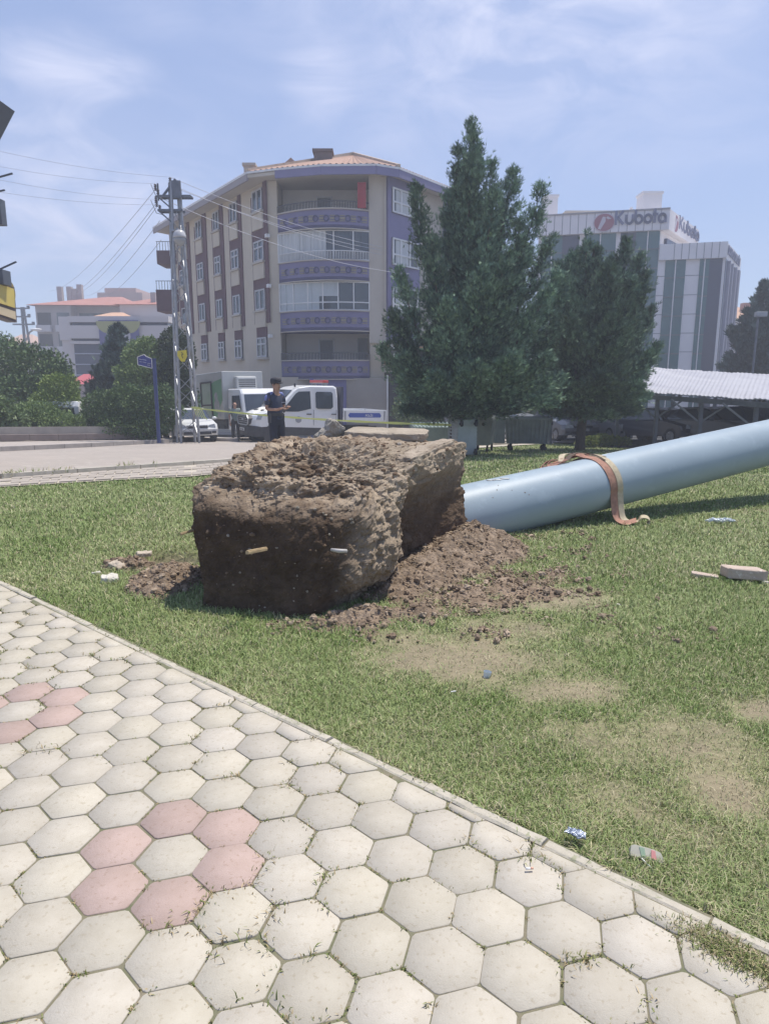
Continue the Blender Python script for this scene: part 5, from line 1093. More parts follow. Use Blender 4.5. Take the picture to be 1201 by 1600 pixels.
b2 = G(905, 704); Y2 = b2.y
PL2 = [(872, 415, .3, .7, .3, 1.3), (893, 400, .4, .6, .3, 1.3), (955, 405, .4, .7, .3, 1.3), (985, 440, -.8, .7, .3, 1.3), (1000, 400, .3, .6, .3, 1.1), (916, 362, 0, .28, .35, .7), (932, 392, 0, .6, .35, 1.4), (905, 395, .5, .8, .3, 1.4), (978, 378, .4, .65, .3, 1.4), (950, 420, -1.0, .8, .3, 1.5), (880, 430, -.5, .8, .28, 1.5), (1008, 430, -.4, .6, .25, 1.2), (1016, 485, .5, .55, .2, 1.1), (1024, 540, -.5, .45, .18, .9), (1002, 560, .4, .6, .16, 1.0),
       (960, 500, -1.8, .8, .2, 1.5), (890, 500, -1.7, .8, .2, 1.5), (862, 520, .5, .7, .2, 1.2), (860, 590, 0, .6, .15, 1.1), (880, 600, -1.4, .7, .14, 1.2), (940, 590, -2.0, .8, .14, 1.4), (990, 605, -1.2, .6, .13, 1.1), (1005, 618, .6, .5, .12, .9), (930, 560, 1.8, 1.0, .15, 1.5), (980, 520, 1.4, .8, .2, 1.2), (880, 560, 1.5, .8, .16, 1.2), (880, 640, -.5, .5, .10, .9), (930, 645, -1.0, .55, .10, 1.0), (965, 640, .5, .5, .1, .9), (855, 635, .6, .5, .1, .8), (990, 640, -.2, .4, .1, .8)]
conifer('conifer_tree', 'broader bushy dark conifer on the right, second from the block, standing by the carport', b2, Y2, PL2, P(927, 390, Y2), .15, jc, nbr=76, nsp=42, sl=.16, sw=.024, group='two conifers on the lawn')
b3 = Vector((PX(1188, 42), 42, g(42)))
conifer('pine_tree', 'dusky blue-green pine at the right edge behind the carport roof', b3, 42, [(1196, 445, 0, 1.3, .4, 2), (1168, 488, .5, 1.1, .3, 1.5), (1145, 515, 0, 1.0, .25, 1.5), (1210, 490, -.5, 1.2, .3, 1.5), (1140, 560, .5, 1.1, .2, 1.4), (1175, 545, -1.5, 1.2, .2, 1.6), (1205, 560, -1, 1.2, .2, 1.4), (1130, 590, 0, .9, .12, 1.0), (1165, 590, -1, 1, .12, 1.2), (1240, 480, 0, 1.3, .3, 1.5), (1235, 550, 0, 1.3, .2, 1.5)], P(1196, 470, 42), .22, ((.045, .07, .065), (.10, .135, .11)), nbr=46, nsp=26, sl=.34, sw=.09)
b4 = Vector((PX(181, 36), 36, g(36)))
conifer('spruce_tree', 'blue-grey spruce with a pointed top in front of the banner building', b4, 36, [(184, 512, 0, .8, .5, 1.8), (170, 545, .3, .8, .3, 1.2), (198, 545, 0, .8, .3, 1.2), (158, 575, 0, .8, .2, 1.1), (176, 570, -1, .9, .2, 1.3), (205, 580, -.6, .9, .2, 1.2), (150, 600, .3, .8, .12, 1), (180, 605, -1.2, .9, .12, 1.2), (210, 610, 0, .8, .12, 1)], P(184, 530, 36), .15, ((.055, .085, .075), (.13, .17, .14)), nbr=46, nsp=24, sl=.26, sw=.07)
def shrub(name, label, lobes, n, size, c0, c1, cat='shrub', stems=True, group=None, droop=0.0, trunk=None, hollow=.55):
    cs = [P(px, py, Y) for px, py, Y, rx, rz in lobes]; bx = sum(c.x for c in cs) / len(cs); by = sum(c.y for c in cs) / len(cs); base = Vector((bx, by, g(by))); t = thing(name, label, cat, tuple(base), group=group)
    BB, DD, CC = [], [], []; tot = sum(l[3] * l[4] for l in lobes)
    for c, (px, py, Y, rx, rz) in zip(cs, lobes):
        m = int(n * rx * rz / tot); v = R.normal(size=(m, 3)); v /= np.linalg.norm(v, axis=1, keepdims=True); lum = 1 + .30 * (vfbm(v[:, 0] * 2 + px, v[:, 2] * 2 + py + v[:, 1], 1.5, 3, 2) - .5) * 2
        r = (hollow + (1 - hollow) * R.random(m) ** .6) * lum; p = np.array(c)[None] + v * r[:, None] * np.array([rx, rx * .9, rz]); p[:, 2] = np.maximum(p[:, 2], gv(p[:, 1]) + .1)
        BB.append(p); d = v * .8 + R.normal(0, .7, (m, 3)) + np.array([0, 0, .25 - droop]); DD.append(d); k = np.clip(R.random((m, 1)) * .8 + .35 * (vfbm(p[:, 0], p[:, 2], 2.5, 2, 6) - .4)[:, None], 0, 1); CC.append((np.array(c0) * (1 - k) + np.array(c1) * k) * R.uniform(.75, 1.2, (m, 1)))
    mb = MB()
    for c, l in zip(cs, lobes):
        gb = Vector((bx + (c.x - bx) * .6, by, g(by) - .1))
        for k in range(3): o = Vector((rnd.uniform(-.5, .5) * l[3], rnd.uniform(-.4, .4) * l[3], rnd.uniform(0, .4) * l[4])); mb.tube([gb, gb.lerp(c, .5) + o * .3, c + o], [.035, .025, .008] if trunk is None else [trunk, trunk * .6, .02], 6)
    mb.build('stems', bark, t, world=True); BB = np.concatenate(BB); m = len(BB); sprays('foliage', BB, np.concatenate(DD), size * R.uniform(.6, 1.3, m), size * R.uniform(.28, .5, m), np.concatenate(CC), leafm, t, t, fan=2); return t
dk, md, lt = (.07, .12, .045), (.14, .21, .07), (.26, .34, .12)
shrub('broadleaf_tree', 'dark green spreading tree at the left edge, tallest of the left greenery', [(20, 580, 33, 1.9, 1.5), (62, 585, 32.5, 1.4, 1.3), (88, 600, 32, 1.0, 1.2), (-25, 570, 34, 2.0, 1.7), (40, 625, 31.5, 1.6, 1.2), (0, 630, 31.5, 1.5, 1.2)], 26000, .14, dk, md, 'tree', trunk=.10)
shrub('bright_shrub', 'bright yellow-green rounded shrub beside the gap with the white van', [(92, 605, 29.5, .75, .55), (85, 628, 29.2, .9, .6), (108, 636, 29.2, .6, .6)], 9000, .10, md, (.26, .33, .05))
shrub('privet_shrub', 'mid green leafy shrub spilling over the low wall left of the white van', [(60, 648, 27.5, .9, .5), (90, 660, 27.2, .8, .42), (35, 650, 27.6, .8, .5), (118, 662, 27.4, .4, .35)], 12000, .09, md, lt)
shrub('weeping_shrub', 'pale arching shrub at the very left edge above the low wall', [(2, 650, 26.4, .7, .6), (20, 660, 26.3, .55, .45), (-20, 640, 26.5, .8, .7)], 6000, .20, md, (.24, .29, .15), droop=.8)
shrub('broadleaf_tree', 'green leafy tree growing right of the spruce, behind the street name sign', [(222, 565, 33, .95, .9), (232, 548, 33.2, .7, .6), (210, 590, 32.5, .9, .8), (238, 590, 32.5, .9, .9), (222, 610, 32.5, 1.1, .8)], 18000, .12, md, lt, 'tree', trunk=.07)
shrub('hedge', 'dense dark hedge behind the blue street name sign pole', [(165, 640, 28.5, .9, .8), (195, 635, 28.5, .9, .9), (225, 640, 28.3, .9, .95), (252, 640, 28.3, .8, .95), (150, 655, 28, .5, .6), (182, 665, 28, .9, .5), (230, 668, 28, .9, .5)], 30000, .095, dk, md, 'hedge')
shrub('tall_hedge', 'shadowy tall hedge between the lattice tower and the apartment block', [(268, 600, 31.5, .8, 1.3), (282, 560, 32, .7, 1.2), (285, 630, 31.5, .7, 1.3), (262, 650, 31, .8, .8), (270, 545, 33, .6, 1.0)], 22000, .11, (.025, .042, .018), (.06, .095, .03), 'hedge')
shrub('low_shrub', 'row of low yellow-green bushes at the foot of the second conifer', [(922, 690, 23.6, .28, .20), (940, 688, 23.8, .30, .24), (958, 690, 23.9, .26, .22), (974, 692, 24, .26, .18), (908, 693, 23.5, .2, .16)], 9000, .055, md, (.42, .42, .12))
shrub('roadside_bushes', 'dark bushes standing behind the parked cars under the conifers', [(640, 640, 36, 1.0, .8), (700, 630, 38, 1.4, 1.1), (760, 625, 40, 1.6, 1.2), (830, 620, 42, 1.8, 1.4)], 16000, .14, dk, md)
# ------------------------------------------------------------------ street furniture
steel = mat('galvanised_steel', (.36, .37, .39), (.26, .27, .29), 6, .45, metal=.5); dsteel = mat('dull_steel', (.17, .18, .21), (.12, .13, .15), 5, .5, metal=.4)
# low wall on the left
w0 = G(-160, 694, .13); w1 = G(0, 691, .13); w2 = G(252, 687, .13)
lw = thing('low_wall', 'low pinkish stone garden wall with pale coping along the left pavement', 'wall', tuple(w1)); mb = MB(); hgt = .40
for a, b in ((w0, w1), (w1, w2)):
    n_ = int((b - a).length / .9)
    for i in range(n_): p = a.lerp(b, (i + .006) / n_); q = a.lerp(b, (i + .994) / n_); p.z = g(p.y) + .1 + hgt / 2; q.z = g(q.y) + .1 + hgt / 2; mb.bar(p, q, hgt, .22)
mb.build('wall_face', mat('wall_stone', (.27, .22, .20), (.20, .165, .15), 1.6, .9, bump=.4, bscale=20), lw, world=True); mb = MB()
for a, b in ((w0, w1), (w1, w2)): mb.bar(Vector((a.x, a.y, g(a.y) + .1 + hgt + .03)), Vector((b.x, b.y, g(b.y) + .1 + hgt + .03)), .07, .30)
mb.build('coping', mat('coping_stone', (.42, .39, .34), (.34, .31, .28), 3, .9), lw, world=True)
# blue street name sign
sb = Vector((PX(242.5, 24), 24, g(24) + .15)); ss = thing('street_sign', 'blue street name plate on a blue post at the left pavement', 'sign', tuple(sb)); bluem = mat('sign_blue', (.045, .06, .26), (.04, .05, .21), 3, .45); bluep = mat('post_blue', (.035, .055, .17), (.03, .045, .14), 3, .5)
top = P(246, 562, 24).z; mb = MB(); mb.tube([sb, Vector((sb.x, 24, top))], .065, 12); mb.tube([Vector((sb.x, 24, top)), Vector((sb.x, 24, top + .04))], .08, 12); mb.build('post', bluep, ss, world=True)
x0 = PX(216, 24, top); z1 = P(216, 558, 24).z; z0 = P(216, 570, 24).z; mb = MB(); xr = sb.x - .06; s = -.10
pl = [(0, 0), (xr - x0, s - .02), (xr - x0, s + .30), (.62 * (xr - x0), s * .62 + .34), (.48 * (xr - x0), .34), (.30 * (xr - x0), .31), (0, z1 - z0)]; mb.prism(pl, (x0, 23.97, z0), (1, 0, 0), (0, 0, 1), (0, .05, 0)); pnl = mb.build('name_plate', bluem, ss, world=True)
mb = MB(); pp = [Vector((x0 + a, 23.955, z0 + b)) for a, b in pl]
for a, b in zip(pp, pp[1:] + pp[:1]): mb.bar(a, b, .022)
mb.build('plate_border', white, pnl, world=True); mb = MB()
for k, (a, b, zz) in enumerate(((.10, .30, .20), (.34, .62, .21), (.36, .60, .13), (.12, .28, .12), (.68, .92, .12), (.66, .84, .06))):
    pts_ = [Vector((x0 + (xr - x0) * (a + (b - a) * i / 8), 23.955, z0 + zz + s * (a + (b - a) * i / 8) + .012 * math.sin(i * 2.2 + k))) for i in range(9)]
    for p, q in zip(pts_, pts_[1:]): mb.bar(p, q, .016)
mb.build('plate_lettering', mat('sign_pale', (.40, .42, .58), None), pnl, world=True)
# lattice tower
TY = 27.5; tb = Vector((PX(289, TY), TY, g(TY))); tz = P(264, 285, TY).z; lt_ = thing('lattice_tower', 'tall galvanised lattice power tower with crossarms standing at the pavement corner', 'tower', tuple(tb)); th = math.radians(28)
def tp(i, z): w = .40 - .235 * (z - tb.z) / (tz - tb.z); a = th + math.pi / 4 + i * math.pi / 2; return Vector((tb.x + w * 1.25 * math.cos(a) - .0, TY + w * 1.25 * math.sin(a), z))
for i in range(4): mb = MB(); mb.bar(tp(i, tb.z - .1), tp(i, tz), .075); mb.build('leg', steel, lt_, world=True)
mb = MB(); zs = [tb.z + .25 + k * .62 for k in range(int((tz - tb.z - .4) / .62))]
for k, z in enumerate(zs):
    for i in range(4):
        a, b = (i, (i + 1) % 4) if (k + i) % 2 else ((i + 1) % 4, i); mb.bar(tp(a, z), tp(b, z + .60), .042, .02)
mb.build('bracing', steel, lt_, world=True)
mb = MB(); ar = []
for (py, xa, xb, dz) in ((308, -.62, .62, 0), (330, -.62, .3, 0)):
    z = P(262, py, TY).z; mb.bar((tb.x + xa, TY - .15, z), (tb.x + xb, TY - .15, z), .08); mb.bar((tb.x + xa, TY + .15, z), (tb.x + xb, TY + .15, z), .08); mb.bar((tb.x + xa, TY - .15, z), (tb.x - .1, TY - .15, z - .45), .05)
    for xx in np.arange(xa, xb + .01, .31): mb.bar((tb.x + xx, TY - .15, z), (tb.x + xx, TY + .15, z), .04)
z = P(262, 300, TY).z; mb.bar((tb.x - .5, TY, z - .2), (tb.x + .05, TY, z + .45), .07); mb.bar((tb.x - .62, TY, z - .3), (tb.x - .62, TY, z + .3), .05); mb.build('crossarm', dsteel, lt_, world=True)
mb = MB(); z = P(262, 296, TY).z; mb.bb(tb.x - .05, tb.x + .28, TY - .25, TY - .15, z - .35, z + .25); mb.build('equipment_box', dsteel, lt_, world=True)
insm = mat('insulator', (.10, .08, .09), None, rough=.25); INS = []
for px, py in ((243, 293), (247, 301), (266, 283), (277, 301), (282, 301), (245, 318), (250, 326), (244, 312)):
    p = P(px, py, TY - .1); mb = MB()
    for q in range(4): mb.tube([p + Vector((0, 0, -.10 + q * .06)), p + Vector((0, 0, -.06 + q * .06))], [.065, .03], 10)
    mb.build('insulator', insm, lt_, world=True, smooth=True); INS.append(p + Vector((0, 0, .14)))
for py0, py1, xo in ((288, 306, -.9), (313, 328, -.85)):
    mb = MB(); a = P(236, py0, TY); mb.tube([a, a + Vector((.18, 0, -.45)), a + Vector((.4, 0, -.5))], .012, 5); mb.build('jumper_wire', dsteel, lt_, world=True)
mb = MB(); p = P(285, 555, TY - .45); mb.prism([(-.17, .16), (.17, .2), (.18, -.05), (.08, -.24), (-.05, -.24), (-.19, -.02)], p, (1, 0, 0), (0, 0, 1), (0, -.012, 0)); wp = mb.build('warning_plate', mat('warning_yellow', (.62, .52, .03), (.55, .45, .04), 8, .5), lt_, world=True)
mb = MB(); pts_ = [p + Vector((x, -.016, z)) for x, z in ((-.03, .12), (.04, .03), (-.02, .02), (.02, -.12))]
for a, b in zip(pts_, pts_[1:]): mb.bar(a, b, .02)
mb.build('lightning_mark', mat('mark_black', (.05, .05, .04), None), wp, world=True)
# lantern on the tower
lp_ = P(281, 372, TY - .4); sl_ = thing('street_lamp', 'dome street lamp on a bracket fixed to the lattice tower', 'lamp', tuple(lp_)); mb = MB(); mb.tube([P(266, 400, TY - .2), P(268, 362, TY - .3), P(276, 358, TY - .4), lp_ + Vector((0, 0, .28))], .03, 8); mb.build('bracket', steel, sl_, world=True)
mb = MB(); mb.tube([lp_ + Vector((0, 0, z)) for z in (.30, .26, .18, .06, 0)], [.04, .14, .21, .24, .25], 18); mb.build('lamp_shade', mat('lamp_white', (.45, .45, .46), None, rough=.3), sl_, world=True, smooth=True)
mb = MB(); mb.tube([lp_ + Vector((0, 0, z)) for z in (0, -.10, -.22, -.30)], [.235, .22, .15, .03], 18); mb.build('lamp_bowl', mat('lamp_bowl', (.30, .31, .32), None, rough=.15), sl_, world=True, smooth=True)
# cables
cabm = mat('cable', (.42, .43, .48), None, rough=.6)
def cable(label, pa, pb, sag=.4, r=.005, group='overhead power lines'):
    mb = MB(); n_ = 24; mb.tube([pa.lerp(pb, i / n_) - Vector((0, 0, sag * 4 * (i / n_) * (1 - i / n_))) for i in range(n_ + 1)], r, 5); return tag(mb.build('power_cable', cabm, loc=pa), label, 'cable', group)
cable('overhead line from the tower top to the left, uppermost on the left', INS[2], P(-60, 222, 22), .15); cable('second overhead line running left from the tower, below the uppermost', INS[0], P(-60, 248, 22), .15)
cable('third overhead line running left from the tower', INS[5], P(-60, 268, 22), .15); cable('lowest near-level overhead line running left from the tower', INS[6], P(-60, 290, 22), .15)
for k, (a, b, lb) in enumerate((((240, 300), (78, 455), 'upper of the slanting lines dropping left from the tower'), ((244, 318), (100, 462), 'second slanting line dropping left from the tower'), ((246, 322), (112, 460), 'third slanting line dropping left from the tower'), ((250, 345), (130, 462), 'fourth slanting line dropping left below the eave'), ((252, 375), (150, 462), 'lowest slanting line dropping left from the tower'))): cable(lb, P(a[0], a[1], TY), P(b[0], b[1], 90), .8, .011)
for k, (a, b, lb) in enumerate(((INS[2], (597, 386), 'upper line from the tower to the corner column of the apartment block'), (INS[3], (597, 391), 'middle line from the tower to the corner column of the apartment block'), (INS[4], (596, 398), 'lower line from the tower to the corner column of the apartment block'))): cable(lb, a, P(b[0], b[1], 38.5), .25, .010)
cable('line sagging from the tower towards the mauve bay windows', INS[7], P(640, 428, 38.4), .5, .012)
# police tape
tp_ = mat('tape_yellow', (.62, .66, .16), (.56, .60, .2), 6, .5); a = P(301, 637, TY - .3); b = P(705, 664, Y1 - .25); mb = MB(); pts_ = [a.lerp(b, i / 60) - Vector((0, 0, .10 * 4 * (i / 60) * (1 - i / 60))) for i in range(61)]
ribbon(mb, pts_, [Vector((.02 * math.sin(i * .5), .03 * math.cos(i * .35), 1)).normalized() * (.055 + .015 * math.sin(i * .9)) for i in range(61)], .003); tag(mb.build('barrier_tape', tp_, loc=a), 'yellow barrier tape stretched from the lattice tower to the nearer conifer', 'tape')
mb = MB()
for k in range(5): o = P(299 + k * 1.5, 636, TY - .35); ribbon(mb, smooth([o, o + Vector((.10 + .03 * k, -.03, -.06)), o + Vector((.16 + .05 * k, 0, -.22 - .04 * k)), o + Vector((.20 + .06 * k, 0, -.36 - .03 * k))], 5), Vector((.3, .2, .9)).normalized() * .04, .003)
tag(mb.build('knotted_tape', tp_, loc=a), 'bunched loose ends of yellow tape knotted to the lattice tower', 'tape')
# far pylon and far lamp
fp_ = thing('power_pylon', 'distant power pylon with three crossarms at the far left', 'pylon', (PX(36, 100), 100, g(46))); zt = P(36, 480, 100).z; xp = PX(36, 100, zt)
mb = MB(); mb.bar((xp - .3, 100, g(46)), (xp - .15, 100, zt), .28); mb.bar((xp + 1.0, 100, g(46)), (xp + .1, 100, zt), .22); mb.build('mast', dsteel, fp_, world=True)
for py, w_ in ((482, 1.0), (495, 1.0), (507, 1.5)): z = P(36, py, 100).z; mb = MB(); mb.bar((xp - w_, 99.8, z), (xp + w_, 99.8, z), .2); mb.bar((xp + w_ - .15, 99.8, z), (xp + w_ - .15, 99.8, z + .35), .3); mb.build('crossarm', dsteel, fp_, world=True)
q = P(54, 515, 60); fl_ = thing('street_lamp', 'distant curved-arm street lamp in front of the grey apartment block', 'lamp', (q.x - .3, 60, g(46))); mb = MB(); mb.tube([Vector((q.x - .9, 60, g(46))), Vector((q.x - .85, 60, q.z - 1.0)), Vector((q.x - .4, 60, q.z - .2)), q], .07, 8); mb.build('arm', steel, fl_, world=True); mb = MB(); mb.blob(q + Vector((.15, 0, 0)), (.5, .2, .12), 1, .1, 2); mb.build('lamp_head', white, fl_, world=True, smooth=True)
q = P(1187, 491, 38); fl_ = thing('floodlight', 'boxy grey floodlight on a mast in front of the right edge pine', 'lamp', (q.x, 38.2, g(38))); mb = MB(); mb.tube([Vector((q.x, 38.2, g(38))), Vector((q.x, 38.2, q.z))], .06, 8); mb.build('mast', dsteel, fl_, world=True); mb = MB(); mb.bb(q.x - .28, q.x + .28, 37.8, 38.1, q.z - .14, q.z + .12); mb.build('lamp_head', steel, fl_, world=True, bevel=.02)

# ------------------------------------------------------------------ vehicles
carwhite = mat('car_white', (.72, .73, .74), (.68, .69, .70), 2, .25, spec=.6); blackp = mat('black_plastic', (.035, .035, .04), (.05, .05, .055), 8, .6); tyre = mat('tyre', (.025, .025, .027), None, rough=.85); rimm = mat('wheel_rim', (.38, .39, .41), None, rough=.35, metal=.6); lampg = mat('headlamp_glass', (.42, .46, .52), (.25, .28, .33), 9, .1, spec=.8); cglass = mat('car_glass', (.03, .04, .055), (.05, .065, .085), 1.5, .06, spec=.9)
red = mat('lamp_red', (.50, .05, .05), None, rough=.3); platem = mat('plate_white', (.6, .6, .6), None, rough=.4); chrome = mat('chrome', (.42, .43, .45), None, rough=.5, metal=.4)
def shell(mb, prof, W, belt, tum, slices=(-1, -.97, -.88, -.5, 0, .5, .88, .97, 1), inset=(.10, .035, 0, 0, 0, 0, 0, .035, .10), nose=0.0):
    cx = sum(p[0] for p in prof) / len(prof); cz = sum(p[1] for p in prof) / len(prof); n = len(prof); vs = []; fs = []; x1 = max(p[0] for p in prof)
    for s, k in zip(slices, inset):
        for x, z in prof:
            x_ = x - math.copysign(k, x - cx) * (1 if abs(x - cx) > .3 else 0); z_ = z - k * .5 if z > cz + .2 else z; x_ -= nose * (abs(s) ** 3) * max(0, 1 - (x1 - x) / 1.2)
            w = W * (1 - tum * max(0, z - belt)); vs.append((x_, s * w, z_))
    m_ = len(slices)
    for i in range(m_ - 1):
        for j in range(n): fs.append((i * n + j, i * n + (j + 1) % n, (i + 1) * n + (j + 1) % n, (i + 1) * n + j))
    fs += [tuple(range(n))[::-1], tuple((m_ - 1) * n + j for j in range(n))]; mb.add(vs, fs)
def sidepanel(mb, pts, W, belt, tum, sgn, off=.006, th=.02):
    a = [Vector((x, sgn * (W * (1 - tum * max(0, z - belt)) + off), z)) for x, z in pts]; b = [p - Vector((0, sgn * th, 0)) for p in a]; n = len(pts); mb.add(a + b, [tuple(range(n)), tuple(range(n, 2 * n))[::-1]] + [(i, (i + 1) % n, n + (i + 1) % n, n + i) for i in range(n)])
def wheel(parent, x, y, r, w=.22, sgn=1):
    mb = MB(); mb.tube([(x, y - w / 2, r), (x, y - w / 2 + .03, r), (x, y + w / 2 - .03, r), (x, y + w / 2, r)], [r * .93, r, r, r * .93], 28); wh = mb.build('wheel', tyre, parent, smooth=False)
    mb = MB(); yo = y + sgn * (w / 2); mb.tube([(x, yo - sgn * .02, r), (x, yo + sgn * .012, r)], [r * .62, r * .58], 20); mb.tube([(x, yo, r), (x, yo + sgn * .03, r)], [r * .2, r * .16], 12)
    for k in range(5): a = k * 2 * math.pi / 5; mb.bar((x, yo + sgn * .015, r), (x + math.cos(a) * r * .56, yo + sgn * .015, r + math.sin(a) * r * .56), .05, .03)
    mb.build('rim', rimm, wh)
def quadpatch(mb, a, b, c, d, th=.015):
    a, b, c, d = map(Vector, (a, b, c, d)); n = (b - a).cross(d - a).normalized() * th; mb.add([a, b, c, d, a - n, b - n, c - n, d - n], [(0, 1, 2, 3), (7, 6, 5, 4), (0, 4, 5, 1), (1, 5, 6, 2), (2, 6, 7, 3), (3, 7, 4, 0)])
def heading(hx, hy): return math.atan2(hy, hx)
# police crew-cab pickup
vx = Vector((PX(377, 29.0), 29.0)); ang = math.radians(180 + 29)
pt = thing('police_pickup', 'white crew-cab dropside pickup with red roof lightbar and blue stripe on its bed', 'pickup', (vx.x, vx.y, g(vx.y) ), ang)
tl = math.atan(-SLOPE * math.sin(ang)); pt.rotation_euler = (0, -tl, ang); pt.scale = (1.06, 1.06, 1.03)
prof = [(-.02, .42), (0, .62), (-.03, .95), (-.12, 1.12), (-.45, 1.27), (-.95, 1.40), (-1.06, 1.46), (-1.75, 2.14), (-2.0, 2.27), (-2.5, 2.35), (-3.5, 2.36), (-3.62, 2.28), (-3.66, 1.9), (-3.68, .45)]
mb = MB(); shell(mb, prof, 1.0, 1.35, .11, nose=.28); body = mb.build('body', carwhite, pt, bevel=.02)
mb = MB(); shell(mb, [(.03, .30), (.05, .52), (.02, .72), (-.5, .74), (-3.68, .62), (-3.68, .36), (-.4, .30)], 1.012, 3, 0, nose=.28); mb.build('lower_cladding', blackp, pt, bevel=.015)
mb = MB(); quadpatch(mb, (-1.02, -.80, 1.475), (-1.02, .80, 1.475), (-1.74, .73, 2.155), (-1.74, -.73, 2.155), -.012); mb.build('windscreen', cglass, pt)
for sgn in (1, -1):
    mb = MB(); sidepanel(mb, [(-1.22, 1.30), (-1.30, 1.42), (-1.82, 2.02), (-1.95, 2.10), (-2.42, 2.12), (-2.44, 1.42), (-1.9, 1.30)], 1.0, 1.35, .11, sgn); mb.build('door_window', cglass, pt)
    mb = MB(); sidepanel(mb, [(-2.66, 1.46), (-2.66, 2.05), (-2.72, 2.11), (-3.34, 2.11), (-3.40, 2.05), (-3.40, 1.50), (-3.30, 1.42), (-2.74, 1.42)], 1.0, 1.35, .11, sgn); mb.build('door_window', cglass, pt)
    for x in (-2.55, -1.12, -3.55): mb = MB(); mb.bar((x, sgn * 1.003, .75), (x, sgn * 1.003, 1.38), .012); mb.build('door_seam', blackp, pt)
    for x in (-2.35, -3.42): mb = MB(); mb.bb(x - .10, x + .10, sgn * 1.0, sgn * 1.035, 1.18, 1.22); mb.build('door_handle', blackp, pt)
    mb = MB(); sidepanel(mb, [(-.22, .98), (-.30, 1.16), (-.75, 1.26), (-.80, 1.05), (-.5, .97)], .985, 3, 0, sgn, .0, .25); mb.build('headlight', lampg, pt)
    mb = MB(); mb.blob((-1.25, sgn * 1.15, 1.45), (.09, .13, .19), 3, .1, 2); mb.build('wing_mirror', blackp, pt, smooth=True)
    mb = MB(); quadpatch(mb, (-.55, sgn * .22, 1.315), (-.55, sgn * .50, 1.315), (-.72, sgn * .50, 1.355), (-.72, sgn * .22, 1.355), -.01 * sgn); mb.build('bonnet_vent', blackp, pt)
    mb = MB(); mb.tube([(-.92, sgn * 1.0, .36), (-.92, sgn * 1.02, .36)], .46, 28); mb.build('wheel_arch', blackp, pt)
    mb = MB(); mb.tube([(-1.9, sgn * 1.012, .98), (-1.9, sgn * 1.016, .98)], .13, 20); mb.build('door_emblem', mat('emblem_grey', (.28, .29, .32), None), pt)
    wheel(pt, -.92, sgn * .88, .35, sgn=sgn); wheel(pt, -4.55, sgn * .88, .35, sgn=sgn)
    sp = MB(); sp.bb(-5.85, -3.86, sgn * .99, sgn * 1.03, .92, 1.38); sd = sp.build('side_board', carwhite, pt, bevel=.008)
    sp = MB(); yy = sgn * 1.036; sp.prism([(-5.55, 1.07), (-5.60, 1.14), (-5.52, 1.26), (-4.12, 1.26), (-4.06, 1.16), (-4.12, 1.07)], (0, yy, 0), (1, 0, 0), (0, 0, 1), (0, -sgn * .004, 0)); sp.build('blue_stripe', mat('stripe_blue', (.05, .09, .36), None, rough=.4), sd)
    sp = MB()
    if sgn == 1: text(sp, 'POLİS', (-4.85, yy + .003, 1.11), (-1, 0, 0), (0, 0, 1), .13, .002, .003)
    else: text(sp, 'POLİS', (-5.2, yy - .003, 1.11), (1, 0, 0), (0, 0, 1), .13, .002, .003)
    sp.build('stripe_lettering', platem, sd)
    for x in (-5.75, -3.92): sp = MB(); sp.bar((x, sgn * 1.03, .95), (x, sgn * 1.03, 1.34), .05, .04); sp.build('latch', steel, sd)
mb = MB(); 
P8 = [(.055, y, z) for y, z in ((-.62, .80), (-.50, .74), (.50, .74), (.62, .80), (.66, 1.0), (.52, 1.13), (-.52, 1.13), (-.66, 1.0))]
mb.prism([(y, z) for _, y, z in P8], (-.30, 0, 0), (0, 1, 0), (0, 0, 1), (.33, 0, 0)); gr = mb.build('grille', blackp, pt, bevel=.02)
mb = MB()
for a, b in zip(P8, P8[1:] + P8[:1]): mb.bar((.035, a[1], a[2]), (.035, b[1], b[2]), .035)
mb.build('grille_surround', chrome, gr); mb = MB()
for z in (.84, .92, 1.0, 1.07): mb.bar((.04, -.56, z), (.04, .56, z), .015)
mb.blob((.045, 0, .95), (.02, .11, .05), 2, 0, 2); mb.build('grille_bars', chrome, gr)
mb = MB(); mb.bb(.05, .07, -.26, .26, .50, .61); np_ = mb.build('number_plate', platem, pt); mb = MB(); text(mb, '06 A 06', (.072, -.2, .52), (0, 1, 0), (0, 0, 1), .095, .002, .002, width=.4); mb.build('plate_lettering', blackp, np_)
mb = MB(); mb.bb(-3.86, -3.74, -.98, .98, .7, 2.34); mb.build('headboard', mat('dark_blue_grey', (.05, .055, .085), None, rough=.5), pt, bevel=.01)
mb = MB(); mb.bb(-5.88, -3.74, -.98, .98, .88, .96); mb.bb(-5.88, -5.84, -.98, .98, .96, 1.38); mb.build('load_bed', carwhite, pt)
mb = MB(); mb.bb(-5.7, -1.5, -.42, -.30, .45, .68); mb.bb(-5.7, -1.5, .30, .42, .45, .68); mb.bb(-4.65, -4.45, -.85, .85, .30, .40); mb.bb(-5.86, -5.76, -.95, .95, .42, .55); mb.build('chassis', blackp, pt)
mb = MB(); mb.bb(-3.3, -3.1, -.70, .70, 2.42, 2.47); mb.bb(-3.3, -3.1, -.6, -.5, 2.34, 2.43); mb.bb(-3.3, -3.1, .5, .6, 2.34, 2.43); lb = mb.build('lightbar', steel, pt); mb = MB(); mb.bb(-3.33, -3.07, -.70, .70, 2.47, 2.58); mb.build('red_lens', red, lb, bevel=.03)
mb = MB(); mb.tube([(-1.95, .5, 2.28), (-1.95, .5, 2.42)], .04, 8); mb.build('roof_aerial', blackp, pt)
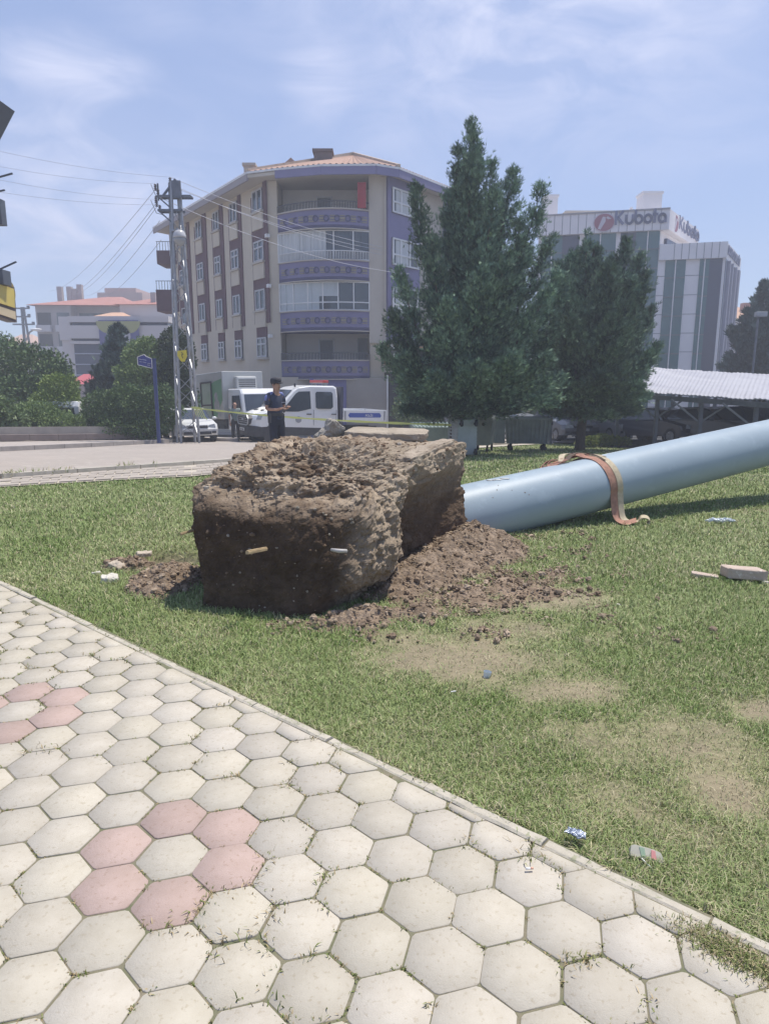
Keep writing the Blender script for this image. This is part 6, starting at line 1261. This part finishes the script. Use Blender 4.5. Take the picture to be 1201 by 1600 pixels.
# box truck
bx_ = Vector((PX(381, 33.6), 33.6)); hx, hy = .59, -.807; bt_ = thing('box_truck', 'refrigerated white box truck with green and white milk graphics, parked behind the pickup', 'truck', (bx_.x, bx_.y, g(bx_.y)), heading(hx, hy)); bt_.rotation_euler = (0, math.atan(SLOPE * hy), heading(hx, hy))
boxw = mat('box_panel', (.50, .51, .50), (.45, .46, .45), 1.5, .5); greenp = mat('box_green', (.10, .30, .14), (.14, .36, .2), .9, .5)
mb = MB(); mb.bb(-4.3, 0, -1.05, 1.05, 1.0, 3.25); bxo = mb.build('cargo_box', boxw, bt_, bevel=.03)
sg_ = -1
mb = MB(); mb.prism([(-4.2, 1.06), (-4.2, 1.9), (-3.4, 2.05), (-2.6, 2.4), (-1.9, 2.5), (-1.0, 2.8), (-.08, 2.9), (-.08, 1.9), (-.5, 1.5), (-.9, 1.06)], (0, -1.055, 0), (1, 0, 0), (0, 0, 1), (0, -.006, 0)); mb.build('green_graphic', greenp, bxo)
mb = MB()
for cx_, cz_, r_ in ((-.75, 1.65, .33), (-.45, 1.35, .22), (-.8, 2.1, .2), (-3.4, 1.75, .25), (-2.0, 1.35, .25)): mb.prism([(cx_ + r_ * 1.0 * math.cos(k * .5236), cz_ + r_ * math.sin(k * .5236)) for k in range(12)], (0, -1.063, 0), (1, 0, 0), (0, 0, 1), (0, -.004 - .001 * cx_, 0))
mb.build('white_graphic', mat('graphic_grey', (.46, .47, .48), (.30, .32, .34), 4, .6), bxo)
mb = MB(); mb.bb(-2.55, -1.35, -1.075, -1.06, 1.06, 2.75); sd_ = mb.build('side_door', mat('door_pale_green', (.36, .45, .37), (.26, .38, .28), 1.2, .5), bxo); mb = MB()
for a, b in (((-2.6, 1.03), (-2.6, 2.8)), ((-1.3, 1.03), (-1.3, 2.8)), ((-2.6, 2.8), (-1.3, 2.8)), ((-2.6, 1.05), (-1.3, 1.05)), ((-2.6, 1.7), (-1.3, 1.7))): mb.bar((a[0], -1.08, a[1]), (b[0], -1.08, b[1]), .07)
mb.build('door_frame', blackp, sd_)
mb = MB(); mb.bb(.02, .42, -.5, .55, 2.35, 3.0); rf_ = mb.build('cooling_unit', boxw, bt_, bevel=.08); mb = MB()
for k in range(4): mb.bb(.42, .44, -.4, .45, 2.5 + k * .1, 2.54 + k * .1)
mb.build('cooling_grille', blackp, rf_)
mb = MB(); shell(mb, [(2.0, .5), (2.05, .9), (1.95, 1.35), (1.72, 2.15), (1.55, 2.38), (.25, 2.42), (.2, .5)], .98, 1.3, .06); mb.build('cab', carwhite, bt_, bevel=.03)
mb = MB(); quadpatch(mb, (1.965, -.82, 1.38), (1.965, .82, 1.38), (1.75, .78, 2.12), (1.75, -.78, 2.12), .012); mb.build('windscreen', cglass, bt_)
for sgn in (1, -1):
    mb = MB(); sidepanel(mb, [(1.75, 1.38), (1.58, 2.08), (.75, 2.08), (.75, 1.38)], .98, 1.3, .06, sgn); mb.build('door_window', cglass, bt_); mb = MB(); mb.bb(1.8, 1.9, sgn * 1.1, sgn * 1.25, 1.45, 1.85); mb.build('wing_mirror', blackp, bt_)
    mb = MB(); mb.bb(1.95, 2.06, sgn * .55, sgn * .85, .82, 1.0); mb.build('headlight', lampg, bt_); wheel(bt_, 1.15, sgn * .86, .4, sgn=sgn); wheel(bt_, -2.9, sgn * .86, .4, sgn=sgn)
mb = MB(); mb.bb(-4.2, 1.9, -.4, .4, .6, 1.0); mb.bb(-1.6, -.2, -1.0, -.9, .55, .7); mb.bb(-1.7, -.1, -.9, .9, .55, .95); mb.build('chassis', blackp, bt_)
# cars
def car(name, label, px, Y, hx, hy, paint, cat='car', group=None, dz=0.0):
    X = PX(px, Y); t = thing(name, label, cat, (X, Y, g(Y) + dz), heading(hx, hy), group); nrm = math.hypot(hx, hy); t.rotation_euler = (0, math.atan(SLOPE * hy / nrm), heading(hx, hy)); W_ = .88
    mb = MB(); shell(mb, [(2.1, .30), (2.18, .55), (2.08, .74), (1.2, .93), (.95, .97), (-1.6, 1.0), (-2.0, .98), (-2.12, .75), (-2.1, .30)], W_, .8, .12, nose=.22); mb.build('body', paint, t, bevel=.03)
    mb = MB(); shell(mb, [(1.0, .94), (.35, 1.36), (-.1, 1.44), (-.9, 1.43), (-1.6, 1.05), (-1.65, .95)], W_ * .93, .95, .28); mb.build('cabin', cglass, t, bevel=.03)
    mb = MB(); shell(mb, [(.30, 1.37), (-.1, 1.455), (-.9, 1.445), (-1.15, 1.36)], W_ * .93, .95, .26); mb.build('roof', paint, t, bevel=.02)
    mb = MB(); mb.bb(2.03, 2.16, -.42, .42, .60, .72); mb.bb(2.05, 2.17, -.55, .55, .34, .46); mb.build('grille', blackp, t); mb = MB(); mb.bar((2.165, -.42, .70), (2.165, .42, .70), .03); mb.build('grille_bar', chrome, t); mb = MB(); mb.bb(2.16, 2.19, -.25, .25, .47, .57); mb.build('number_plate', platem, t)
    for sgn in (1, -1):
        mb = MB(); mb.prism([(0, 0), (.34, .02), (.30, .17), (.05, .12)], (2.06, sgn * .42, .60), (-.28, sgn * 1.0, 0), (0, 0, 1), (.06, 0, 0)); mb.build('headlight', lampg, t); mb = MB(); mb.bb(1.95, 2.10, sgn * .60, sgn * .76, .38, .47); mb.build('fog_lamp', blackp, t)
        mb = MB(); mb.blob((.75, sgn * .98, 1.0), (.07, .11, .07), 2, .1, 2); mb.build('wing_mirror', paint, t, smooth=True)
        mb = MB(); sidepanel(mb, [(.25, .98), (-.05, 1.37), (-.12, 1.37), (.15, .98)], W_ * .93, .95, .28, sgn, .01); mb.build('door_pillar', paint, t); wheel(t, 1.32, sgn * .78, .32, .2, sgn); wheel(t, -1.35, sgn * .78, .32, .2, sgn)
    return t
car('parked_car', 'white saloon car behind the lattice tower, partly hidden by the hedge', 291, 30.3, .42, -.9, carwhite)
car('parked_car', 'white car glimpsed between the tipped container and the open container', 772, 29.5, .35, -.93, carwhite)
navyp = mat('car_navy', (.03, .04, .07), None, rough=.25, spec=.7); greyp = mat('car_grey', (.16, .17, .19), None, rough=.25, spec=.7); silv = mat('car_silver', (.38, .39, .41), None, rough=.25, metal=.3)
for k, (px, Y, hx, hy, pm, lb) in enumerate(((958, 32, .25, -.97, silv, 'silver car under the carport, just right of the second conifer'), (880, 31.5, .2, -.98, greyp, 'dark grey car under the carport behind the second conifer trunk'), (1040, 29, .4, -.92, navyp, 'navy car under the carport behind the middle posts'), (1120, 27, .45, -.9, greyp, 'grey car under the right part of the carport'), (1190, 25.5, .4, -.9, navyp, 'navy car under the carport at the right edge'))): car('parked_car', lb, px, Y, hx, hy, pm, group='cars parked under the carport')
# grey panel van at the carport's left end, white van behind the bushes
def panelvan(name, label, px, Y, hx, hy, paint, L_=4.6, H=2.0):
    t = thing(name, label, 'van', (PX(px, Y), Y, g(Y)), heading(hx, hy)); mb = MB(); shell(mb, [(0, .35), (.05, .8), (-.3, 1.1), (-1.1, 1.25), (-1.7, H - .1), (-2.0, H), (-L_ + .1, H), (-L_, H - .2), (-L_, .35)], .9, 1.1, .08, nose=.2); mb.build('body', paint, t, bevel=.03)
    mb = MB(); quadpatch(mb, (-1.08, -.75, 1.27), (-1.08, .75, 1.27), (-1.68, .7, H - .12), (-1.68, -.7, H - .12), -.01); mb.build('windscreen', cglass, t); mb = MB(); quadpatch(mb, (-L_ - .01, -.7, 1.2), (-L_ - .01, .7, 1.2), (-L_ - .01, .65, H - .25), (-L_ - .01, -.65, H - .25), .01); mb.build('rear_window', cglass, t)
    mb = MB(); mb.bb(-L_ - .03, -L_, -.26, .26, .7, .82); mb.build('number_plate', platem, t)
    for sgn in (1, -1):
        mb = MB(); sidepanel(mb, [(-1.35, 1.25), (-1.8, H - .2), (-2.3, H - .2), (-2.3, 1.25)], .9, 1.1, .08, sgn); mb.build('door_window', cglass, t)
        for x in (-.85, -L_ + .9): wheel(t, x, sgn * .8, .32, .2, sgn)
    return t
panelvan('panel_van', 'grey panel van behind the open waste container', 850, 34, .9, -.4, greyp, 4.8, 2.1)
panelvan('delivery_van', 'white van glimpsed through the gap between the left shrubs', 131, 33, -.15, .98, carwhite, 4.4, 1.95)
# ------------------------------------------------------------------ carport
cp = thing('carport', 'long low carport with corrugated white sheet roof on grey posts', 'carport', (PX(1080, 24), 24, g(24)))
def cpt(px, py, Y): return P(px, py, Y)
f0, f1 = P(880, 597, 26.5), P(1290, 635, 17.2); r0, r1 = P(900, 568, 37), P(1290, 590, 27)
f0.z = P(1000, 607, 24.2).z + .02; f1.z = P(1201, 627, 18.9).z
mb = MB(); nx_ = 260; ny_ = 10; vs = []; fs = []
for j in range(ny_ + 1):
    for i in range(nx_ + 1):
        u, v = i / nx_, j / ny_; p = f0.lerp(f1, u).lerp(r0.lerp(r1, u), v); p.z += .010 * math.sin(i * 1.6) + .05 * noise.noise(Vector((u * 14, v * 6, 0))) + .02 * noise.noise(Vector((u * 50, v * 3, 4))); vs.append(p)
for j in range(ny_):
    for i in range(nx_): q = j * (nx_ + 1) + i; fs.append((q, q + 1, q + nx_ + 2, q + nx_ + 1))
mb.add(vs, fs); ro = mb.build('roof_sheet', mat('roof_sheet_white', (.40, .40, .43), (.31, .31, .35), .9, .6, bump=.3, stretch=(1, .2, 1)), cp, world=True); ro.modifiers.new('solid', 'SOLIDIFY').thickness = .03
mb = MB(); mb.bar(f0 - Vector((0, 0, .14)), f1 - Vector((0, 0, .14)), .10, .14); mb.bar(r0 - Vector((0, 0, .14)), r1 - Vector((0, 0, .14)), .10, .14)
for i in range(12): u = i / 11; mb.bar(f0.lerp(f1, u) - Vector((0, 0, .12)), r0.lerp(r1, u) - Vector((0, 0, .12)), .07, .1)
mb.build('roof_beam', dsteel, cp, world=True)
us = [(PXv - 0) for PXv in ()]
dirf = (f1 - f0)
for px in (860, 915, 970, 1032, 1102, 1190, 1285):
    k = (px - 600.5) / F; u = (k * f0.y * .98 - f0.x) / (dirf.x - k * dirf.y * .98); p = f0.lerp(f1, min(max(u, -.06), 1)); mb = MB(); mb.bar((p.x, p.y + .1, g(p.y)), (p.x, p.y + .1, p.z - .05), .10); ps = mb.build('post', mat('post_paint', (.13, .14, .17), (.10, .11, .13), 3, .6), cp, world=True)
    mb = MB(); mb.bar((p.x + .05, p.y + .1, p.z - .75), (p.x + .75, p.y - .32, p.z - .12), .05); mb.bar((p.x - .05, p.y + .12, p.z - .75), (p.x - .75, p.y + .5, p.z - .12), .05); mb.build('strut', dsteel, ps, world=True)
    q = r0.lerp(r1, min(max(u, 0), 1)); mb = MB(); mb.bar((q.x, q.y - .1, g(q.y)), (q.x, q.y - .1, q.z - .05), .10); mb.build('post', dsteel, cp, world=True)
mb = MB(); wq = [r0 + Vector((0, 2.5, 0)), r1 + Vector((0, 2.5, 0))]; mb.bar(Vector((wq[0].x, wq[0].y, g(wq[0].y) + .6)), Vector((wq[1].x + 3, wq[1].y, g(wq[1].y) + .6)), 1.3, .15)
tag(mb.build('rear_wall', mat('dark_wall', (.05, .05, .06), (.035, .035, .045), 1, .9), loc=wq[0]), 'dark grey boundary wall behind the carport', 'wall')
# ------------------------------------------------------------------ waste containers
galv = mat('container_grey', (.30, .32, .32), (.22, .24, .24), 3, .55, metal=.25); galv2 = mat('container_pale', (.42, .45, .44), (.33, .36, .35), 3, .5, metal=.2)
def container(label, loc, rz, m_, lid='closed', rot=None, sc=1.0):
    t = thing('waste_container', label, 'waste container', tuple(loc), rz, group='wheeled waste containers on the lawn'); 
    Lx, Wy, z0, z1 = .68 * sc, .42 * sc, .24, 1.0; b = [(-Lx * .9, -Wy * .8, z0), (Lx * .9, -Wy * .8, z0), (Lx * .9, Wy * .8, z0), (-Lx * .9, Wy * .8, z0), (-Lx, -Wy, z1), (Lx, -Wy, z1), (Lx, Wy, z1), (-Lx, Wy, z1)]
    mb = MB(); th_ = .03
    def wall_(a, b_, c, d): quadpatch(mb, b[a], b[b_], b[c], b[d], .025)
    wall_(0, 1, 5, 4); wall_(1, 2, 6, 5); wall_(2, 3, 7, 6); wall_(3, 0, 4, 7); quadpatch(mb, b[0], b[3], b[2], b[1], .02)
    for i in range(11):
        u = -.86 + i * .172
        for sy in (-1, 1): mb.bar((u * Lx * .97, sy * Wy * .82, z0 + .04), (u * Lx * 1.04, sy * Wy * 1.02, z1 - .05), .035)
    bd = mb.build('body', m_, t); mb = MB(); pp = [Vector(p) for p in b[4:]]
    for a, c in zip(pp, pp[1:] + pp[:1]): mb.bar(a, c, .055)
    mb.build('rim', m_, bd)
    for sx in (-1, 1): mb = MB(); mb.tube([(sx * Lx * 1.03, -.12, .85), (sx * Lx * 1.1, -.12, .85)], .05, 10); mb.build('lifting_trunnion', blackp, bd)
    for sx in (-1, 1):
        for sy in (-1, 1):
            mb = MB(); x, y = sx * Lx * .74, sy * Wy * .62; mb.tube([(x, y - .025, .085), (x, y + .025, .085)], .085, 16); mb.bar((x, y, .085), (x + .03, y, z0), .05); mb.build('castor', tyre, t)
    if lid == 'open':
        mb = MB(); mb.bb(-Lx - .42, -Lx + .02, Wy * -.9, Wy * .9, z0 + .05, 1.55) if False else mb.bb(-Lx - .40, -Lx - .33, -Wy, Wy, .25, 1.45); mb.bb(-Lx - .33, -Lx, -Wy, -Wy + .04, .25, 1.45); mb.bb(-Lx - .33, -Lx, Wy - .04, Wy, .25, 1.40); mb.build('open_lid', m_, t, bevel=.02)
    elif lid == 'closed':
        mb = MB(); n_ = 8; mb.prism([(-Wy, 0)] + [(Wy * math.cos(math.pi - math.pi * i / n_), .22 * math.sin(math.pi * i / n_)) for i in range(n_ + 1)] + [(Wy, 0)][:0], (-Lx, 0, z1 + .02), (0, 1, 0), (0, 0, 1), (Lx * 2, 0, 0)); mb.build('lid', m_, t)
    if rot: t.rotation_euler = rot
    return t
c = G(822, 704); container('grey ribbed wheeled waste container with its tall end lid open, rightmost on the lawn', c, math.radians(-8), galv, 'open')
c = G(753, 706); container('grey ribbed waste container seen end-on, standing between the tipped one and the car', c, math.radians(72), galv, 'closed', sc=.8)
c = G(731, 714); container('pale metal waste container upended on its end next to the conifer trunk', c + Vector((0, -.2, .50)), 0, galv2, None, (0, math.radians(90), math.radians(97)), sc=.72)
c = G(680, 704); container('low greenish-grey waste container lying behind the top of the toppled block', c + Vector((0, 0, .36)), 0, mat('container_green', (.24, .30, .27), (.18, .23, .21), 3, .5), None, (math.radians(-90), 0, math.radians(4)))

# ------------------------------------------------------------------ people
def skin(name, nodes, edges, m_, parent, sub=2, label=None):
    me = bpy.data.meshes.new(name); keys = list(nodes); ix = {k: i for i, k in enumerate(keys)}; me.from_pydata([nodes[k][0] for k in keys], [(ix[a], ix[b]) for a, b in edges], [])
    o = bpy.data.objects.new(name, me); SC.collection.objects.link(o); sm = o.modifiers.new('skin', 'SKIN'); sm.use_smooth_shade = True; sub_ = o.modifiers.new('sub', 'SUBSURF'); sub_.levels = sub; sub_.render_levels = sub
    if not me.skin_vertices: pass
    for k in keys:
        sv = me.skin_vertices[0].data[ix[k]]; r = nodes[k][1]; sv.radius = (r, r) if isinstance(r, (int, float)) else r; sv.use_root = (k == keys[0])
    dg = bpy.context.evaluated_depsgraph_get(); dg.update(); nm = bpy.data.meshes.new_from_object(o.evaluated_get(dg)); bpy.data.objects.remove(o); nm.name = name; nm.materials.clear(); nm.materials.append(m_)
    for p in nm.polygons: p.use_smooth = True
    q = bpy.data.objects.new(name, nm); SC.collection.objects.link(q); q.parent = parent
    if label: q['label'] = label
    return q
skinm = mat('skin_tone', (.42, .24, .17), (.36, .20, .14), 8, .55)
def person(label, loc, rz, arms, shirt, trousers, shoes, hat=None, hairc=None, H=1.8, sleeve='short', vest=None, look=0.0):
    t = thing('person', label, 'person', tuple(loc), rz); s = H / 1.8; v = lambda x, y, z: (x * s, y * s, z * s); N_ = {}; E_ = []
    N_['pel'] = (v(0, 0, .98), .10 * s)
    for nm_, p, r in (('spi', (-.01, 0, 1.16), .09), ('che', (-.02, 0, 1.36), .105), ('nec', (.0, 0, 1.50), .055), ('hb', (.025, 0, 1.60), .075), ('hm', (.03, 0, 1.68), .095), ('ht', (.02, 0, 1.755), .07)): N_[nm_] = (v(*p), r * s)
    E_ += [('pel', 'spi'), ('spi', 'che'), ('che', 'nec'), ('nec', 'hb'), ('hb', 'hm'), ('hm', 'ht')]; N_['nose'] = (v(.125, 0, 1.66), .014 * s); E_.append(('hm', 'nose'))
    for sd, sg in (('L', 1), ('R', -1)):
        for nm_, p, r in (('hip', (0, .10, .90), .088), ('kne', (.03, .12, .50), .058), ('ank', (-.02, .125, .10), .042), ('toe', (.12, .15, .04), .036)): N_[nm_ + sd] = (v(p[0], p[1] * sg, p[2]), r * s)
        E_ += [('pel', 'hip' + sd), ('hip' + sd, 'kne' + sd), ('kne' + sd, 'ank' + sd), ('ank' + sd, 'toe' + sd)]
        sh, el, wr, hd = arms[sd]; N_['sho' + sd] = (v(*sh), .042 * s); N_['elb' + sd] = (v(*el), .043 * s); N_['wri' + sd] = (v(*wr), .027 * s); N_['pal' + sd] = (v(*hd), .034 * s)
        E_ += [('che', 'sho' + sd), ('sho' + sd, 'elb' + sd), ('elb' + sd, 'wri' + sd), ('wri' + sd, 'pal' + sd)]
        d = (Vector(hd) - Vector(wr)).normalized(); sidev = d.cross(Vector((0, 0, 1)));
        if sidev.length < .2: sidev = Vector((1, 0, 0))
        sidev.normalize(); cur = sidev.cross(d).normalized()
        for k, (o_, ll) in enumerate(((-.028, .070), (-.009, .080), (.010, .075), (.028, .060))):
            a = Vector(hd) + d * .035 + sidev * o_; b_ = a + d * ll * .5 - cur * .012; c_ = b_ + d * ll * .4 - cur * .03; N_['f%d' % k + sd] = (v(*a), .010 * s); N_['g%d' % k + sd] = (v(*b_), .009 * s); N_['h%d' % k + sd] = (v(*c_), .0075 * s); E_ += [('pal' + sd, 'f%d' % k + sd), ('f%d' % k + sd, 'g%d' % k + sd), ('g%d' % k + sd, 'h%d' % k + sd)]
        a = Vector(hd) + sidev * (-.045 * sg) ; b_ = a + d * .03 - cur * .015; N_['ta' + sd] = (v(*a), .011 * s); N_['tb' + sd] = (v(*b_), .009 * s); E_ += [('pal' + sd, 'ta' + sd), ('ta' + sd, 'tb' + sd)]
    body = skin('body', N_, E_, skinm, t)
    g_ = .014
    def inf(keys, ed, name, m_, add, extra=None):
        nn_ = {k: (N_[k][0], (N_[k][1] if not isinstance(N_[k][1], tuple) else N_[k][1][0]) + add) for k in keys}
        if extra: nn_.update(extra)
        return skin(name, nn_, ed, m_, t)
    sl = 1.0 if sleeve == 'long' else .78; ex = {}
    for sd in 'LR':
        a = Vector(N_['sho' + sd][0]); e_ = Vector(N_['elb' + sd][0]); ex['slv' + sd] = (tuple(a.lerp(e_, sl)), .064 * s)
    ex['low'] = (v(0, 0, .90), .150 * s)
    inf(['spi', 'pel', 'che', 'shoL', 'shoR'], [('spi', 'pel'), ('pel', 'low'), ('spi', 'che'), ('che', 'shoL'), ('che', 'shoR'), ('shoL', 'slvL'), ('shoR', 'slvR')], 'shirt', shirt, .050, ex)
    ex = {'wst': (v(0, 0, 1.08), .12 * s)}
    for sd in 'LR': ex['cuf' + sd] = (tuple(Vector(N_['ank' + sd][0]) + Vector((0, 0, .0))), .066 * s)
    inf(['pel', 'hipL', 'hipR', 'kneL', 'kneR'], [('pel', 'wst'), ('pel', 'hipL'), ('pel', 'hipR'), ('hipL', 'kneL'), ('hipR', 'kneR'), ('kneL', 'cufL'), ('kneR', 'cufR')], 'trousers', trousers, .030, ex)
    for sd, sg in (('L', 1), ('R', -1)):
        mb = MB(); a = Vector(N_['ank' + sd][0]); tt_ = Vector(N_['toe' + sd][0]); mb.blob((a.lerp(tt_, .5).x, a.lerp(tt_, .5).y, .05 * s), (.15 * s, .055 * s, .055 * s), 1, .05, 3); mb.build('shoe', shoes, t, smooth=True)
        mb = MB(); mb.blob((.118 * s, sg * .034 * s, 1.685 * s), (.008, .013, .008), 1, 0, 2); mb.build('eye', blackp, t, smooth=True); mb = MB(); mb.blob((.02 * s, sg * .092 * s, 1.66 * s), (.022, .010, .034), 1, .1, 2); mb.build('ear', skinm, t, smooth=True)
    mb = MB(); mb.blob((.105 * s, 0, 1.605 * s), (.012, .025, .006), 1, 0, 2); mb.build('mouth', mat('lip_tone', (.30, .13, .11), None), t, smooth=True)
    if hairc: mb = MB(); mb.blob((.0, 0, 1.715 * s), (.098 * s, .098 * s, .085 * s), 2, .08, 3); mb.build('hair', hairc, t, smooth=True)
    if hat:
        mb = MB(); mb.tube([(.015, 0, z * s) for z in (1.69, 1.72, 1.76, 1.80, 1.825)], [.112 * s, .118 * s, .12 * s, .105 * s, .05 * s], 24); cap_ = mb.build('cap', hat, t, smooth=True); mb = MB(); mb.prism([(.10, -.085), (.17, -.065), (.20, 0), (.17, .065), (.10, .085)], (0, 0, 1.715 * s), (1, 0, -.12), (0, 1, 0), (0, 0, .012)); mb.build('cap_peak', hat, cap_)
    return t
uni = mat('uniform_navy', (.035, .045, .085), (.028, .036, .07), 6, .85); unit = mat('uniform_trousers', (.022, .026, .042), (.018, .02, .033), 6, .85); shoeb = mat('shoe_black', (.02, .02, .02), None, rough=.5); hairb = mat('hair_dark', (.03, .022, .018), None, rough=.8); hatm = mat('cap_dark', (.025, .025, .035), None, rough=.8)
op = Vector((PX(430, 15.4), 15.4, g(15.4)))
arms = {'L': ((-.01, .185, 1.43), (-.03, .25, 1.16), (.20, .13, 1.17), (.27, .09, 1.20)), 'R': ((-.01, -.185, 1.43), (-.04, -.25, 1.16), (.19, -.15, 1.14), (.27, -.11, 1.17))}
of = person('police officer in navy uniform and cap looking down at a phone held in both hands', op, math.radians(-38), arms, uni, unit, shoeb, hat=hatm, hairc=hairb, H=1.84)
for sg in (-1, 1): mb = MB(); mb.tube([(-.02, sg * .08, 1.515), (-.01, sg * .17, 1.495), (-.03, sg * .245, 1.42), (-.035, sg * .262, 1.36)], [.04, .052, .055, .045], 10); mb.build('shoulder_panel', mat('uniform_blue', (.16, .19, .42), None, rough=.8), of, smooth=True)
mb = MB(); mb.tube([(0, 0, 1.03), (0, 0, 1.09)], .165, 20); mb.bb(-.05, .05, .155, .20, .92, 1.06); mb.bb(-.06, .05, -.20, -.155, .88, 1.06); mb.build('duty_belt', blackp, of)
mb = MB(); mb.bar((.155, .03, 1.32), (.155, .13, 1.32), .02, .012); mb.build('name_strip', mat('strip_grey', (.3, .32, .4), None), of)
mb = MB(); mb.box((.33, -.0, 1.225), (.075, .15, .010)); M_ = Matrix.Translation(op) @ Matrix.Rotation(math.radians(-38), 4, 'Z'); mb.v = [M_ @ p for p in mb.v]; tag(mb.build('mobile_phone', blackp, loc=M_ @ Vector((.33, 0, 1.225)), bevel=.003), 'dark mobile phone held by the police officer', 'phone')
mp_ = Vector((PX(365, 30.3), 30.3, g(30.3))); arms = {'L': ((0, .19, 1.43), (.0, .26, 1.15), (.10, .25, .90), (.13, .25, .82)), 'R': ((0, -.19, 1.43), (.0, -.26, 1.15), (.10, -.25, .90), (.13, -.25, .82))}
mn = person('balding man in grey-green shirt standing beside the front of the white pickup', mp_, math.radians(-68), arms, mat('shirt_grey_green', (.22, .26, .25), (.16, .19, .18), 5, .85), mat('trousers_dark', (.05, .05, .055), None, rough=.9), shoeb, H=1.74)
# ------------------------------------------------------------------ thin summer haze
mb = MB(); mb.bb(-70, 75, -6, 160, -4.2, 26.5)
hm = bpy.data.materials.new('haze_air'); hm.use_nodes = True; t = hm.node_tree; t.nodes.clear(); o_ = t.nodes.new('ShaderNodeOutputMaterial'); v_ = t.nodes.new('ShaderNodeVolumePrincipled')
v_.inputs['Color'].default_value = (.86, .90, 1.0, 1); v_.inputs['Density'].default_value = 0.0034; v_.inputs['Anisotropy'].default_value = 0.1; t.links.new(v_.outputs[0], o_.inputs['Volume'])
hz = mb.build('haze', hm); tag(hz, 'thin bluish summer haze filling the air', 'haze', kind='stuff')
